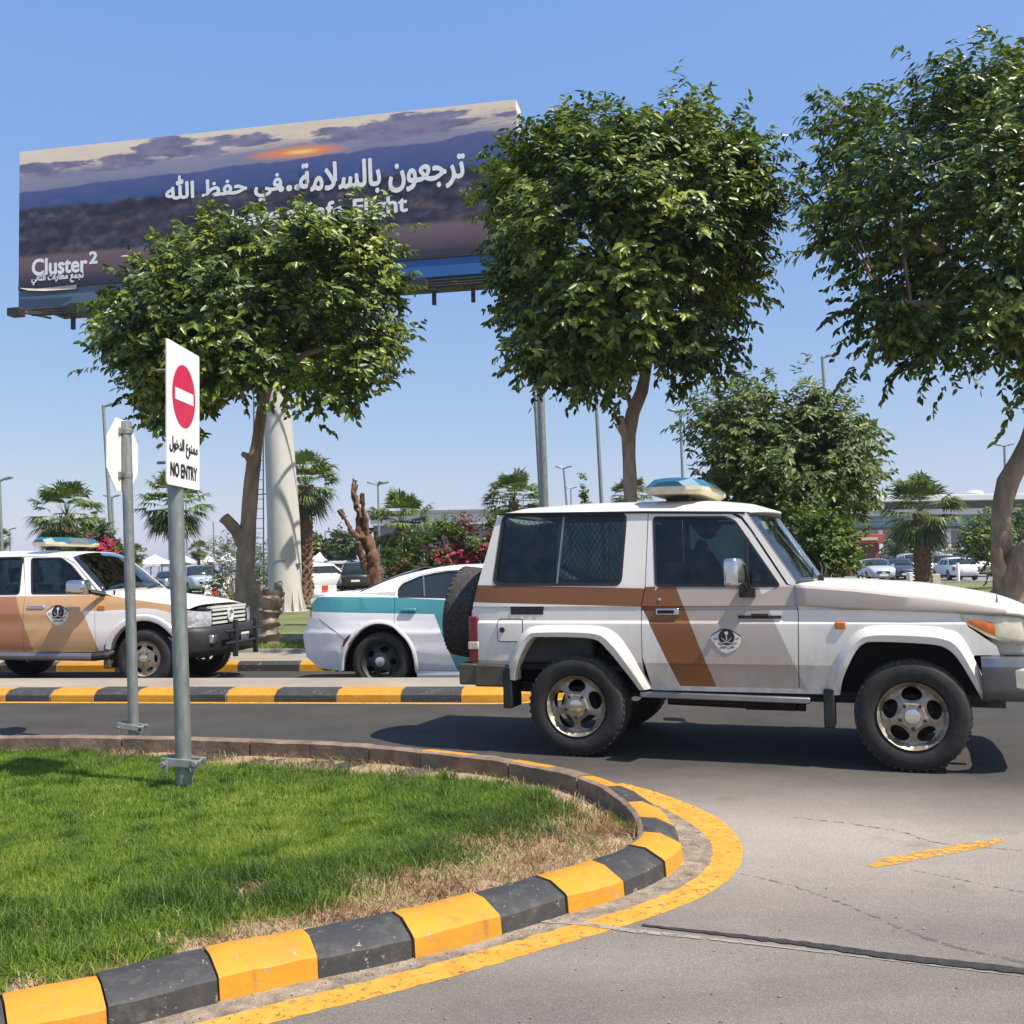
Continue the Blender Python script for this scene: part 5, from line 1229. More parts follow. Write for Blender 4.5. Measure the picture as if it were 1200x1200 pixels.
for x in (1.30, 0.42):
    for y in (-0.42, 0.42): seat(LX, x, y, 0.78, 0.5)
lb = X(71, 640, 0.2); lightbar(LX, X(60, 640, 0.65)[0] - 0.14, zg + 0.14, 1.3, blue_len=0.42)
b = MB(); aw = X(133, 701, 0.9); b.tube([(aw[0], -0.88, zb - 0.02), (aw[0], -0.88, zb + 0.05)], 0.015, 6); b.obj('antenna_base', M['black'], LX)
b = MB(); b.box(1.48, 1.52, -0.10, 0.14, zg - 0.11, zg - 0.03); b.obj('rear_view_mirror', M['black'], LX, bevel=0.01)

# ---- the white and teal saloon stopped behind the front car
def w_sd(x, z):
    w = interp(z, [(0.18, 0.86), (0.30, 0.905), (0.50, 0.937), (0.58, 0.932), (0.70, 0.943), (0.735, 0.945), (0.75, 0.936), (0.95, 0.922), (1.15, 0.885), (1.52, 0.64), (1.62, 0.57)])
    if x < -0.45: w -= 0.22 * ((-0.45 - x) / 0.7) ** 2
    if x > 3.3: w -= 0.26 * ((x - 3.3) / 0.7) ** 2
    if 0.3 < z < 0.86: w += 0.022 * math.exp(-((x) / 0.5) ** 2)
    return w
_sa = gp(445.4, 810, -0.13); SD_YAW = R(-10.5)
Q = Side(_sa, SD_YAW, w_sd, 0.93); SDW = 3.05
SD = thing('police_car', 'white police saloon with a teal stripe stopped behind the front police car', 'police car', Q.c, SD_YAW)
deck = Q.L([(362, 702), (364, 699.5)]); cl = Q.L([(419, 695.5), (432, 690), (450, 682), (468, 675.5), (486.7, 670.5), (510, 666), (532.5, 663.5)])
rearp = Q.L([(376, 783), (358.5, 770), (354.5, 752), (354, 741), (360, 731), (365.5, 722), (364, 708), (362, 702.5)], 0.80)
deckp = [rearp[-1], Q(370, 700, 0.85), Q(395, 697.5, 0.87), cl[0]]
backl = cl[:5]; roofp = [cl[4], cl[5], cl[6], (2.0, cl[6][1] + 0.005), (2.25, cl[6][1] - 0.03)]
scrp = [roofp[-1], (2.95, 1.10)]; hoodp = [(2.95, 1.10), (3.4, 1.05), (3.8, 0.95), (3.95, 0.86)]; frontp = [(3.95, 0.86), (4.02, 0.66), (4.03, 0.45), (3.98, 0.25)]
zs0 = Q(500, 790)[1]
arS = Q.L([(401.5, 786), (403, 770), (409.7, 753.7), (422.5, 739), (433, 733), (442.7, 731), (452, 732), (461, 735.5), (475.7, 750), (482, 762), (485, 774), (487, 788)])
arSF = arch_pts(SDW, 0.36, 0.42, zs0 + 0.02)
dw = Q.L([(467, 699), (467.5, 690), (473, 684), (492, 676), (510, 672), (529, 669.5)])
swin = round_poly(dw + [(1.45, dw[-1][1] + 0.005), (1.50, Q(521, 702)[1])], 0.02, 3)
fwinS = round_poly([(1.58, swin[-1][1]), (1.53, dw[-1][1] + 0.005), (2.15, dw[-1][1] - 0.02), (2.72, Q(521, 702)[1])], 0.03, 3)
tb_t = Q.L([(363, 699), (420, 700), (463, 700), (521, 703)]); tb_b = Q.L([(371, 717), (463, 718.7), (508.7, 719.7)]); TD = Q.L([(508.7, 719.7), (536, 785)])
def liv_s(x, z):
    if z > interp(x, tb_t): return 0
    if z > interp(x, tb_b) and x > rearp[-1][0] + 0.05: return 1
    return 1 if xl(TD, z) < x < xl(TD, z) + 0.75 else 0
SM = [M['pearl'], M['teal']]
LVS = ([(tb_t[0], tb_t[2]), (tb_t[2], tb_t[3]), (tb_b[0], tb_b[2]), TD, ((TD[0][0] + 0.75, TD[0][1]), (TD[1][0] + 0.75, TD[1][1]))], liv_s)
xd = Q(463, 700)[0]; xm = 1.53; tz = tb_t[2][1]
ZS = (0.3, 0.42, 0.5, 0.56, 0.63, 0.7, 0.735, 0.75, 0.8, 0.86, 0.9, 1.0, 1.2)
XS = tuple(np.arange(-1.0, 4.0, 0.15))
rq = rearp + deckp[1:] + cl[1:4] + [(swin[0][0] - 0.02, cl[3][1] - 0.01)] if False else None
quart = rearp + deckp[1:3] + [cl[0], (xd - 0.003, cl[0][1] + 0.0), (xd - 0.003, tz), (xd - 0.003, arS[8][1] + 0.09)] + [arS[k] for k in range(7, -1, -1)]
quart = rearp + deckp[1:3] + [cl[0]] + [(xd - 0.003, min(cl[0][1] + 0.02, interp(xd, [(c[0], c[1]) for c in cl]))), (xd - 0.003, arS[7][1] + 0.004)] + [arS[k] for k in range(7, -1, -1)]
top_edge = cl + roofp[3:]
roof_s = [cl[0]] + cl[1:] + roofp[3:] + [scrp[1], (2.80, 1.09), (2.2, dw[-1][1] + 0.02), (xm, dw[-1][1] + 0.035), (dw[4][0], dw[4][1] + 0.03), (dw[3][0], dw[3][1] + 0.03), (dw[2][0] - 0.01, dw[2][1] + 0.035), (dw[1][0] - 0.035, dw[1][1]), (xd + 0.003, min(cl[0][1] + 0.018, dw[0][1]))]
rdoor = [(xd + 0.003, arS[7][1] + 0.0), (xd + 0.003, min(cl[0][1] + 0.012, dw[0][1] - 0.004)), (dw[1][0] - 0.03, dw[1][1]), (dw[2][0] - 0.005, dw[2][1] + 0.028), (dw[3][0], dw[3][1] + 0.024), (dw[4][0], dw[4][1] + 0.024), (xm - 0.004, dw[-1][1] + 0.028), (xm - 0.004, zs0 + 0.05), (arS[11][0] + 0.004, zs0 + 0.05), arS[10], arS[9], arS[8]]
fdoor = [(xm + 0.004, zs0 + 0.05), (xm + 0.004, dw[-1][1] + 0.028), (2.17, dw[-1][1] + 0.012), (2.79, 1.08), (2.72, 0.8), (2.70, zs0 + 0.05)]
wingS = [(2.74, 1.085), (2.95, 1.10), (3.4, 1.05), (3.8, 0.95), (3.95, 0.86), (4.02, 0.66), (4.03, 0.45), (3.98, 0.25), (SDW + 0.44, 0.27)] + [arSF[k] for k in range(len(arSF) - 2, -1, -1)] + [(2.71, zs0 + 0.05), (2.73, 0.8)]
for side in (-1, 1):
    for nm, ol in (('body_side', quart), ('roof_side', roof_s), ('front_wing', wingS)):
        bm_obj(panel(ol, w_sd, side, livery=LVS, zc=ZS, xc=XS), nm, SM, SD, 40)
    for ol, wi, hx in ((rdoor, swin, Q.L([(471, 712), (488, 718)])), (fdoor, fwinS, [(1.60, tz - 0.14), (1.78, tz - 0.20)])):
        d_ = bm_obj(panel(ol, w_sd, side, [grow(wi, 0.006)], livery=LVS, zc=ZS, xc=XS), 'door', SM, SD, 40)
        pane_glass(d_, wi, w_sd, side, 0.008, 'car_glass', 'window', 0.012, zc=(1.1, 1.2, 1.3))
        b = MB(); zz = (hx[0][1] + hx[1][1]) / 2; Y = side * (w_sd(hx[0][0], zz) + 0.012); b.box(hx[0][0], hx[1][0], Y - 0.03, Y + 0.012, zz - 0.022, zz + 0.025); b.obj('handle', M['teal'], d_, bevel=0.015)
        if ol is rdoor:
            dv = Q.L([(496, 674), (497.5, 699)]); b = MB(); b.bar((dv[0][0], side * (w_sd(dv[0][0], dv[0][1]) + 0.002), dv[0][1]), (dv[1][0], side * (w_sd(dv[1][0], dv[1][1]) + 0.002), dv[1][1]), 0.018, 0.012, up=(0, 1, 0)); b.obj('window_divider', M['steel'], d_, smooth=0)
    b = MB(); b.grid([[Vector((x, side * (w_sd(x, z) + o), z)) for x in np.linspace(arS[-1][0] + 0.02, 2.62, 20)] for z, o in ((zs0 + 0.045, -0.004), (zs0 + 0.02, 0.014), (zs0 - 0.06, 0.016), (zs0 - 0.09, -0.01), (zs0 - 0.09, -0.2))]); b.obj('sill', M['pearl'], SD, smooth=40)
    mk_ = Q.L([(402, 758), (411, 743)]); bm_obj(panel([Q(401.5, 757), Q(403, 750), Q(411, 742.5), Q(408, 752), Q(404, 759)], w_sd, side, th=0.01, off=0.008), 'side_marker', M['red_lens'], SD)
    t0 = Q.L([(365, 711), (372, 725)], 0.78); b = MB(); b.box(t0[0][0] - 0.015, t0[0][0] + 0.045, min(side * 0.30, side * 0.80), max(side * 0.30, side * 0.80), t0[1][1], t0[0][1]); b.obj('tail_lamp', M['red_lens'], SD, bevel=0.02)
    for x in (0, SDW): build_wheel(SD, Vector((x, side * 0.915, 0.365)), side, 0.365, 0.235, 0.245, 'steel_black')
    sm_ = dense([(a, c) for a, c in Q.L([(372, 725), (384, 733), (396, 741), (407, 750)], 0.90)], 0.05); b = MB(); b.tube([Vector((x, side * (w_sd(x, z) - 0.001), z)) for x, z in sm_], 0.0032, 5); b.obj('bumper_seam', M['black'], SD)
    n = 24; rows = []
    for x, z in [(p.x, p.y) for p in resample(arS, n)]:
        dx, dz = x - 0.0, z - 0.37; l = math.hypot(dx, dz); dx, dz = dx / l, dz / l; w = w_sd(x, z)
        rows.append([Vector((x + dx * a, side * (w + o), z + dz * a)) for a, o in ((0.05, 0.001), (0.035, 0.010), (0.008, 0.012), (0, 0.004), (0, -0.1))])
    strip_faces(rows, 'arch_lip', M['pearl'], SD, 40)
skin(SD, dense(rearp, 0.06), w_sd, 'rear_bumper', M['pearl'], 0.11)
skin(SD, dense(deckp, 0.1), w_sd, 'boot_lid', M['pearl'], 0.035)
skin(SD, dense(backl, 0.1), w_sd, 'rear_window', M['car_glass'], 0.07)
skin(SD, dense(roofp, 0.15), w_sd, 'roof', M['pearl'], 0.025)
skin(SD, dense(scrp, 0.15), w_sd, 'windscreen', M['car_glass'], 0.07)
skin(SD, dense(hoodp, 0.15), w_sd, 'bonnet', M['pearl'], 0.06)
skin(SD, dense(frontp, 0.1), w_sd, 'front_bumper', M['pearl'], 0.14)
b = MB(); b.box(rearp[-1][0] + 0.03, rearp[-1][0] + 0.20, -0.72, 0.72, deckp[1][1] + 0.012, deckp[1][1] + 0.05); b.obj('boot_spoiler', M['pearl'], SD, bevel=0.012)
for side in (-1, 1):
    b = MB(); b.box(3.80, 4.02, side * 0.62 - 0.2, side * 0.62 + 0.2, 0.60, 0.74); b.obj('headlamp', M['car_glass'], SD, bevel=0.02)
dark_box(SD, [(-0.75, 3.7, -0.50, 0.50, 0.20, 0.55), (0.5, SDW - 0.5, -0.84, 0.84, 0.19, 0.32), (-0.75, 0.5, -0.6, 0.6, 0.5, 0.8), (SDW - 0.5, 3.7, -0.62, 0.62, 0.5, 0.78), (-0.47, 0.5, -0.84, 0.84, 0.78, 0.82), (SDW - 0.5, 3.5, -0.84, 0.84, 0.76, 0.8), (0.46, 0.5, -0.84, 0.84, 0.2, 0.82)])
# ------------------------------------------------------------------ cars in the car park beyond the lawn
KIND = dict(
    suv=dict(L=4.75, W=0.95, rear=[(0.025, .42), (0.0, .55), (0.004, .92), (0.02, 1.08)], rg=[(0.02, 1.08), (0.07, 1.60)], roof=[(0.07, 1.60), (0.10, 1.73), (0.25, 1.80), (0.45, 1.79), (0.57, 1.74)], ws=[(0.57, 1.74), (0.71, 1.16)],
             hood=[(0.71, 1.16), (0.80, 1.12), (0.95, 1.04), (0.985, .95)], front=[(0.985, .95), (1.0, .78), (1.0, .55), (0.985, .36)], win=[(0.085, 1.16), (0.115, 1.60), (0.57, 1.65), (0.68, 1.18)], R_=0.37, belt=1.1, xr=0.20, xf=0.81),
    saloon=dict(L=4.7, W=0.90, rear=[(0.02, .34), (0.0, .5), (0.008, .84), (0.03, .96)], boot=[(0.03, .96), (0.14, .99)], rg=[(0.14, .99), (0.27, 1.37)], roof=[(0.27, 1.37), (0.36, 1.44), (0.5, 1.45), (0.58, 1.41)], ws=[(0.58, 1.41), (0.74, 1.0)],
                hood=[(0.74, 1.0), (0.85, .94), (0.96, .81), (0.985, .73)], front=[(0.985, .73), (1.0, .6), (1.0, .42), (0.985, .28)], win=[(0.185, 1.0), (0.285, 1.31), (0.57, 1.355), (0.70, 1.02)], R_=0.32, belt=0.96, xr=0.205, xf=0.80))
def parked(label, kind, col, pos, rz, group, clean=True, cat='car'):
    k = KIND[kind]; L = k['L']; t = thing('parked_car', label, cat, pos, rz, group)
    def wf(x, z):
        w = interp(z, [(0.3, k['W'] - 0.05), (0.6, k['W']), (k['belt'], k['W'] - 0.04), (k['belt'] + 0.62, k['W'] - 0.24)])
        e = max(0, abs(x) - L * 0.36) / (L * 0.14); return w - 0.13 * e * e
    c = lambda pts: [((x - 0.5) * L, z) for x, z in pts]
    mat = paint('car_paint', col, amt=0.2)
    zs = 0.36; r = k['R_']; af = arch_pts((k['xf'] - 0.5) * L, r, r + 0.07, zs, 9); ar = arch_pts((k['xr'] - 0.5) * L, r, r + 0.07, zs, 9)
    sil = []
    for s in ('rear', 'boot', 'rg', 'roof', 'ws', 'hood', 'front'):
        if s in k: sil += [p for p in c(k[s]) if not sil or p != sil[-1]]
    ol = sil + af[::-1] + ar[::-1]
    win = round_poly(c(k['win']), 0.06, 2)
    for side in (-1, 1):
        bs = bm_obj(panel(ol, wf, side, [win], zc=(0.6, k['belt'])), 'body_side', mat, t, 40)
        g = bm_obj(panel(grow(win, 0.02), wf, side, th=0, off=-0.012, zc=(k['belt'],)), 'window', M['car_glass'], t)
        b = MB()
        for xx in (0.36, 0.53): b.bar(((xx - 0.5) * L, side * (wf(0, k['belt']) - 0.002), k['belt'] + 0.03), ((xx - 0.5) * L - 0.02, side * (wf(0, k['win'][1][1]) - 0.0), k['win'][1][1] + 0.03), 0.05, 0.02, up=(0, 1, 0))
        b.obj('window_pillar', M['black'], t, smooth=0)
        for xx in (k['xr'], k['xf']): simple_wheel(t, (xx - 0.5) * L, side * (k['W'] - 0.01), side, r, 0.22, r * 0.66)
        b = MB(); zl_ = k['belt'] - 0.12; b.box(L * 0.435, L * 0.483, side * (k['W'] - 0.29) - 0.17, side * (k['W'] - 0.29) + 0.17, zl_ - 0.15 if kind == 'suv' else zl_ - 0.2, zl_ if kind == 'suv' else zl_ - 0.07); b.obj('headlamp', M['chrome'], t, bevel=0.03)
        b = MB(); b.box(-L * 0.498, -L * 0.455, side * (k['W'] - 0.18) - 0.10, side * (k['W'] - 0.18) + 0.10, zl_ - 0.22, zl_ + 0.02); b.obj('tail_lamp', M['red_lens'], t, bevel=0.02)
        b = MB(); b.box(L * 0.16, L * 0.20, side * (k['W'] + 0.08) - 0.09, side * (k['W'] + 0.08) + 0.09, k['belt'] + 0.02, k['belt'] + 0.15); b.obj('mirror', mat, t, bevel=0.02)
    for s, nm, m_, cr in (('rear', 'rear_bumper', mat, 0.10), ('boot', 'boot_lid', mat, 0.04), ('rg', 'rear_window', M['car_glass'], 0.06), ('roof', 'roof', mat, 0.05), ('ws', 'windscreen', M['car_glass'], 0.08), ('hood', 'bonnet', mat, 0.05), ('front', 'front_bumper', mat, 0.12)):
        if s in k: skin(t, dense(c(k[s]), 0.2), wf, nm, m_, cr, nseg=8)
    b = MB(); zf = 0.62 if kind == 'suv' else 0.5; b.box(L * 0.49, L * 0.5 + 0.115, -0.42, 0.42, zf, zf + 0.17); b.obj('grille', M['black'], t, bevel=0.02)
    b = MB(); b.box(-L * 0.5 - 0.11, -L * 0.49, -0.26, 0.26, zf + 0.02, zf + 0.14); b.box(L * 0.5 + 0.1, L * 0.5 + 0.125, -0.26, 0.26, zf - 0.16, zf - 0.04); b.obj('number_plate', M['sign_white'], t, smooth=0)
    dark_box(t, [(-L * 0.44, L * 0.44, -0.55, 0.55, 0.2, 0.75), (-L * 0.15, L * 0.15, -0.8, 0.8, 0.22, 0.42)])
    return t
G1 = 'cars in the car park beyond the lawn'
def spot(px, py, Y): q = at(px, py, Y); return Vector((q.x, q.y, 0.012))
def on(px, Y): return spot(px, 670, Y)
parked('white off-roader parked beside the shaggy palm trunk, facing the shaded stands', 'suv', (0.78, 0.78, 0.77), on(381, 66), R(28), G1)
parked('black off-roader seen from behind, parked next to the cut-back tree stump', 'suv', (0.012, 0.013, 0.018), on(417, 64), R(98), G1)
parked('white saloon squeezed in view between the white and the black off-roaders', 'saloon', (0.72, 0.72, 0.72), on(401, 76), R(-80), G1)
parked('pale blue hatchback under the white shade canopies on the left', 'suv', (0.36, 0.43, 0.55), on(231, 67), R(-60), G1)
parked('dark grey car parked left of the pale blue hatchback', 'saloon', (0.06, 0.06, 0.065), on(198, 72), R(-75), G1)
parked('silver saloon facing the road beside the orange kiosk', 'saloon', (0.42, 0.46, 0.52), on(1025, 70), R(-96), G1)
parked('dark navy saloon between the silver saloon and the white pick-up nose', 'saloon', (0.022, 0.032, 0.055), on(1053, 73), R(-99), G1)
parked('white off-roader half hidden by the palm trunk on the right', 'suv', (0.74, 0.74, 0.74), on(1071, 76), R(-96), G1)
parked('grey off-roader right behind the palm trunk', 'suv', (0.20, 0.20, 0.21), on(1097, 78), R(84), G1)
parked('large white saloon seen from behind on the edge of the lawn', 'saloon', (0.78, 0.78, 0.78), on(1119, 68), R(84), G1)
parked('white car right of the large white saloon, its nose towards the road', 'suv', (0.76, 0.76, 0.75), on(1146, 80), R(-110), G1)
parked('small white car farthest right beside the curved tree trunk', 'saloon', (0.7, 0.7, 0.7), on(1163, 92), R(-95), G1)
for i, (px, Y, col, lb) in enumerate(((1052, 100, (0.7, 0.7, 0.7), 'white car under the left end of the right-hand carport'), (1082, 101, (0.1, 0.1, 0.11), 'dark car under the middle of the right-hand carport'), (1112, 102, (0.45, 0.45, 0.46), 'grey car under the right end of the right-hand carport'))):
    parked(lb, 'suv', col, on(px, Y), R(-95), G1)

# ------------------------------------------------------------------ the driver of the front police car, and the figure by the barrier
def person(label, joints, rad, loc, rz, head, cloth, parts):
    """one skinned body; joints name -> point, with radii; hair and clothes are children"""
    me = bpy.data.meshes.new('person'); names = list(joints); me.from_pydata([joints[n] for n in names], [(names.index(a), names.index(b_)) for a, b_ in parts], [])
    o = bpy.data.objects.new('person', me); COL.objects.link(o)
    sk = o.modifiers.new('skin', 'SKIN'); sk.use_smooth_shade = True
    for i, n in enumerate(names):
        v = me.skin_vertices[0].data[i]; r = rad[n]; v.radius = (r, r) if not hasattr(r, '__len__') else r; v.use_root = (n == 'pelvis')
    ss = o.modifiers.new('sub', 'SUBSURF'); ss.levels = 1; ss.render_levels = 2
    me.materials.append(cloth)
    o.location = loc; o.rotation_euler = (0, 0, rz); tag(o, label, 'person')
    hb = bmesh.new(); bmesh.ops.create_icosphere(hb, subdivisions=3, radius=0.1)
    for v in hb.verts:
        c = v.co; c.x *= 0.98; c.y *= 0.80; c.z *= 1.22
        if c.x > 0.06 and abs(c.y) < 0.018 and -0.04 < c.z < 0.02: c.x += 0.022
        if c.x > 0.03 and c.z < -0.07: c.x += 0.012
        if c.x > 0.05 and abs(abs(c.y) - 0.033) < 0.018 and 0.0 < c.z < 0.03: c.x -= 0.010
        if abs(c.y) > 0.07 and abs(c.z) < 0.03 and abs(c.x) < 0.025: c.y *= 1.18
        v.co = c + Vector(head)
    bm_obj(hb, 'head', M['skin'], o, 60)
    hb = bmesh.new(); bmesh.ops.create_icosphere(hb, subdivisions=3, radius=0.108)
    for v in hb.verts: v.co = Vector((v.co.x * 0.98 - 0.012, v.co.y * 0.83, v.co.z * 1.2 + 0.012))
    bmesh.ops.delete(hb, geom=[v for v in hb.verts if v.co.x > 0.035 and v.co.z < 0.06 or v.co.z < -0.055], context='VERTS')
    for v in hb.verts: v.co += Vector(head)
    bm_obj(hb, 'hair', M['hair'], o, 60)
    return o
J = dict(pelvis=(0, 0, 0.10), waist=(-0.03, 0, 0.26), chest=(-0.06, 0, 0.46), neck=(-0.05, 0, 0.60), nape=(-0.03, 0, 0.68),
         ls=(-0.05, 0.19, 0.54), le=(0.10, 0.26, 0.32), lw=(0.36, 0.20, 0.40), lh=(0.44, 0.17, 0.43), rs=(-0.05, -0.19, 0.54), re=(0.08, -0.25, 0.30), rw=(0.34, -0.18, 0.36), rh=(0.42, -0.15, 0.39),
         lhip=(0.02, 0.10, 0.08), lk=(0.44, 0.13, 0.12), lf=(0.62, 0.13, -0.14), rhip=(0.02, -0.10, 0.08), rk=(0.44, -0.13, 0.12), rf=(0.62, -0.13, -0.14))
RD = dict(pelvis=(0.13, 0.16), waist=(0.12, 0.15), chest=(0.125, 0.17), neck=0.065, nape=0.055, ls=0.075, le=0.05, lw=0.035, lh=0.035, rs=0.075, re=0.05, rw=0.035, rh=0.035, lhip=0.09, lk=0.065, lf=0.045, rhip=0.09, rk=0.065, rf=0.045)
ED = [('pelvis', 'waist'), ('waist', 'chest'), ('chest', 'neck'), ('neck', 'nape'), ('chest', 'ls'), ('ls', 'le'), ('le', 'lw'), ('lw', 'lh'), ('chest', 'rs'), ('rs', 're'), ('re', 'rw'), ('rw', 'rh'), ('pelvis', 'lhip'), ('lhip', 'lk'), ('lk', 'lf'), ('pelvis', 'rhip'), ('rhip', 'rk'), ('rk', 'rf')]
_drv = LC.matrix_basis @ Vector((0.80, 0.36, 0.92))
person('driver in dark uniform sitting at the wheel of the front police car', J, RD, _drv, LC_YAW, (0.0, 0, 0.80), M['uniform'], ED)
M['green_cloth'] = pm('dark_green_cloth', (0.012, 0.06, 0.045), 0.9, var=0.2)
J2 = dict(pelvis=(0, 0, 0.95), waist=(0, 0, 1.1), chest=(0, 0, 1.32), neck=(0, 0, 1.5), nape=(0.01, 0, 1.58), ls=(0, 0.19, 1.43), le=(-0.02, 0.26, 1.15), lw=(0.06, 0.26, 0.92), lh=(0.08, 0.26, 0.82), rs=(0, -0.19, 1.43), re=(-0.02, -0.26, 1.15), rw=(0.06, -0.26, 0.92), rh=(0.08, -0.26, 0.82),
          lhip=(0, 0.09, 0.9), lk=(0.02, 0.11, 0.48), lf=(0, 0.12, 0.07), lt=(0.13, 0.13, 0.04), rhip=(0, -0.09, 0.9), rk=(0.02, -0.11, 0.48), rf=(0, -0.12, 0.07), rt=(0.13, -0.13, 0.04))
RD2 = dict(RD, lf=0.045, rf=0.045, lt=0.04, rt=0.04); ED2 = ED[:12] + [('pelvis', 'lhip'), ('lhip', 'lk'), ('lk', 'lf'), ('lf', 'lt'), ('pelvis', 'rhip'), ('rhip', 'rk'), ('rk', 'rf'), ('rf', 'rt')]
person('person in dark green clothes standing behind the red and white barrier', J2, RD2, on(250, 67.5), R(-80), (0.03, 0, 1.70), M['green_cloth'], ED2)
# ================================================================== signs on the island
NZ = 0.05
def pole_sign(name, label, base_px, top_px, rad, zb_, cat='sign'):
    p0 = gp(base_px[0], base_px[1], zb_); d = ray(*top_px); p1 = EYE + d * (p0.y / d.y)
    t = thing(name, label, cat, p0); return t, p0, p1
NE_, p0, p1 = pole_sign('no_entry_sign', 'white no entry sign with red disc on a grey pole clamped into the lawn', (216, 917), (202.5, 475), 0.05, 0.06)
d = (p1 - p0); b = MB(); b.tube([Vector((0, 0, -0.15)), Vector((0, 0, 0)), d * 0.5, d], 0.050, 18); b.tube([Vector((0, 0, 0)) , d * 0.055], 0.054, 18)
pole = b.obj('pole', M['galv'], NE_, smooth=50)
ax = Vector((math.cos(R(87.5)), math.sin(R(87.5)), 0)); nrm = Vector((ax.y, -ax.x, 0))
zc_ = d * 0.055
b = MB()
for s_ in (1, -1):
    o_ = zc_ + Vector((0, -s_ * 0.058, 0.0)); b.bar(o_ + Vector((-0.125, 0, 0.012)), o_ + Vector((0.125, 0, -0.012)), 0.022, 0.05); b.tube([zc_ + Vector((s_ * 0.10, -0.10, 0.0)), zc_ + Vector((s_ * 0.10, 0.10, 0.0))], 0.011, 8)
    b.lathe([(0.02, -0.012), (0.02, 0.012), (1e-4, 0.012)], 6, Matrix.Translation(zc_ + Vector((s_ * 0.10, -0.105, 0))) @ Matrix.Rotation(R(90), 4, 'X')); b.bar(zc_ + Vector((s_ * 0.085, -0.08, -0.06)), zc_ + Vector((s_ * 0.085, -0.08, 0.02)), 0.025, 0.02)
b.obj('clamp', M['galv'], pole, bevel=0.003)
k = p0.y / F_PX
cpx = at(214.8, 489, p0.y + 0.0) - p0
PW, PH = 0.58, 0.915
cen = Vector((cpx.x, cpx.y, cpx.z))
upv = d.normalized(); upv = (upv - nrm * upv.dot(nrm)).normalized(); axv = upv.cross(nrm) * -1
axv = nrm.cross(upv) * -1
if axv.dot(ax) < 0: axv = -axv
Mp = Matrix(((axv.x, upv.x, nrm.x, cen.x), (axv.y, upv.y, nrm.y, cen.y), (axv.z, upv.z, nrm.z, cen.z), (0, 0, 0, 1)))
rp = round_poly([(-PW / 2, -PH / 2), (PW / 2, -PH / 2), (PW / 2, PH / 2), (-PW / 2, PH / 2)], 0.02, 3)
b = MB(); b.prism(rp, -0.004, 0.004, Mp); pn = b.obj('panel', M['sign_white'], NE_, smooth=0)
b = MB(); n = 48; ce = (0.0, 0.135); rr = 0.205
b.add([(ce[0], ce[1], 0.006)] + [(ce[0] + rr * math.cos(2 * math.pi * i / n), ce[1] + rr * math.sin(2 * math.pi * i / n), 0.006) for i in range(n)], [(0, i + 1, (i + 1) % n + 1) for i in range(n)], 0, Mp)
b.obj('red_disc', M['sign_red'], pn, smooth=0)
b = MB(); b.add([(-0.165, ce[1] - 0.038, 0.008), (0.165, ce[1] - 0.038, 0.008), (0.165, ce[1] + 0.038, 0.008), (-0.165, ce[1] + 0.038, 0.008)], [(0, 1, 2, 3)], 0, Mp); b.obj('white_bar', M['sign_white'], pn, smooth=0)
b = MB(); put_text(b, arabic('ممنوع الدخول'), Mp @ Matrix.Translation((0.0, -0.205, 0.006)), height=0.115, width=0.50, bold=0.0028, dz=0.0002)
put_text(b, 'NO ENTRY', Mp @ Matrix.Translation((0.0, -0.355, 0.006)), height=0.085, width=0.47, bold=0.004, dz=0.0002); b.obj('lettering', M['sign_black'], pn, smooth=0)
b = MB()
for v in (-0.30, 0.30): b.bar(Mp @ Vector((-0.12, v, -0.012)), Mp @ Vector((0.12, v, -0.012)), 0.016, 0.03); b.tube([Mp @ Vector((-0.06, v, -0.01)), Mp @ Vector((-0.055, v, -0.15))], 0.01, 6)
b.obj('bracket', M['galv'], pn, smooth=0)

OS, p0, p1 = pole_sign('traffic_sign', 'octagonal road sign seen from its pale back, on the thinner grey pole', (157, 868), (147.5, 494), 0.042, 0.03)
d = p1 - p0; b = MB(); b.tube([Vector((0, 0, -0.1)), Vector((0, 0, 0)), d * 0.5, d], 0.042, 16); pole = b.obj('pole', M['galv'], OS, smooth=50)
zc_ = at(155, 851, p0.y) - p0; b = MB()
for s_ in (1, -1): b.bar(zc_ + Vector((-0.11, s_ * 0.05, 0.02)), zc_ + Vector((0.11, s_ * 0.05, -0.02)), 0.02, 0.045); b.tube([zc_ + Vector((s_ * 0.085, -0.08, 0)), zc_ + Vector((s_ * 0.085, 0.08, 0))], 0.009, 8); b.bar(zc_ + Vector((s_ * 0.09, -0.05, -0.055)), zc_ + Vector((s_ * 0.08, -0.05, 0.0)), 0.02, 0.02)
b.obj('clamp', M['galv'], pole, bevel=0.003)
ang = R(87); ax = Vector((math.cos(ang), math.sin(ang), 0)); nrm = Vector((-ax.y, ax.x, 0))       # face turned away, back to the sun
cen = at(143.5, 534, p0.y) - p0
Mo = Matrix(((ax.x, 0, nrm.x, cen.x), (ax.y, 0, nrm.y, cen.y), (ax.z, 1, nrm.z, cen.z), (0, 0, 0, 1)))
oc = [(0.325 * math.cos(R(22.5 + 45 * i)), 0.325 * math.sin(R(22.5 + 45 * i))) for i in range(8)]
b = MB(); b.prism(oc, -0.003, 0.003, Mo); pn = b.obj('panel', M['sign_white'], OS, smooth=0)
b = MB(); b.prism(grow(oc, -0.02), 0.0032, 0.005, Mo); b.obj('sign_face', M['sign_red'], pn, smooth=0)
b = MB()
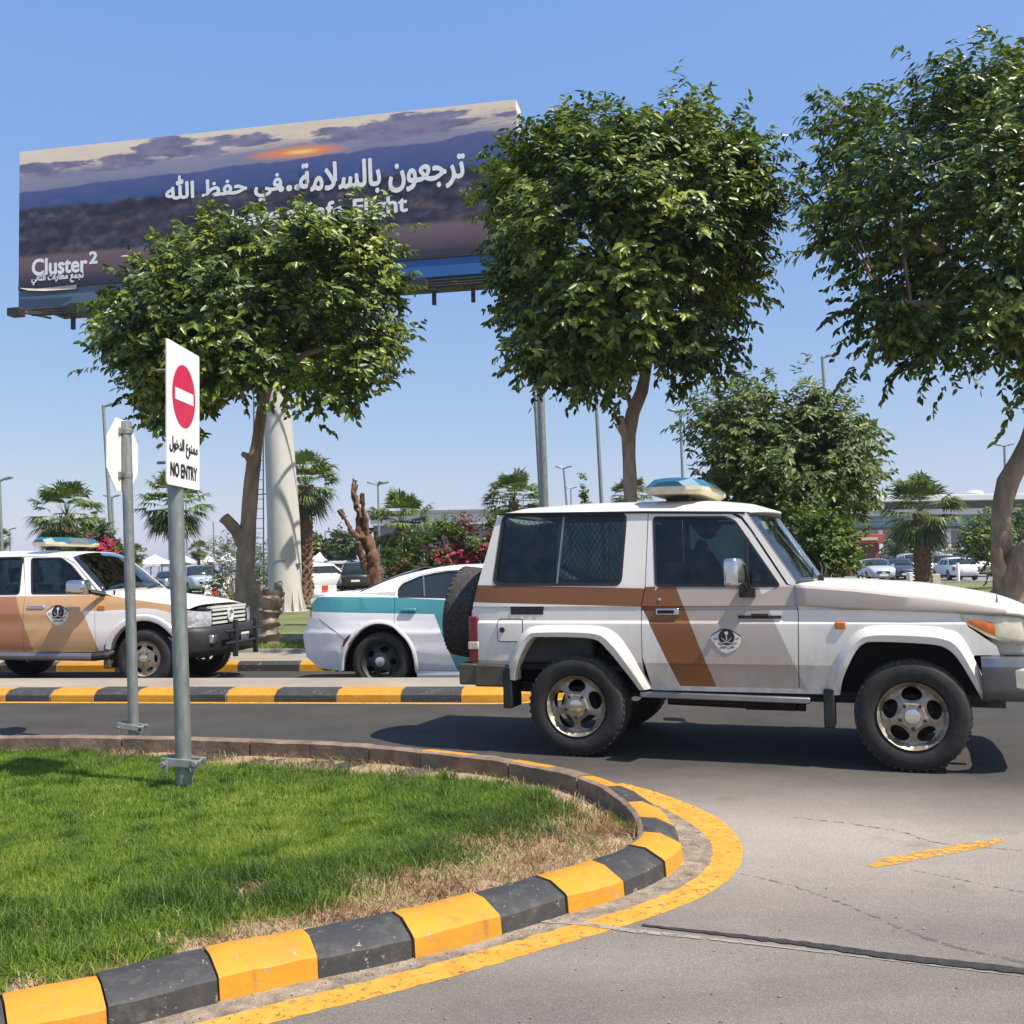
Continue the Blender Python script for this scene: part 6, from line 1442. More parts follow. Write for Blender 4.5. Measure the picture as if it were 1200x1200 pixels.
for v in (0.20, -0.165):
    c = at(149, 534 - v * F_PX / p0.y, p0.y) - p0; b.lathe([(0.046, -0.02), (0.046, 0.02)], 14, Matrix.Translation(c)); b.bar(Mo @ Vector((-0.07, v, -0.012)), Mo @ Vector((0.07, v, -0.012)), 0.012, 0.035); b.bar(Mo @ Vector((-0.075, v, -0.02)), Mo @ Vector((-0.075, v, 0.01)), 0.03, 0.05)
b.obj('bracket', M['galv'], pn, bevel=0.002)

# ================================================================== billboard
YL = 35.5
TL = at(23, 178, YL); dR = ray(604.5, 116.5); YR = YL and (TL.z - CAM_H) / (dR.z / dR.y); TR = at(604.5, 116.5, YR)
BL = at(28, 361, YL); Wb = (TR - TL).length; Hb = TL.z - BL.z
ub = (TR - TL).normalized(); nb = Vector((ub.y, -ub.x, 0)).normalized()
if nb.y > 0: nb = -nb
BB = thing('billboard', 'huge tilted looking billboard with sunset landscape print on a pale round column', 'billboard', (TL.x, TL.y, 0), math.atan2(ub.y, ub.x))
zb0 = TL.z - Hb; SK = 0.135 * Hb
def pu(px, py):
    d_ = ray(px, py); t = (TL - EYE).dot(nb) / d_.dot(nb); q = EYE + d_ * t; return (q - TL).dot(ub), q.z
_su = pu(353, 178); SU = _su[0] / Wb; SV = (_su[1] - zb0 - SK) / (Hb - SK)
def poster_mat():
    m, t, b = new_mat('printed_sunset_poster'); co = coords(t); sx = nd(t, 'ShaderNodeSeparateXYZ'); t.links.new(co, sx.inputs[0])
    u = math_(t, 'DIVIDE', sx.outputs[0], Wb); v = math_(t, 'DIVIDE', math_(t, 'SUBTRACT', sx.outputs[2], zb0 + SK), Hb - SK)
    cv = nd(t, 'ShaderNodeCombineXYZ'); t.links.new(u, cv.inputs[0]); t.links.new(v, cv.inputs[1])
    def nz(su, sv, scale, det=5, off=0.0, rough=0.6):
        mp = nd(t, 'ShaderNodeMapping'); mp.inputs['Scale'].default_value = (su, sv, 1); mp.inputs['Location'].default_value = (off, off * 0.7, off); t.links.new(cv.outputs[0], mp.inputs[0]); return tnoise(t, mp.outputs[0], scale, det, rough)
    def add(a, b_): return math_(t, 'ADD', a, b_)
    def mul(a, b_): return math_(t, 'MULTIPLY', a, b_)
    cen = lambda n, a: mul(math_(t, 'SUBTRACT', n, 0.5), a)
    # cloudy sky: cream light, mauve cloud banks lying in long drifts that rise to the right
    skyv = add(v, mul(u, -0.03))
    cl_ = nz(7.0, 8.0, 0.8, 8, 3.1); cl2 = nz(5.0, 12.0, 0.9, 7, 7.7)
    skyc = ramp(t, add(skyv, cen(cl2, 0.30)), [(0.66, (0.17, 0.19, 0.30)), (0.80, (0.30, 0.28, 0.36)), (0.88, (0.78, 0.62, 0.46)), (0.97, (0.82, 0.71, 0.54))])
    bank = ramp(t, add(cl_, mul(math_(t, 'ABSOLUTE', math_(t, 'SUBTRACT', skyv, 0.87)), -1.6)), [(0.39, 0.0), (0.44, 1.0)])
    skyc = mixc(t, bank, skyc, ramp(t, nz(14, 10, 1.2, 7, 1.3), [(0.3, (0.125, 0.125, 0.22)), (0.7, (0.30, 0.26, 0.36))]))
    # sun low behind the ridge
    du = mul(math_(t, 'SUBTRACT', u, SU), 6.0); dv = mul(math_(t, 'SUBTRACT', v, SV), 13.0)
    dist = math_(t, 'SQRT', add(mul(du, du), mul(dv, dv)))
    skyc = mixc(t, ramp(t, add(dist, cen(cl_, 0.9)), [(0.0, 1.0), (0.30, 0.7), (0.62, 0.0)]), skyc, (0.95, 0.30, 0.06))
    skyc = mixc(t, ramp(t, add(dist, cen(cl_, 0.5)), [(0.0, 1.0), (0.22, 0.0)]), skyc, (1.0, 0.72, 0.22))
    # ridges
    r1 = add(add(0.70, mul(u, 0.075)), cen(nz(5.0, 0.0, 1.0, 6, 2.0), 0.16))
    m1 = ramp(t, math_(t, 'SUBTRACT', v, r1), [(0.0, 1.0), (0.012, 0.0)])
    mt = ramp(t, v, [(0.45, (0.030, 0.065, 0.20)), (0.62, (0.042, 0.085, 0.24)), (0.80, (0.10, 0.12, 0.27))])
    mt = mixc(t, ramp(t, nz(16, 8, 1.4, 7, 5.0), [(0.4, 0.0), (0.7, 0.45)]), mt, (0.13, 0.12, 0.22))
    c = mixc(t, m1, skyc, mt)
    r2 = add(0.545, cen(nz(9.0, 0.0, 1.0, 8, 9.0), 0.16)); r2 = add(r2, mul(u, 0.02))
    m2 = ramp(t, math_(t, 'SUBTRACT', v, r2), [(0.0, 1.0), (0.035, 0.0)])
    rock = ramp(t, nz(26, 11, 1.0, 10, 4.0, 0.70), [(0.36, (0.014, 0.016, 0.036)), (0.5, (0.045, 0.038, 0.062)), (0.64, (0.125, 0.082, 0.085))])
    mpv = nd(t, 'ShaderNodeMapping'); mpv.inputs['Scale'].default_value = (30, 15, 1); t.links.new(cv.outputs[0], mpv.inputs[0])
    wv = nd(t, 'ShaderNodeVectorMath', operation='MULTIPLY_ADD'); nv = nd(t, 'ShaderNodeTexNoise'); nv.inputs['Scale'].default_value = 1.2; nv.inputs['Detail'].default_value = 6; t.links.new(mpv.outputs[0], nv.inputs['Vector'])
    t.links.new(nv.outputs['Color'], wv.inputs[0]); wv.inputs[1].default_value = (1.1, 1.1, 0); t.links.new(mpv.outputs[0], wv.inputs[2])
    vor = nd(t, 'ShaderNodeTexVoronoi'); vor.inputs['Scale'].default_value = 1.0; t.links.new(wv.outputs[0], vor.inputs['Vector'])
    rock = mixc(t, 0.75, rock, mixc(t, 1.0, rock, ramp(t, vor.outputs['Distance'], [(0.1, 1.9), (0.45, 0.9), (0.75, 0.35)]), 'MULTIPLY'))
    c = mixc(t, m2, c, rock)
    r3 = add(0.205, cen(nz(5.0, 0.0, 1.0, 6, 6.0), 0.09)); m3 = ramp(t, math_(t, 'SUBTRACT', v, r3), [(0.0, 1.0), (0.03, 0.0)])
    land = ramp(t, add(v, cen(nz(12, 12, 1.2, 8, 8.0), 0.10)), [(0.02, (0.035, 0.025, 0.045)), (0.10, (0.12, 0.075, 0.085)), (0.2, (0.17, 0.11, 0.11))])
    c = mixc(t, m3, c, land)
    t.links.new(c, b.inputs['Base Color']); b.inputs['Roughness'].default_value = 0.42; return m
M['poster'] = poster_mat()
M['skirt'] = pm('blue_grey_skirt', (0.085, 0.125, 0.19), 0.5, var=0.15, scale=0.5)
M['skirt_blue'] = pm('blue_skirt', (0.025, 0.12, 0.36), 0.45, var=0.15, scale=0.4)
b = MB(); b.box(0, Wb, 0.0, 0.9, zb0 + SK, TL.z); o = b.obj('printed_face', M['poster'], BB, smooth=0)
us_ = pu(150, 345)[0] + 2.6
b = MB(); b.box(-0.004, us_, 0.02, 0.88, zb0 - 0.02, zb0 + SK - 0.06, 0); b.box(us_, Wb + 0.05, 0.02, 0.88, zb0 + 0.04, zb0 + SK - 0.12, 1); b.obj('skirt', [M['skirt'], M['skirt_blue']], BB, smooth=0)
b = MB(); b.box(0.0, Wb, -0.03, 0.85, zb0 + SK - 0.12, zb0 + SK - 0.002); b.box(-0.06, Wb + 0.06, 0.905, 1.2, zb0, TL.z - 0.5)
for i in range(9):
    x = Wb * (i + 0.5) / 9; b.bar((x, 1.0, zb0), (x, 1.0, TL.z - 0.4), 0.15, 0.15)
b.obj('frame', M['steel_dark'], BB, smooth=0)
b = MB(); b.add([(0.04, -0.05, zb0 + SK - 0.05), (0.75, -0.05, zb0 + SK - 0.13), (2.3, -0.06, zb0 + SK - 0.10), (2.3, -0.05, zb0 + SK - 0.24), (1.2, -0.16, zb0 + SK - 0.27), (0.5, -0.14, zb0 + SK - 0.20)], [(0, 1, 5), (1, 4, 5), (1, 2, 3, 4)]); b.obj('loose_strip', M['conc'], BB, smooth=0)
b = MB(); b.box(1.2, Wb - 0.3, 0.3, 0.9, zb0 - 0.26, zb0 - 0.04)
for i in range(13):
    x = 1.5 + (Wb - 2.1) * i / 12; b.bar((x, 0.5, zb0 - 0.25), (x, -1.15, zb0 - 0.42), 0.07, 0.07); b.bar((x + 0.3, 0.5, zb0 - 0.3), (x + 0.3, 0.5, zb0 - 0.75), 0.12, 0.12)
for y, z in ((-1.1, -0.42), (-0.55, -0.36), (-1.1, -0.6)): b.tube([(1.35, y, zb0 + z), (Wb + 0.1, y, zb0 + z)], 0.035, 6)
b.obj('catwalk', M['steel_dark'], BB, smooth=0)
for x in (0.95, 3.2, 5.0, 8.0, 10.8, pu(506, 350)[0], Wb - 0.5):
    b = MB(); b.tube([(x + 0.1, 0.3, zb0 - 0.35), (x, -1.35, zb0 - 0.50)], 0.04, 6); b.box(x - 0.22, x + 0.22, -1.55, -1.2, zb0 - 0.68, zb0 - 0.42); l_ = b.obj('floodlight', M['steel_dark'], BB, smooth=0)
    b = MB(); b.box(x - 0.19, x + 0.19, -1.50, -1.25, zb0 - 0.418, zb0 - 0.405); b.obj('lamp_glass', M['lens_yellowed'], l_, smooth=0)
b = MB(); BM_ = lambda u, z, y=-0.005: Matrix(((1, 0, 0, u), (0, 0, -1, y), (0, 1, 0, z), (0, 0, 0, 1)))
def line_text(b, body, pl, pr, height, bold, dy=0.0):
    a, c = pu(*pl), pu(*pr); put_text(b, body, BM_((a[0] + c[0]) / 2, (a[1] + c[1]) / 2 + dy), height=height, width=c[0] - a[0], bold=bold, dz=0.0008)
line_text(b, arabic('في حفظ الله'), (195, 222), (330, 219), 1.10, 0.026)
line_text(b, '...', (327, 222), (351, 219), 0.16, 0.03)
line_text(b, arabic('ترجعون بالسلامة'), (352, 211), (544, 200), 1.20, 0.030)
line_text(b, 'Have a Safe Flight', (271, 259), (477, 241), 0.72, 0.022)
line_text(b, 'Cluster', (38, 313), (102, 309), 0.56, 0.024)
line_text(b, '2', (105, 302), (114, 301.5), 0.40, 0.022)
line_text(b, arabic('تجمع مطارات الثاني'), (38, 328), (98, 323.5), 0.38, 0.010)
b.obj('lettering', M['sign_white'], BB, smooth=0)
_pc = gp(334, 719, 0.0); yc = TL.y + (_pc.x - TL.x) * ub.y / ub.x + 0.75; cb = at(334, 719, yc); cb.z = 0
colx = at(323, 470, yc).x
b = MB(); b.tube([Vector((cb.x + 0.02, yc, 0)), Vector((cb.x - 0.03, yc, 3.0)), Vector((colx, yc, 8.0)), Vector((colx, yc, zb0 - 0.1))], [0.57, 0.54, 0.43, 0.42], 32)
inv = BB.matrix_basis.inverted(); b.v = [tuple(inv @ Vector(p)) for p in b.v]
colm = b.obj('column', M['conc_light'], BB, smooth=50)
b = MB()
for k in range(14):
    a = 2 * math.pi * k / 14; e = Vector((math.cos(a), math.sin(a), 0)); q = Vector((-e.y, e.x, 0)) * 0.02; c = Vector((cb.x, yc, 0))
    P_ = [c + e * 0.53 + Vector((0, 0, 0)), c + e * 0.74, c + e * 0.62 + Vector((0, 0, 0.45)), c + e * 0.54 + Vector((0, 0, 0.95))]
    b.add([p - q for p in P_] + [p + q for p in P_], [(0, 1, 2, 3), (7, 6, 5, 4), (0, 4, 5, 1), (1, 5, 6, 2), (2, 6, 7, 3), (3, 7, 4, 0)])
b.lathe([(0.80, 0), (0.80, 0.06), (0.5, 0.06)], 24, Matrix.Translation((cb.x, yc, 0)))
b.v = [tuple(inv @ Vector(p)) for p in b.v]; b.obj('base_flange', M['conc_light'], colm, smooth=0)
b = MB(); lx0, lx1 = at(303, 690, yc + 0.4), at(303, 560, yc + 0.4)
for s_ in (-0.16, 0.16): b.bar((lx0.x + s_, yc + 0.45, 1.0), (lx1.x + s_, yc + 0.45, zb0 - 0.2), 0.04, 0.04)
for k in range(26): b.bar((lx0.x - 0.16, yc + 0.45, 1.2 + 0.33 * k), (lx0.x + 0.16, yc + 0.45, 1.2 + 0.33 * k), 0.025, 0.025)
for k in range(4): b.bar((lx0.x, yc + 0.45, 2.0 + 2 * k), (cb.x - 0.3, yc + 0.1, 2.0 + 2 * k), 0.04, 0.04)
b.v = [tuple(inv @ Vector(p)) for p in b.v]; b.obj('ladder', M['galv'], colm, smooth=0)
b = MB()
for px, py in ((329, 657), (345, 661), (352, 681)):
    q = at(px, py, yc - 0.5); yy = yc - math.sqrt(max(0.0, 0.53 ** 2 - (q.x - cb.x) ** 2)); b.box(q.x - 0.2, q.x + 0.16, yy - 0.03, yy + 0.12, q.z - 0.03, q.z + 0.03)
b.v = [tuple(inv @ Vector(p)) for p in b.v]; b.obj('column_bracket', M['galv'], colm, smooth=0)
# ================================================================== trees and plants
LEAF = [(0.0, (0.018, 0.040, 0.009)), (0.4, (0.066, 0.115, 0.017)), (0.72, (0.170, 0.230, 0.030)), (1.0, (0.36, 0.40, 0.06))]
M['leaf'] = leaf_mat('ficus_leaves', LEAF, 0.25, 0.38)
M['leaf_dull'] = leaf_mat('olive_green_leaves', [(0.0, (0.040, 0.070, 0.018)), (0.5, (0.105, 0.150, 0.038)), (1.0, (0.22, 0.27, 0.08))], 0.3, 0.45)
M['leaf_fresh'] = leaf_mat('fresh_green_leaves', [(0.0, (0.03, 0.065, 0.012)), (0.5, (0.085, 0.15, 0.022)), (1.0, (0.20, 0.25, 0.045))], 0.35, 0.42)
M['bract'] = leaf_mat('bougainvillea_bracts', [(0.0, (0.20, 0.008, 0.045)), (0.5, (0.48, 0.02, 0.11)), (1.0, (0.55, 0.09, 0.14))], 0.35, 0.5)
M['bract_rust'] = leaf_mat('rusty_leaves', [(0.0, (0.10, 0.03, 0.02)), (0.5, (0.22, 0.07, 0.045)), (1.0, (0.30, 0.14, 0.08))], 0.3, 0.5)
M['palm_leaf'] = leaf_mat('fan_palm_leaves', [(0.0, (0.14, 0.115, 0.05)), (0.2, (0.05, 0.08, 0.02)), (0.6, (0.11, 0.16, 0.035)), (1.0, (0.22, 0.27, 0.08))], 0.25, 0.45)
def unit(a): return a / np.maximum(np.linalg.norm(a, axis=-1, keepdims=True), 1e-9)
def pts_in_crown(poly_px, n, Y, inset, thick, rng, bias=0.55):
    """points through a crown's volume whose silhouette is the given outline (pixels) at distance Y"""
    P_ = np.array(poly_px, float); lo, hi = P_.min(0), P_.max(0); out = []
    ring = np.vstack([P_, P_[:1]]); dmax = 0
    while len(out) < n:
        c = rng.uniform(lo, hi, (n * 3, 2)); c = c[inside(c, P_)]
        if len(c) == 0: continue
        ds = seg_dist(c, ring); dmax = max(dmax, ds.max()); c, ds = c[ds > inset], ds[ds > inset]
        f = np.clip(ds / dmax, 0, 1); half = thick * np.sqrt(np.maximum(1 - (1 - f) ** 2, 0.02))
        s = rng.uniform(-1, 1, len(c)); s = np.sign(s) * np.abs(s) ** bias
        for (x, y), dy in zip(c, s * half): out.append(tuple(at(x, y, Y + dy)))
        if len(out) >= n: break
    return np.array(out[:n])
def leaf_mesh(name, mat, parent, clumps, ctr, rng, twigs, leaves, L_, W_, tw_len, spread, droop=0.35, tone0=0.5, flat=1.0, jit=0.22, outw=0.8, local=None):
    """sprays of small folded leaves set along twigs that grow outwards from every clump"""
    nC = len(clumps); C_ = np.repeat(clumps, twigs, 0); ct = np.repeat(rng.normal(0, 0.15, nC), twigs)
    base = C_ + rng.normal(0, spread, C_.shape)
    out_ = unit(base - ctr); d = unit(out_ * outw + rng.normal(0, 0.55, base.shape) + np.array([0, 0, 0.18]))
    ln = tw_len * rng.uniform(0.6, 1.3, len(base))
    n = len(base) * leaves; I = np.repeat(np.arange(len(base)), leaves); k = np.tile(np.arange(leaves), len(base)); f = (k + rng.uniform(0, 0.6, n)) / leaves
    dd = d[I]; pos = base[I] + dd * (ln[I] * f)[:, None]; pos[:, 2] -= droop * 0.5 * ln[I] * f ** 2
    sd = unit(np.cross(dd, np.array([0, 0, 1.0]) + rng.normal(0, 0.25, dd.shape))); sg = np.where(k % 2 == 0, 1, -1)[:, None]
    a = unit(dd * 0.55 + sd * sg * 0.75 + rng.normal(0, 0.25, dd.shape) - np.array([0, 0, droop * 1.5]))
    upn = unit(np.array([0, 0, 0.6]) * flat + out_[I] * 0.95 + rng.normal(0, 0.38, a.shape)); w = unit(np.cross(a, upn)); nn = np.cross(w, a)
    L1 = L_ * rng.uniform(0.5, 1.3, n); W1 = W_ * rng.uniform(0.8, 1.15, n)
    tip = pos + a * L1[:, None]; tip -= nn * (L1 * 0.10)[:, None]
    hw = (W1 / 2)[:, None]; up_ = nn * (W1 * 0.12)[:, None]
    m1 = pos + a * (L1 * 0.30)[:, None]; m2 = pos + a * (L1 * 0.68)[:, None] - nn * (L1 * 0.03)[:, None]
    V = np.stack([pos, m1 - w * hw + up_, m2 - w * hw * 0.82 + up_, tip, m2 + w * hw * 0.82 + up_, m1 + w * hw + up_], 1).reshape(-1, 3); q = np.arange(n)[:, None] * 6
    T = np.concatenate([q + np.array([[0, 3, 2]]), q + np.array([[0, 2, 1]]), q + np.array([[0, 5, 4]]), q + np.array([[0, 4, 3]])], 1).reshape(-1, 3)
    tone = np.clip(tone0 + ct[I] + rng.normal(0, jit, n) + 0.22 * (f - 0.45), 0, 1)
    if local is not None: V = V - local
    return np_mesh(name, V, T, mat, np.repeat(tone, 6), parent), base, d, ln
def branches(mb, hub_pts, clumps, rng, r0, n_limb=8):
    """limbs from the trunk head to the clumps"""
    hub = Vector(hub_pts[-1]); idx = [int(rng.integers(len(clumps)))]
    while len(idx) < n_limb:
        ds = np.min([np.linalg.norm(clumps - clumps[i], axis=1) for i in idx], 0); idx.append(int(ds.argmax()))
    ends = [Vector(clumps[i]) for i in idx]; limbs = []
    for e in ends:
        h = hub.copy(); v = e - h; m1 = h + v * 0.35 + Vector((0, 0, 0.12 * v.length)); m2 = h + v * 0.7 + Vector((rng.normal(0, 0.1), rng.normal(0, 0.1), 0.08 * v.length))
        P_ = resample([h, m1, m2, h + v * 0.95], 9); mb.tube(P_, list(np.linspace(r0, r0 * 0.22, 9)), 7); limbs.append(P_)
    for c in clumps:
        c = Vector(c); best = min(((p - c).length, p) for L_ in limbs for p in L_[2:])
        p = best[1]; 
        if best[0] > 0.15: mb.tube([p, p.lerp(c, 0.5) + Vector((rng.normal(0, 0.06), rng.normal(0, 0.06), 0.05)), c], [r0 * 0.22, r0 * 0.13, r0 * 0.06], 5, cap=False)
def trunk(mb, px_path, Y, widths, n=14, rough=0.12, seed=1):
    rs = random.Random(seed); P_ = [at(x, y, Y) for x, y in px_path]; Q_ = resample(P_, n); W_ = [interp(i / (n - 1), widths) * mpx(Y) / 2 for i in range(n)]
    W_ = [w * rs.uniform(1 - rough, 1 + rough) for w in W_]; mb.tube(Q_, W_, 12); return Q_
def tree(name, label, poly, Y, trunk_px, widths, seed, n_clump=75, twigs=24, leaves=12, L_=0.125, W_=0.055, mat='leaf', thick=2.4, bark='bark', stubs=(), inset=24, tone=0.5, group=None, tw=0.42, spread=0.24, cat='tree', limb_r=None, outer=None, wscale=1.0):
    widths = [(a, w_ * wscale) for a, w_ in widths]
    rng = np.random.default_rng(seed); base = at(*trunk_px[0], Y); org = Vector((base.x, base.y, 0.0))
    t = thing(name, label, cat, org, 0, group)
    cl_ = pts_in_crown(poly, n_clump, Y, inset, thick, rng)
    if outer is not None:
        cl_ = np.vstack([cl_, [tuple(at(x, y, Y + dy)) for x, y, dy in outer]])
    ctr = cl_.mean(0) - np.array([0, 0, 0.4])
    leaf_mesh('crown', M[mat], t, cl_, ctr, rng, twigs, leaves, L_, W_, tw, spread, tone0=tone, local=np.array(org))
    b = MB(); Q_ = trunk(b, trunk_px, Y, widths, seed=seed)
    for path_, ws_, dy in stubs:
        P_ = [at(x, y, Y + dy * i / max(len(path_) - 1, 1)) for i, (x, y) in enumerate(path_)]; b.tube(resample(P_, 7), [interp(i / 6, ws_) * mpx(Y) / 2 * rng.uniform(0.88, 1.12) for i in range(7)], 10)
    branches(b, [tuple(Q_[-1])], cl_, rng, limb_r or widths[-1][1] * mpx(Y) / 2 * 0.85)
    b.v = [tuple(Vector(p) - org) for p in b.v]
    for i in range(len(b.v)):
        q = mnoise.noise_vector(Vector(b.v[i]) * 5) * 0.018; b.v[i] = tuple(Vector(b.v[i]) + q)
    b.obj('trunk', M[bark], t, smooth=60); return t
G2 = 'round crowned street trees'
tree('street_tree', 'round crowned tree in front of the billboard, its trunk beside the pale column', [(98, 402), (122, 345), (150, 298), (185, 265), (215, 247), (245, 236), (280, 255), (310, 231), (350, 234), (400, 234), (442, 240), (464, 275), (480, 310), (505, 350), (510, 388), (484, 412), (468, 442), (442, 464), (410, 490), (385, 500), (350, 474), (320, 474), (290, 490), (262, 474), (240, 500), (210, 515), (180, 510), (155, 490), (122, 468), (102, 440)],
     20.0, [(291, 748), (288, 715), (287, 670), (289, 640), (292, 600), (295, 560), (301, 520), (306, 485), (312, 455)], [(0, 30), (0.1, 27), (0.4, 24), (0.75, 17), (1, 15)], 11, 145, 32, 12, 0.172, 0.076, wscale=0.88, inset=34,
     stubs=(([(287, 640), (277, 622), (262, 606)], [(0, 18), (0.7, 13), (1, 15)], -0.3), ([(296, 545), (290, 535), (284, 532)], [(0, 10), (1, 6)], -0.2), ([(290, 690), (298, 720), (300, 745)], [(0, 16), (1, 20)], -0.2)), group=G2, tone=0.52, thick=2.7)
tree('street_tree', 'tall round crowned tree rising behind the front police car, right of the billboard', [(562, 256), (560, 214), (582, 178), (610, 152), (640, 135), (665, 114), (700, 124), (722, 106), (760, 124), (800, 102), (832, 120), (884, 126), (910, 158), (925, 200), (922, 250), (905, 275), (948, 306), (920, 338), (884, 348), (870, 390), (880, 420), (872, 452), (842, 460), (820, 482), (792, 446), (765, 452), (740, 436), (722, 474), (690, 494), (666, 474), (640, 454), (598, 444), (580, 410), (582, 370), (572, 320), (566, 285)],
     17.5, [(744, 760), (742, 650), (739, 585), (738, 545), (736, 515), (741, 485), (752, 460), (758, 430), (762, 405)], [(0, 26), (0.3, 20), (0.6, 19), (0.75, 22), (1, 14)], 12, 160, 32, 12, 0.158, 0.070, inset=36, wscale=0.78,
     stubs=(([(736, 515), (729, 500), (727, 488)], [(0, 14), (1, 9)], -0.15), ([(741, 480), (735, 462)], [(0, 9), (1, 5)], 0.2)), group=G2, tone=0.5, thick=2.3)
tree('street_tree', 'largest street tree, cut off by the right edge, with a curved trunk and gnarled base', [(920, 408), (955, 392), (985, 368), (962, 330), (940, 290), (930, 240), (930, 200), (945, 150), (966, 74), (1000, 104), (1038, 95), (1058, 54), (1110, 38), (1142, 68), (1180, 44), (1260, 34), (1350, 90), (1420, 180), (1430, 300), (1380, 400), (1300, 452), (1215, 462), (1165, 490), (1138, 446), (1095, 475), (1058, 435), (1020, 430), (985, 420), (950, 424)],
     16.5, [(1187, 780), (1186, 720), (1180, 672), (1174, 640), (1173, 605), (1180, 568), (1192, 545), (1206, 520), (1216, 480), (1220, 440)], [(0, 44), (0.3, 36), (0.45, 28), (0.7, 28), (1, 22)], 13, 132, 31, 12, 0.150, 0.066, inset=36, wscale=0.85,
     stubs=(([(1183, 700), (1193, 660), (1208, 640)], [(0, 42), (0.6, 36), (1, 22)], -0.3), ([(1178, 690), (1170, 660), (1166, 640)], [(0, 26), (1, 10)], -0.35)), group=G2, tone=0.44, thick=2.6, spread=0.26)
tree('street_tree', 'smaller loose crowned tree farther back behind the windscreen of the front police car', [(797, 512), (806, 484), (834, 460), (876, 446), (920, 458), (966, 452), (986, 484), (1018, 508), (1038, 556), (1018, 582), (1000, 606), (960, 618), (900, 618), (848, 604), (818, 555)],
     27.0, [(905, 720), (905, 660), (905, 600), (902, 560)], [(0, 22), (1, 16)], 14, 88, 26, 11, 0.20, 0.085, thick=2.4, group=G2, tone=0.5, mat='leaf_dull', inset=16, spread=0.3, tw=0.5)
def bush(name, label, poly, Y, base_px, seed, n_clump, mat, L_=0.10, W_=0.05, thick=0.9, inset=8, twigs=20, leaves=10, extra=None, tw=0.3, spread=0.16, tone=0.5, group=None, cat='shrub'):
    rng = np.random.default_rng(seed); org = at(base_px[0], base_px[1], Y); org = Vector((org.x, org.y, 0.0)); t = thing(name, label, cat, org, 0, group)
    cl_ = pts_in_crown(poly, n_clump, Y, inset, thick, rng); ctr = cl_.mean(0) - np.array([0, 0, 0.8])
    leaf_mesh('foliage', M[mat], t, cl_, ctr, rng, twigs, leaves, L_, W_, tw, spread, tone0=tone, local=np.array(org))
    if extra:
        for nm, m_, pl, k in extra:
            c2 = pts_in_crown(pl, k, Y - 0.25, 4, thick * 0.8, rng); leaf_mesh(nm, M[m_], t, c2, ctr, rng, 14, 9, L_ * 0.8, W_ * 1.1, tw * 0.9, spread, tone0=0.55, local=np.array(org))
    b = MB()
    for c in cl_[::3]:
        c = Vector(c) - org; b.tube([Vector((c.x * 0.15, c.y * 0.15, 0)), Vector((c.x * 0.6, c.y * 0.6, c.z * 0.6)), c], [0.03, 0.02, 0.008], 5, cap=False)
    b.obj('stems', M['bark'], t, smooth=60); return t
bush('shrub', 'bright leafy shrub at the foot of the loose crowned tree, above the bonnet', [(915, 610), (935, 590), (970, 588), (995, 612), (1014, 640), (1014, 675), (985, 700), (925, 700), (905, 660)], 24.0, (965, 700), 21, 34, 'leaf_fresh', 0.12, 0.06, thick=1.0, inset=15, extra=[('blossom', 'bract_rust', [(940, 645), (985, 650), (975, 690), (945, 690)], 5)])
bush('bougainvillea', 'crimson flowering bougainvillea hedge behind the teal saloon', [(450, 650), (476, 628), (505, 612), (540, 604), (575, 606), (620, 612), (625, 690), (500, 695), (455, 690)], 34.0, (540, 695), 22, 60, 'leaf_fresh', 0.13, 0.07, thick=1.0, inset=6,
     extra=[('blossom', 'bract', [(510, 640), (540, 632), (580, 634), (585, 668), (530, 672), (505, 662)], 20), ('faded_blossom', 'bract_rust', [(462, 660), (500, 648), (540, 660), (560, 690), (470, 690)], 24), ('top_blossom', 'bract_rust', [(530, 614), (552, 610), (554, 628), (534, 628)], 4)])
bush('bougainvillea', 'bougainvillea with dark red blossom rising behind the left police off-roader', [(78, 640), (92, 618), (108, 606), (122, 612), (134, 630), (160, 650), (165, 700), (80, 700)], 33.0, (122, 700), 23, 34, 'leaf_fresh', 0.13, 0.07, thick=0.8, inset=5, extra=[('blossom', 'bract', [(104, 634), (122, 634), (140, 652), (135, 672), (108, 664)], 13)])
bush('shrub', 'dusty olive green shrub left of the billboard column', [(232, 648), (255, 634), (275, 628), (296, 640), (322, 668), (320, 700), (268, 702), (240, 690)], 44.0, (278, 702), 24, 26, 'leaf_dull', 0.14, 0.05, thick=1.2, inset=6, spread=0.3, tw=0.5)
bush('shrub', 'dark green spreading shrub behind the curved trunk at the right edge', [(1125, 630), (1140, 612), (1170, 604), (1215, 602), (1260, 620), (1260, 668), (1200, 668), (1150, 655), (1120, 645)], 46.0, (1190, 672), 25, 40, 'leaf', 0.2, 0.09, thick=1.6, inset=6, spread=0.3, tw=0.5)
bush('shrub', 'pale green low tree between the kiosk and the palm on the right', [(1035, 640), (1045, 622), (1062, 618), (1078, 630), (1080, 650), (1060, 662), (1042, 660)], 88.0, (1058, 672), 26, 16, 'leaf_dull', 0.35, 0.14, thick=1.2, inset=4, spread=0.35, tw=0.6)
for i, (px, w_, lb) in enumerate(((362, 17, 'clipped round tree in the car park, showing left of its twin'), (399, 17, 'clipped round tree in the car park behind the cut-back stump'))):
    tree('clipped_tree', lb, [(px - w_, 640), (px - w_ * 0.7, 630), (px, 624), (px + w_ * 0.7, 630), (px + w_, 640), (px + w_ * 0.8, 652), (px, 657), (px - w_ * 0.8, 652)], 100.0, [(px, 684), (px, 665), (px, 652)], [(0, 5), (1, 4)], 31 + i, 34, 20, 9, 0.38, 0.18, thick=1.3, inset=3, spread=0.3, tw=0.4, group='clipped round trees', tone=0.3)
rng_ = np.random.default_rng(40)
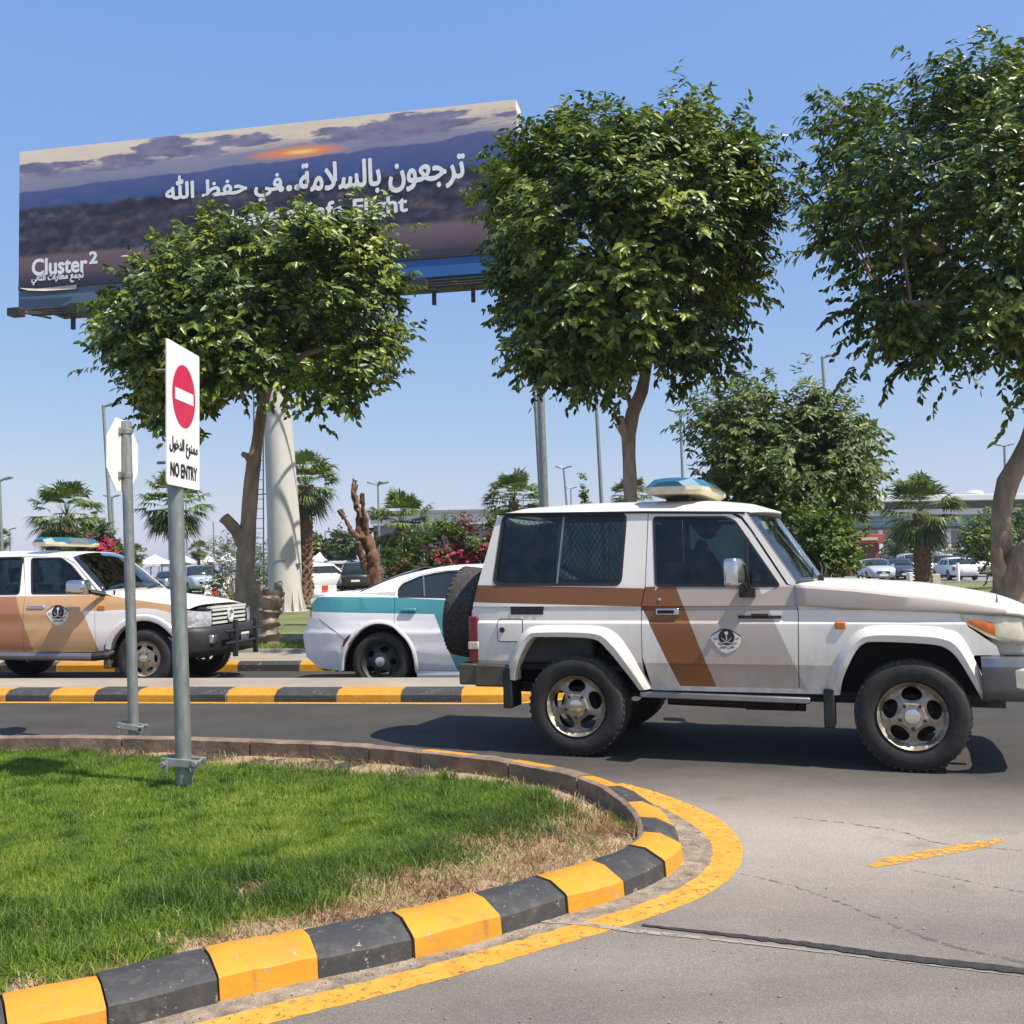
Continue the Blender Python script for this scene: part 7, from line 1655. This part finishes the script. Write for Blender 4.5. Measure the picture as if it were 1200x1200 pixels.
bush('sapling', 'single young shoot standing above the roof of the front police car', [(679, 556), (684, 551), (688, 560), (692, 580), (694, 600), (684, 600), (682, 575)], 36.0, (690, 690), 41, 9, 'leaf_fresh', 0.13, 0.08, thick=0.15, inset=0.5, twigs=7, leaves=6, spread=0.06, tw=0.14, cat='plant')
# cut-back trunks
def stump(label, parts_, Y, base, mat, seed):
    rng = np.random.default_rng(seed); o_ = at(base[0], base[1], Y); org = Vector((o_.x, o_.y, 0)); b = MB()
    for path_, ws_, dy in parts_:
        P_ = resample([at(x, y, Y + dy * i / max(len(path_) - 1, 1)) for i, (x, y) in enumerate(path_)], 22)
        b.tube(P_, [interp(i / 21, ws_) * mpx(Y) / 2 * rng.uniform(0.84, 1.16) for i in range(22)], 14)
    b.v = [tuple(Vector(p) - org + mnoise.noise_vector(Vector(p) * 4) * 0.05 + mnoise.noise_vector(Vector(p) * 13) * 0.03) for p in b.v]
    o = b.obj('cut_back_tree', M[mat], None, smooth=45); o.location = org; return tag(o, label, 'tree')
stump('cut-back reddish tree with bare stubs and no leaves behind the teal saloon', [([(443, 712), (441, 680), (436, 650), (428, 628)], [(0, 22), (0.4, 16), (0.8, 17), (1, 13)], 0), ([(434, 640), (412, 622), (404, 608), (396, 600)], [(0, 11), (0.5, 6), (1, 5)], -0.3), ([(404, 608), (400, 600), (399, 597)], [(0, 7), (1, 5)], 0),
      ([(424, 632), (422, 606), (416, 585), (418, 562)], [(0, 14), (0.4, 8), (0.8, 6), (1, 3)], 0.2), ([(418, 590), (414, 574), (415, 562)], [(0, 5), (1, 3)], 0.1), ([(430, 632), (428, 610), (424, 588), (425, 578)], [(0, 9), (1, 4)], -0.2), ([(432, 668), (424, 655), (418, 636)], [(0, 10), (1, 6)], -0.25)], 25.0, (443, 712), 'bark_red', 51)
stump('thick sawn-off stump with ragged bark at the verge before the billboard column', [([(316, 762), (314, 735), (318, 708), (321, 692)], [(0, 26), (0.4, 24), (0.75, 27), (1, 23)], 0), ([(318, 712), (306, 700), (300, 682)], [(0, 14), (1, 7)], -0.15), ([(320, 705), (326, 694), (325, 684)], [(0, 12), (1, 8)], 0.1)], 18.9, (316, 762), 'bark', 52)

# ------------------------------------------------------------------ fan palms
def palm_mesh(seed, n_fr=72, rr=1.0):
    rng = np.random.default_rng(seed); V, T, A = [], [], []
    for i in range(n_fr):
        el = math.radians(82 - 125 * (i / (n_fr - 1)) ** 0.8 + rng.normal(0, 17)); az = i * 2.399963 + rng.normal(0, 0.15)
        d = np.array([math.cos(el) * math.cos(az), math.cos(el) * math.sin(az), math.sin(el)]); pl = rr * rng.uniform(0.85, 1.1) * (0.95 if el > 0 else 0.75)
        side = np.array([-math.sin(az), math.cos(az), 0]); nrm_ = np.cross(side, d); tone = np.clip((0.66 if el > -0.3 else 0.35) + rng.normal(0, 0.12), 0, 1)
        if el < -0.55: tone = 0.05 + rng.random() * 0.12
        def addtri(a, b_, c, tn): k = len(V); V.extend([a, b_, c]); T.append((k, k + 1, k + 2)); A.extend([tn] * 3)
        p0 = d * 0.08; p1 = d * pl + np.array([0, 0, -0.10 * pl * pl * (1.2 - math.sin(el))]); dd = p1 - p0; dd = dd / np.linalg.norm(dd)
        for s_ in (0.022, -0.022): addtri(p0 + side * s_, p0 - side * s_, p1, tone)
        nf = 17; fl = rr * rng.uniform(0.72, 0.95)
        for j in range(nf):
            th = math.radians(-78 + 156 * j / (nf - 1)) + rng.normal(0, 0.04); q = dd * math.cos(th) + side * math.sin(th); q = q / np.linalg.norm(q)
            ll = fl * (0.75 + 0.25 * math.cos(th)) * rng.uniform(0.85, 1.1); w = np.cross(q, nrm_); w = w / np.linalg.norm(w) * 0.036 * rr
            m = p1 + q * ll * 0.55 + nrm_ * 0.03; e = p1 + q * ll * 0.92 - np.array([0, 0, ll * rng.uniform(0.15, 0.45)])
            tn = np.clip(tone + rng.normal(0, 0.08), 0, 1)
            addtri(p1, m - w, m + w, tn); addtri(m + w, m - w, e, tn)
    return np.array(V), np.array(T), np.array(A)
def palm(label, cx, cy, Y, rad_px, base_px, tr_w, seed, shaggy=False, zg_=0.02):
    c = at(cx, cy, Y); bp = at(base_px[0], base_px[1], Y); t = thing('fan_palm', label, 'palm tree', (bp.x, bp.y, 0.0), 0, 'fan palms')
    rr = rad_px * mpx(Y) / 1.45; V, T, A = palm_mesh(seed, rr=rr); np_mesh('crown', V + np.array(c) - np.array((bp.x, bp.y, 0)), T, M['palm_leaf'], A, t)
    b = MB(); top = Vector((c.x - bp.x, 0, c.z)); r = tr_w * mpx(Y) / 2
    P_ = [Vector((top.x * f, 0, top.z * f)) for f in np.linspace(0, 1, 16)]; rn = random.Random(seed); b.tube(P_, [r * (1.25 if i < 2 else 1) * rn.uniform(0.9, 1.1) * (0.85 if not shaggy else 1) for i in range(16)], 10)
    hh = top.z; n = int(hh / 0.16)
    for i in range(n):
        f = i / n
        for k in range(7):
            a = 2 * math.pi * (k + 0.5 * (i % 2)) / 7 + rn.uniform(-0.15, 0.15); e = Vector((math.cos(a), math.sin(a), 0)); p = Vector((top.x * f, 0, hh * f)); s_ = 0.13 if (shaggy and f < 0.55) else 0.06
            b.add([p + e * r * 0.8 + Vector((-e.y, e.x, 0)) * r * 0.4, p + e * r * 0.8 - Vector((-e.y, e.x, 0)) * r * 0.4, p + e * (r + s_) + Vector((0, 0, 0.20)), p + e * r * 0.7 + Vector((0, 0, 0.24))], [(0, 1, 2), (0, 2, 3), (1, 3, 2)])
    b.obj('trunk', M['palm_bark'], t, smooth=40); return t
palm('fan palm behind the light bar of the left police off-roader', 78, 606, 44.0, 46, (80, 690), 14, 61)
palm('fan palm whose crown shows behind the no entry sign pole', 204, 593, 46.0, 43, (206, 690), 10, 62)
palm('tall fan palm with a shaggy trunk hugging the right side of the billboard column', 358, 570, 40.0, 42, (355, 704), 18, 63, True)
palm('fan palm right of the cut-back stump, behind the teal saloon', 470, 618, 42.0, 46, (472, 695), 13, 64)
palm('fan palm crown left of the thick grey lamp posts, above the front car roof', 602, 588, 46.0, 38, (602, 690), 11, 65)
palm('short stout fan palm with a rough trunk above the bonnet on the right', 1079, 602, 44.0, 48, (1082, 682), 17, 66, True)
palm('small distant fan palm above the shade canopies on the left', 233, 645, 88.0, 13, (233, 684), 3, 67)
palm('distant fan palm just left of the thinner sign pole', 158, 650, 70.0, 14, (158, 690), 4, 68)
palm('fan palm hidden behind the tree trunk over the front car roof', 738, 582, 58.0, 26, (740, 690), 6, 69)
palm('fan palm peeking in at the left edge of the picture', 0, 632, 60.0, 14, (0, 690), 4, 70)
# ================================================================== lamp posts, buildings, canopies, barriers
def lamp_post(label, top, base, Y, w_top, w_base, heads='double', hw=0.5, group='lamp posts around the car park', drop=None):
    p1 = at(top[0], top[1], Y); bp = at(base[0], base[1], Y); t = thing('lamp_post', label, 'lamp post', (bp.x, bp.y, 0.0), 0, group)
    e = Vector((p1.x - bp.x, 0, p1.z)); f = (base[1] - top[1]); k = p1.z / max(p1.z - bp.z, 0.1)
    e = Vector((p1.x - bp.x, 0, 0)) * k + Vector((0, 0, p1.z)); t.location = (p1.x - e.x, p1.y, 0.0)
    b = MB(); r0, r1 = w_base * mpx(Y) / 2, w_top * mpx(Y) / 2; b.tube([Vector((0, 0, 0)), e * 0.5, e], [r0, (r0 + r1) / 2, r1], 12); b.tube([Vector((0, 0, 0)), e.normalized() * 0.9], r0 * 1.35, 12)
    pl = b.obj('pole', M['galv'], t, smooth=50)
    if heads == 'double': hs_ = [(-1, 0), (1, 0)]
    elif heads == 'single': hs_ = [(1, 0)]
    elif heads == 'four': hs_ = [(-1, 0), (1, 0), (-0.45, 1), (0.45, -1)]
    else: hs_ = []
    if hs_:
        b = MB()
        for sx_, sy_ in hs_: b.tube([e + Vector((0, 0, -0.1)), e + Vector((sx_ * hw * 0.6, sy_ * hw * 0.6, 0.06))], r1 * 0.8, 6)
        b.obj('arm', M['galv'], pl, smooth=40)
    for sx_, sy_ in hs_:
        c = e + Vector((sx_ * hw * 0.85, sy_ * hw * 0.85, 0.06)); b = MB(); b.box(-hw * 0.38, hw * 0.38, -0.16, 0.16, -0.05, 0.07, M=Matrix.Translation(c) @ Matrix.Rotation(math.atan2(sy_, sx_), 4, 'Z') @ Matrix.Rotation(R(-14), 4, 'Y')); b.obj('lamp_head', M['galv'], t, bevel=0.03)
    return t
lamp_post('single-arm lamp post rising left of the octagonal sign', (121, 475), (131, 640), 56, 3.6, 5, 'single', 0.75)
lamp_post('short twin-headed lamp post just right of the single-arm one', (131, 582), (134, 640), 84, 2.4, 3, 'double', 0.55)
lamp_post('thick grey lamp post, right one of the close pair, its top in the tree', (629, 330), (638, 590), 30, 8, 11, 'double', 0.6)
lamp_post('thinner lamp post touching the thick grey one on its left', (621, 350), (634, 590), 33, 4, 5.5, 'double', 0.6)
lamp_post('twin-headed lamp post between the close pair of posts and the tall tree trunk', (660.5, 548), (664, 590), 88, 2.4, 3, 'double', 0.6)
lamp_post('slim lamp post whose head hides under the tall round tree', (697, 440), (705, 590), 48, 4, 5.5, 'double', 0.6)
lamp_post('twin-headed lamp post left of the loose crowned tree', (797, 482), (800, 560), 62, 3, 4, 'double', 0.62)
lamp_post('lamp post whose tip shows above the loose crowned tree', (963.5, 418), (967, 470), 55, 3.4, 4.5, 'single', 0.5)
lamp_post('twin-headed lamp post at the right edge beside the curved trunk', (1177, 522), (1179, 600), 78, 2.6, 3.4, 'double', 0.6)
lamp_post('lamp post at the left edge of the picture', (-1, 562), (2, 640), 58, 3.4, 4.4, 'single', 0.6)
lamp_post('four-headed lamp post above the fan palm right of the cut-back stump', (443, 567), (444, 620), 80, 2.2, 2.8, 'four', 0.7)
lamp_post('faint thin lamp post low over the roof of the left off-roader', (11, 620), (12, 650), 110, 1.8, 2.2, 'single', 0.6)
for px, y0, Y, lb in ((197, 600, 190, 'pale distant mast left of the no entry pole'), (218, 585, 190, 'tallest pale distant mast behind the shade canopies'), (250, 612, 200, 'pale distant mast right of the no entry pole'), (381, 622, 150, 'thin pole between the two clipped round trees'), (669, 572, 120, 'small twin-headed lamp far behind the slim lamp post'), (1061, 612, 120, 'thin pole in front of the terminal, left of the palm')):
    lamp_post(lb, (px, y0), (px + 1.5, 665), Y, 1.5, 1.8, 'double' if px == 669 else 'none', 0.6)

# terminal on the right: stacked white roof slabs over a long teal glass front
M['bld_white'] = pm('white_cladding', (0.62, 0.62, 0.60), 0.6, var=0.06, scale=0.3)
M['bld_grey'] = pm('grey_soffit', (0.20, 0.19, 0.20), 0.7, var=0.12, scale=0.3)
M['bld_teal'] = pm('teal_curtain_wall', (0.045, 0.20, 0.22), 0.15, var=0.25, scale=0.5, spec=0.6)
M['bld_brick'] = pm('red_brown_brick', (0.22, 0.075, 0.05), 0.8, var=0.25, scale=2, bump=0.2, bscale=8)
M['kiosk_red'] = pm('orange_red_fascia', (0.40, 0.09, 0.045), 0.5, var=0.1, scale=1)
YT = 140.0
def zt(py, px=1100): return at(px, py, YT).z
xl_ = at(930, 620, YT).x; TM = thing('terminal', 'long airport terminal with white roof slabs and a teal glass band behind the car park', 'building', (xl_, YT, 0))
Lt = 95
b = MB(); b.box(0, Lt, 0, 30, 0, zt(622)); b.obj('ground_floor', M['bld_grey'], TM, smooth=0)
for i in range(20): MB().box(2 + i * 4.6, 2.5 + i * 4.6, -1.2, -0.6, 0, zt(620)).obj('column', M['bld_white'], TM, smooth=0)
b = MB(); b.box(0, Lt, -0.8, 30, zt(617), zt(604)); gl2 = b.obj('glass_front', M['bld_teal'], TM, smooth=0)
b = MB()
for i in range(48): b.box(i * 2, i * 2 + 0.12, -0.9, -0.802, zt(617), zt(604))
for z in (zt(608.5), zt(613)): b.box(0, Lt, -0.92, -0.804, z - 0.06, z + 0.06)
b.obj('glazing_bars', M['steel'], gl2, smooth=0)
b = MB(); b.box(-0.5, Lt, -1.5, 30, zt(603.9), zt(597)); b.obj('fascia', M['bld_white'], TM, smooth=0)
b = MB(); b.box(0, Lt, 0.8, 30, zt(596.9), zt(588)); b.obj('upper_wall', M['bld_grey'], TM, smooth=0)
b = MB(); b.box(-3, Lt + 2, -3.0, 32, zt(587.9), zt(582.5)); b.box(-1, Lt, 2, 30, zt(580.5), zt(578.5)); b.box(-1, Lt, 3, 29, zt(582.4), zt(580.6), 1); b.obj('roof', [M['bld_white'], M['bld_grey']], TM, smooth=0)
xv = at(1165, 578, YT).x - xl_; b = MB(); b.lathe([(1.3, 0), (1.3, 0.35), (0.9, 0.7), (0.01, 0.8)], 18, Matrix.Translation((xv, 6, zt(578.4)))); b.obj('roof_vent', M['bld_white'], TM)
# kiosk
YK = 92.0; q0, q1 = at(996, 655, YK), at(1032, 625, YK); KS = thing('kiosk', 'small red-brown brick kiosk with an orange red fascia beside the car park', 'building', (q0.x, YK, 0.01))
wk = q1.x - q0.x; zk = lambda py: at(1014, py, YK).z
b = MB(); b.box(0, wk * 0.93, 0, 4, 0, zk(637)); b.obj('wall', M['bld_brick'], KS, smooth=0)
b = MB(); b.box(-0.3, wk + 0.15, -0.5, 4.2, zk(636.9), zk(626)); fs = b.obj('fascia', M['kiosk_red'], KS, bevel=0.03)
b = MB(); b.box(0.9, wk - 0.45, -0.56, -0.5, zk(633.5), zk(630)); b.obj('sign_strip', M['cream'], fs, smooth=0)
b = MB(); b.box(0.5, wk * 0.5, -0.03, 0.05, 0.9, zk(645)); b.obj('window', M['car_glass'], KS, smooth=0)
# low building behind the palms at centre
YC = 95.0; a0, a1 = at(434, 612, YC), at(640, 600, YC); BC = thing('building', 'long low white building with a dark roof edge behind the centre palms', 'building', (a0.x, YC, 0))
zc2 = lambda py: at(540, py, YC).z; wl = a1.x - a0.x
b = MB(); b.box(0, wl, 0, 18, zc2(614), zc2(601)); b.obj('upper_wall', M['bld_white'], BC, smooth=0)
b = MB(); b.box(0.2, wl - 0.2, 0.6, 17, 0, zc2(614) - 0.003); gw = b.obj('lower_wall', M['bld_grey'], BC, smooth=0)
b = MB(); b.box(-0.2, wl + 0.2, -0.3, 18.3, zc2(601) + 0.003, zc2(597.5)); b.obj('roof', M['bld_grey'], BC, smooth=0)
for i in range(5): MB().box(1 + i * 3.3, 3.2 + i * 3.3, 0.55, 0.65, zc2(655), zc2(640)).obj('window', M['car_glass'], BC, smooth=0)
YW = 60.0; a0, a1 = at(469, 654, YW), at(497, 645, YW); b = MB(); b.box(0, a1.x - a0.x, 0, 0.4, 0, a1.z); o = b.obj('boundary_wall', M['bld_white'], None, bevel=0.02, loc=(a0.x, YW, 0)); tag(o, 'short white wall glimpsed between palm and bougainvillea', 'wall')

# shade canopies: white peaked sheets on posts
M['canvas'] = pm('white_shade_cloth', (0.70, 0.70, 0.69), 0.8, var=0.06, scale=0.6)
def canopy(label, px0, px1, py_eave, py_peak, Y, dep=5.0, group='peaked white shade canopies'):
    a0, a1 = at(px0, py_eave, Y), at(px1, py_eave, Y); zp = at((px0 + px1) / 2, py_peak, Y + dep / 2).z; w = a1.x - a0.x; t = thing('shade_canopy', label, 'canopy', (a0.x, Y, 0.012), 0, group); z = (a0.z + a1.z) / 2
    b = MB(); n = 10; rows = []
    for i in range(n + 1):
        row = []
        for j in range(n + 1):
            u, v = i / n * 2 - 1, j / n * 2 - 1; m = max(abs(u), abs(v)); row.append(Vector((w * (u + 1) / 2, dep * (v + 1) / 2, z + (zp - z) * (1 - m) ** 1.5)))
        rows.append(row)
    b.grid(rows); b.box(0, w, -0.03, 0.0, z - 0.22, z); b.box(0, w, dep, dep + 0.03, z - 0.22, z); cv = b.obj('canvas', M['canvas'], t, smooth=40)
    for x in (0.15, w - 0.15):
        for y in (0.15, dep - 0.15): bb = MB(); bb.tube([(x, y, 0), (x, y, z)], 0.06, 8); bb.obj('post', M['galv'], t)
    return t
canopy('white peaked shade canopy partly behind the left police off-roader and thin sign pole', 150, 188, 661, 650, 84)
canopy('white peaked shade canopy just left of the no entry pole', 187, 216, 660, 648, 88)
canopy('white peaked shade canopy just right of the no entry pole', 216, 244, 659, 648, 90)
canopy('white peaked shade canopy ending behind the olive shrub', 244, 278, 658, 647, 92)
canopy('white shade canopy showing above the white off-roader', 358, 380, 657, 647, 96)
canopy('white shade canopy showing above the black off-roader', 380, 410, 658, 650, 98)
def carport(label, px0, px1, py, Y, dep=5.0):
    a0, a1 = at(px0, py, Y), at(px1, py, Y); w = a1.x - a0.x; z = (a0.z + a1.z) / 2; t = thing('carport', label, 'carport', (a0.x, Y, 0.012), 0, 'carports in the car park')
    b = MB(); rows = [[Vector((w * i / 12, dep * j / 4, z + 0.35 * math.sin(math.pi * (0.15 + 0.85 * i / 12)) - 0.12 * j)) for i in range(13)] for j in range(5)]; b.grid(rows); b.grid([[p - Vector((0, 0, 0.18)) for p in r] for r in rows[:1]] + [rows[0]]); b.obj('roof_sheet', M['canvas'], t, smooth=50)
    for x in np.linspace(0.3, w - 0.3, 4): bb = MB(); bb.tube([(x, dep * 0.7, 0), (x, dep * 0.7, z)], 0.07, 8); bb.obj('post', M['galv'], t)
    return t
carport('white curved carport above the silver and navy saloons', 1022, 1062, 650, 96)
carport('white curved carport right of the palm trunk', 1064, 1104, 648, 98)
carport('white curved carport farthest right, before the dark shrub', 1104, 1148, 645.5, 104)
# red and white water barriers
M['barrier_red'] = pm('red_barrier_plastic', (0.55, 0.06, 0.03), 0.5, var=0.1, scale=3)
def barrier(label, px0, px1, py0, py1, Y):
    a0, a1 = at(px0, py1, Y), at(px1, py0, Y); w = a1.x - a0.x; h = a1.z - 0.02; t = thing('road_barrier', label, 'barrier', (a0.x, Y, 0.02), 0, 'red and white road barriers')
    sec = lambda x: [Vector((x, y, z)) for y, z in ((-0.3, 0), (-0.3, 0.12), (-0.14, 0.4 * h), (-0.10, h), (0.10, h), (0.14, 0.4 * h), (0.3, 0.12), (0.3, 0))]
    for nm, m_, x0, x1 in (('white_block', 'canvas', 0, w * 0.34), ('red_block', 'barrier_red', w * 0.345, w * 0.63), ('white_block', 'canvas', w * 0.635, w)):
        b = MB(); r0, r1 = sec(x0), sec(x1); b.grid([r0, r1], closed=True); b.add(r0, [tuple(range(7, -1, -1))]); b.add(r1, [tuple(range(8))]); b.obj(nm, M[m_], t, bevel=0.02)
    return t
barrier('red and white barrier in front of the white off-roader right of the column', 369, 394, 686, 695, 60)
barrier('red and white barrier in front of the person in green, above the off-roader bonnet', 241, 265, 688, 698, 60)
def bollard(px, py, Y, h, lb, r=0.09):
    p = at(px, py, Y); b = MB(); b.lathe([(r, 0), (r, h - 0.05), (r * 0.8, h), (1e-4, h)], 12); o = b.obj('bollard', M['sign_white'], None, loc=(p.x, p.y, 0.02)); tag(o, lb, 'bollard', 'white bollards by the lawn')
bollard(1123, 680, 60, 1.15, 'white bollard in front of the large white saloon'); bollard(1166, 678, 60, 1.0, 'white bollard nearest the curved trunk at the right', 0.1)
bollard(241.5, 690, 64, 0.95, 'white bollard at the left end of the barrier by the person in green'); bollard(262, 690, 64, 0.95, 'white bollard at the right end of the barrier by the person in green'); bollard(268, 690, 66, 1.05, 'white bollard between the barrier and the trunk of the billboard tree')
for px0, px1, py0, py1, lb in ((1066, 1074, 671, 681, 'white concrete block left of the stout palm trunk'), (1093, 1102, 673, 680, 'cream concrete block right of the stout palm trunk'), (1006, 1014, 674, 684, 'white concrete block at the shrub above the bonnet')):
    a0, a1 = at(px0, py1, 56), at(px1, py0, 56); b = MB(); b.box(0, a1.x - a0.x, 0, 0.5, 0, max(a1.z, 0.3)); o = b.obj('concrete_block', M['sign_white'] if '673' not in str(py0) else M['cream'], None, bevel=0.03, loc=(a0.x, 56, 0.02)); tag(o, lb, 'concrete block', 'concrete blocks at the car park edge')
# ================================================================== dusty air
def haze(density):
    m, t, b = new_mat('dusty_air'); t.nodes.remove(b); out = t.nodes['Material Output']
    pv = nd(t, 'ShaderNodeVolumePrincipled'); pv.inputs['Density'].default_value = density; pv.inputs['Color'].default_value = (0.86, 0.90, 0.96, 1); pv.inputs['Anisotropy'].default_value = 0.3
    t.links.new(pv.outputs[0], out.inputs['Volume'])
    o = MB().box(-720, 720, -80, 1020, -1.3, 21).obj('haze', m, smooth=0); return tag(o, 'thin dusty air over the road and the car park', 'haze', kind='stuff')
haze(0.0004)
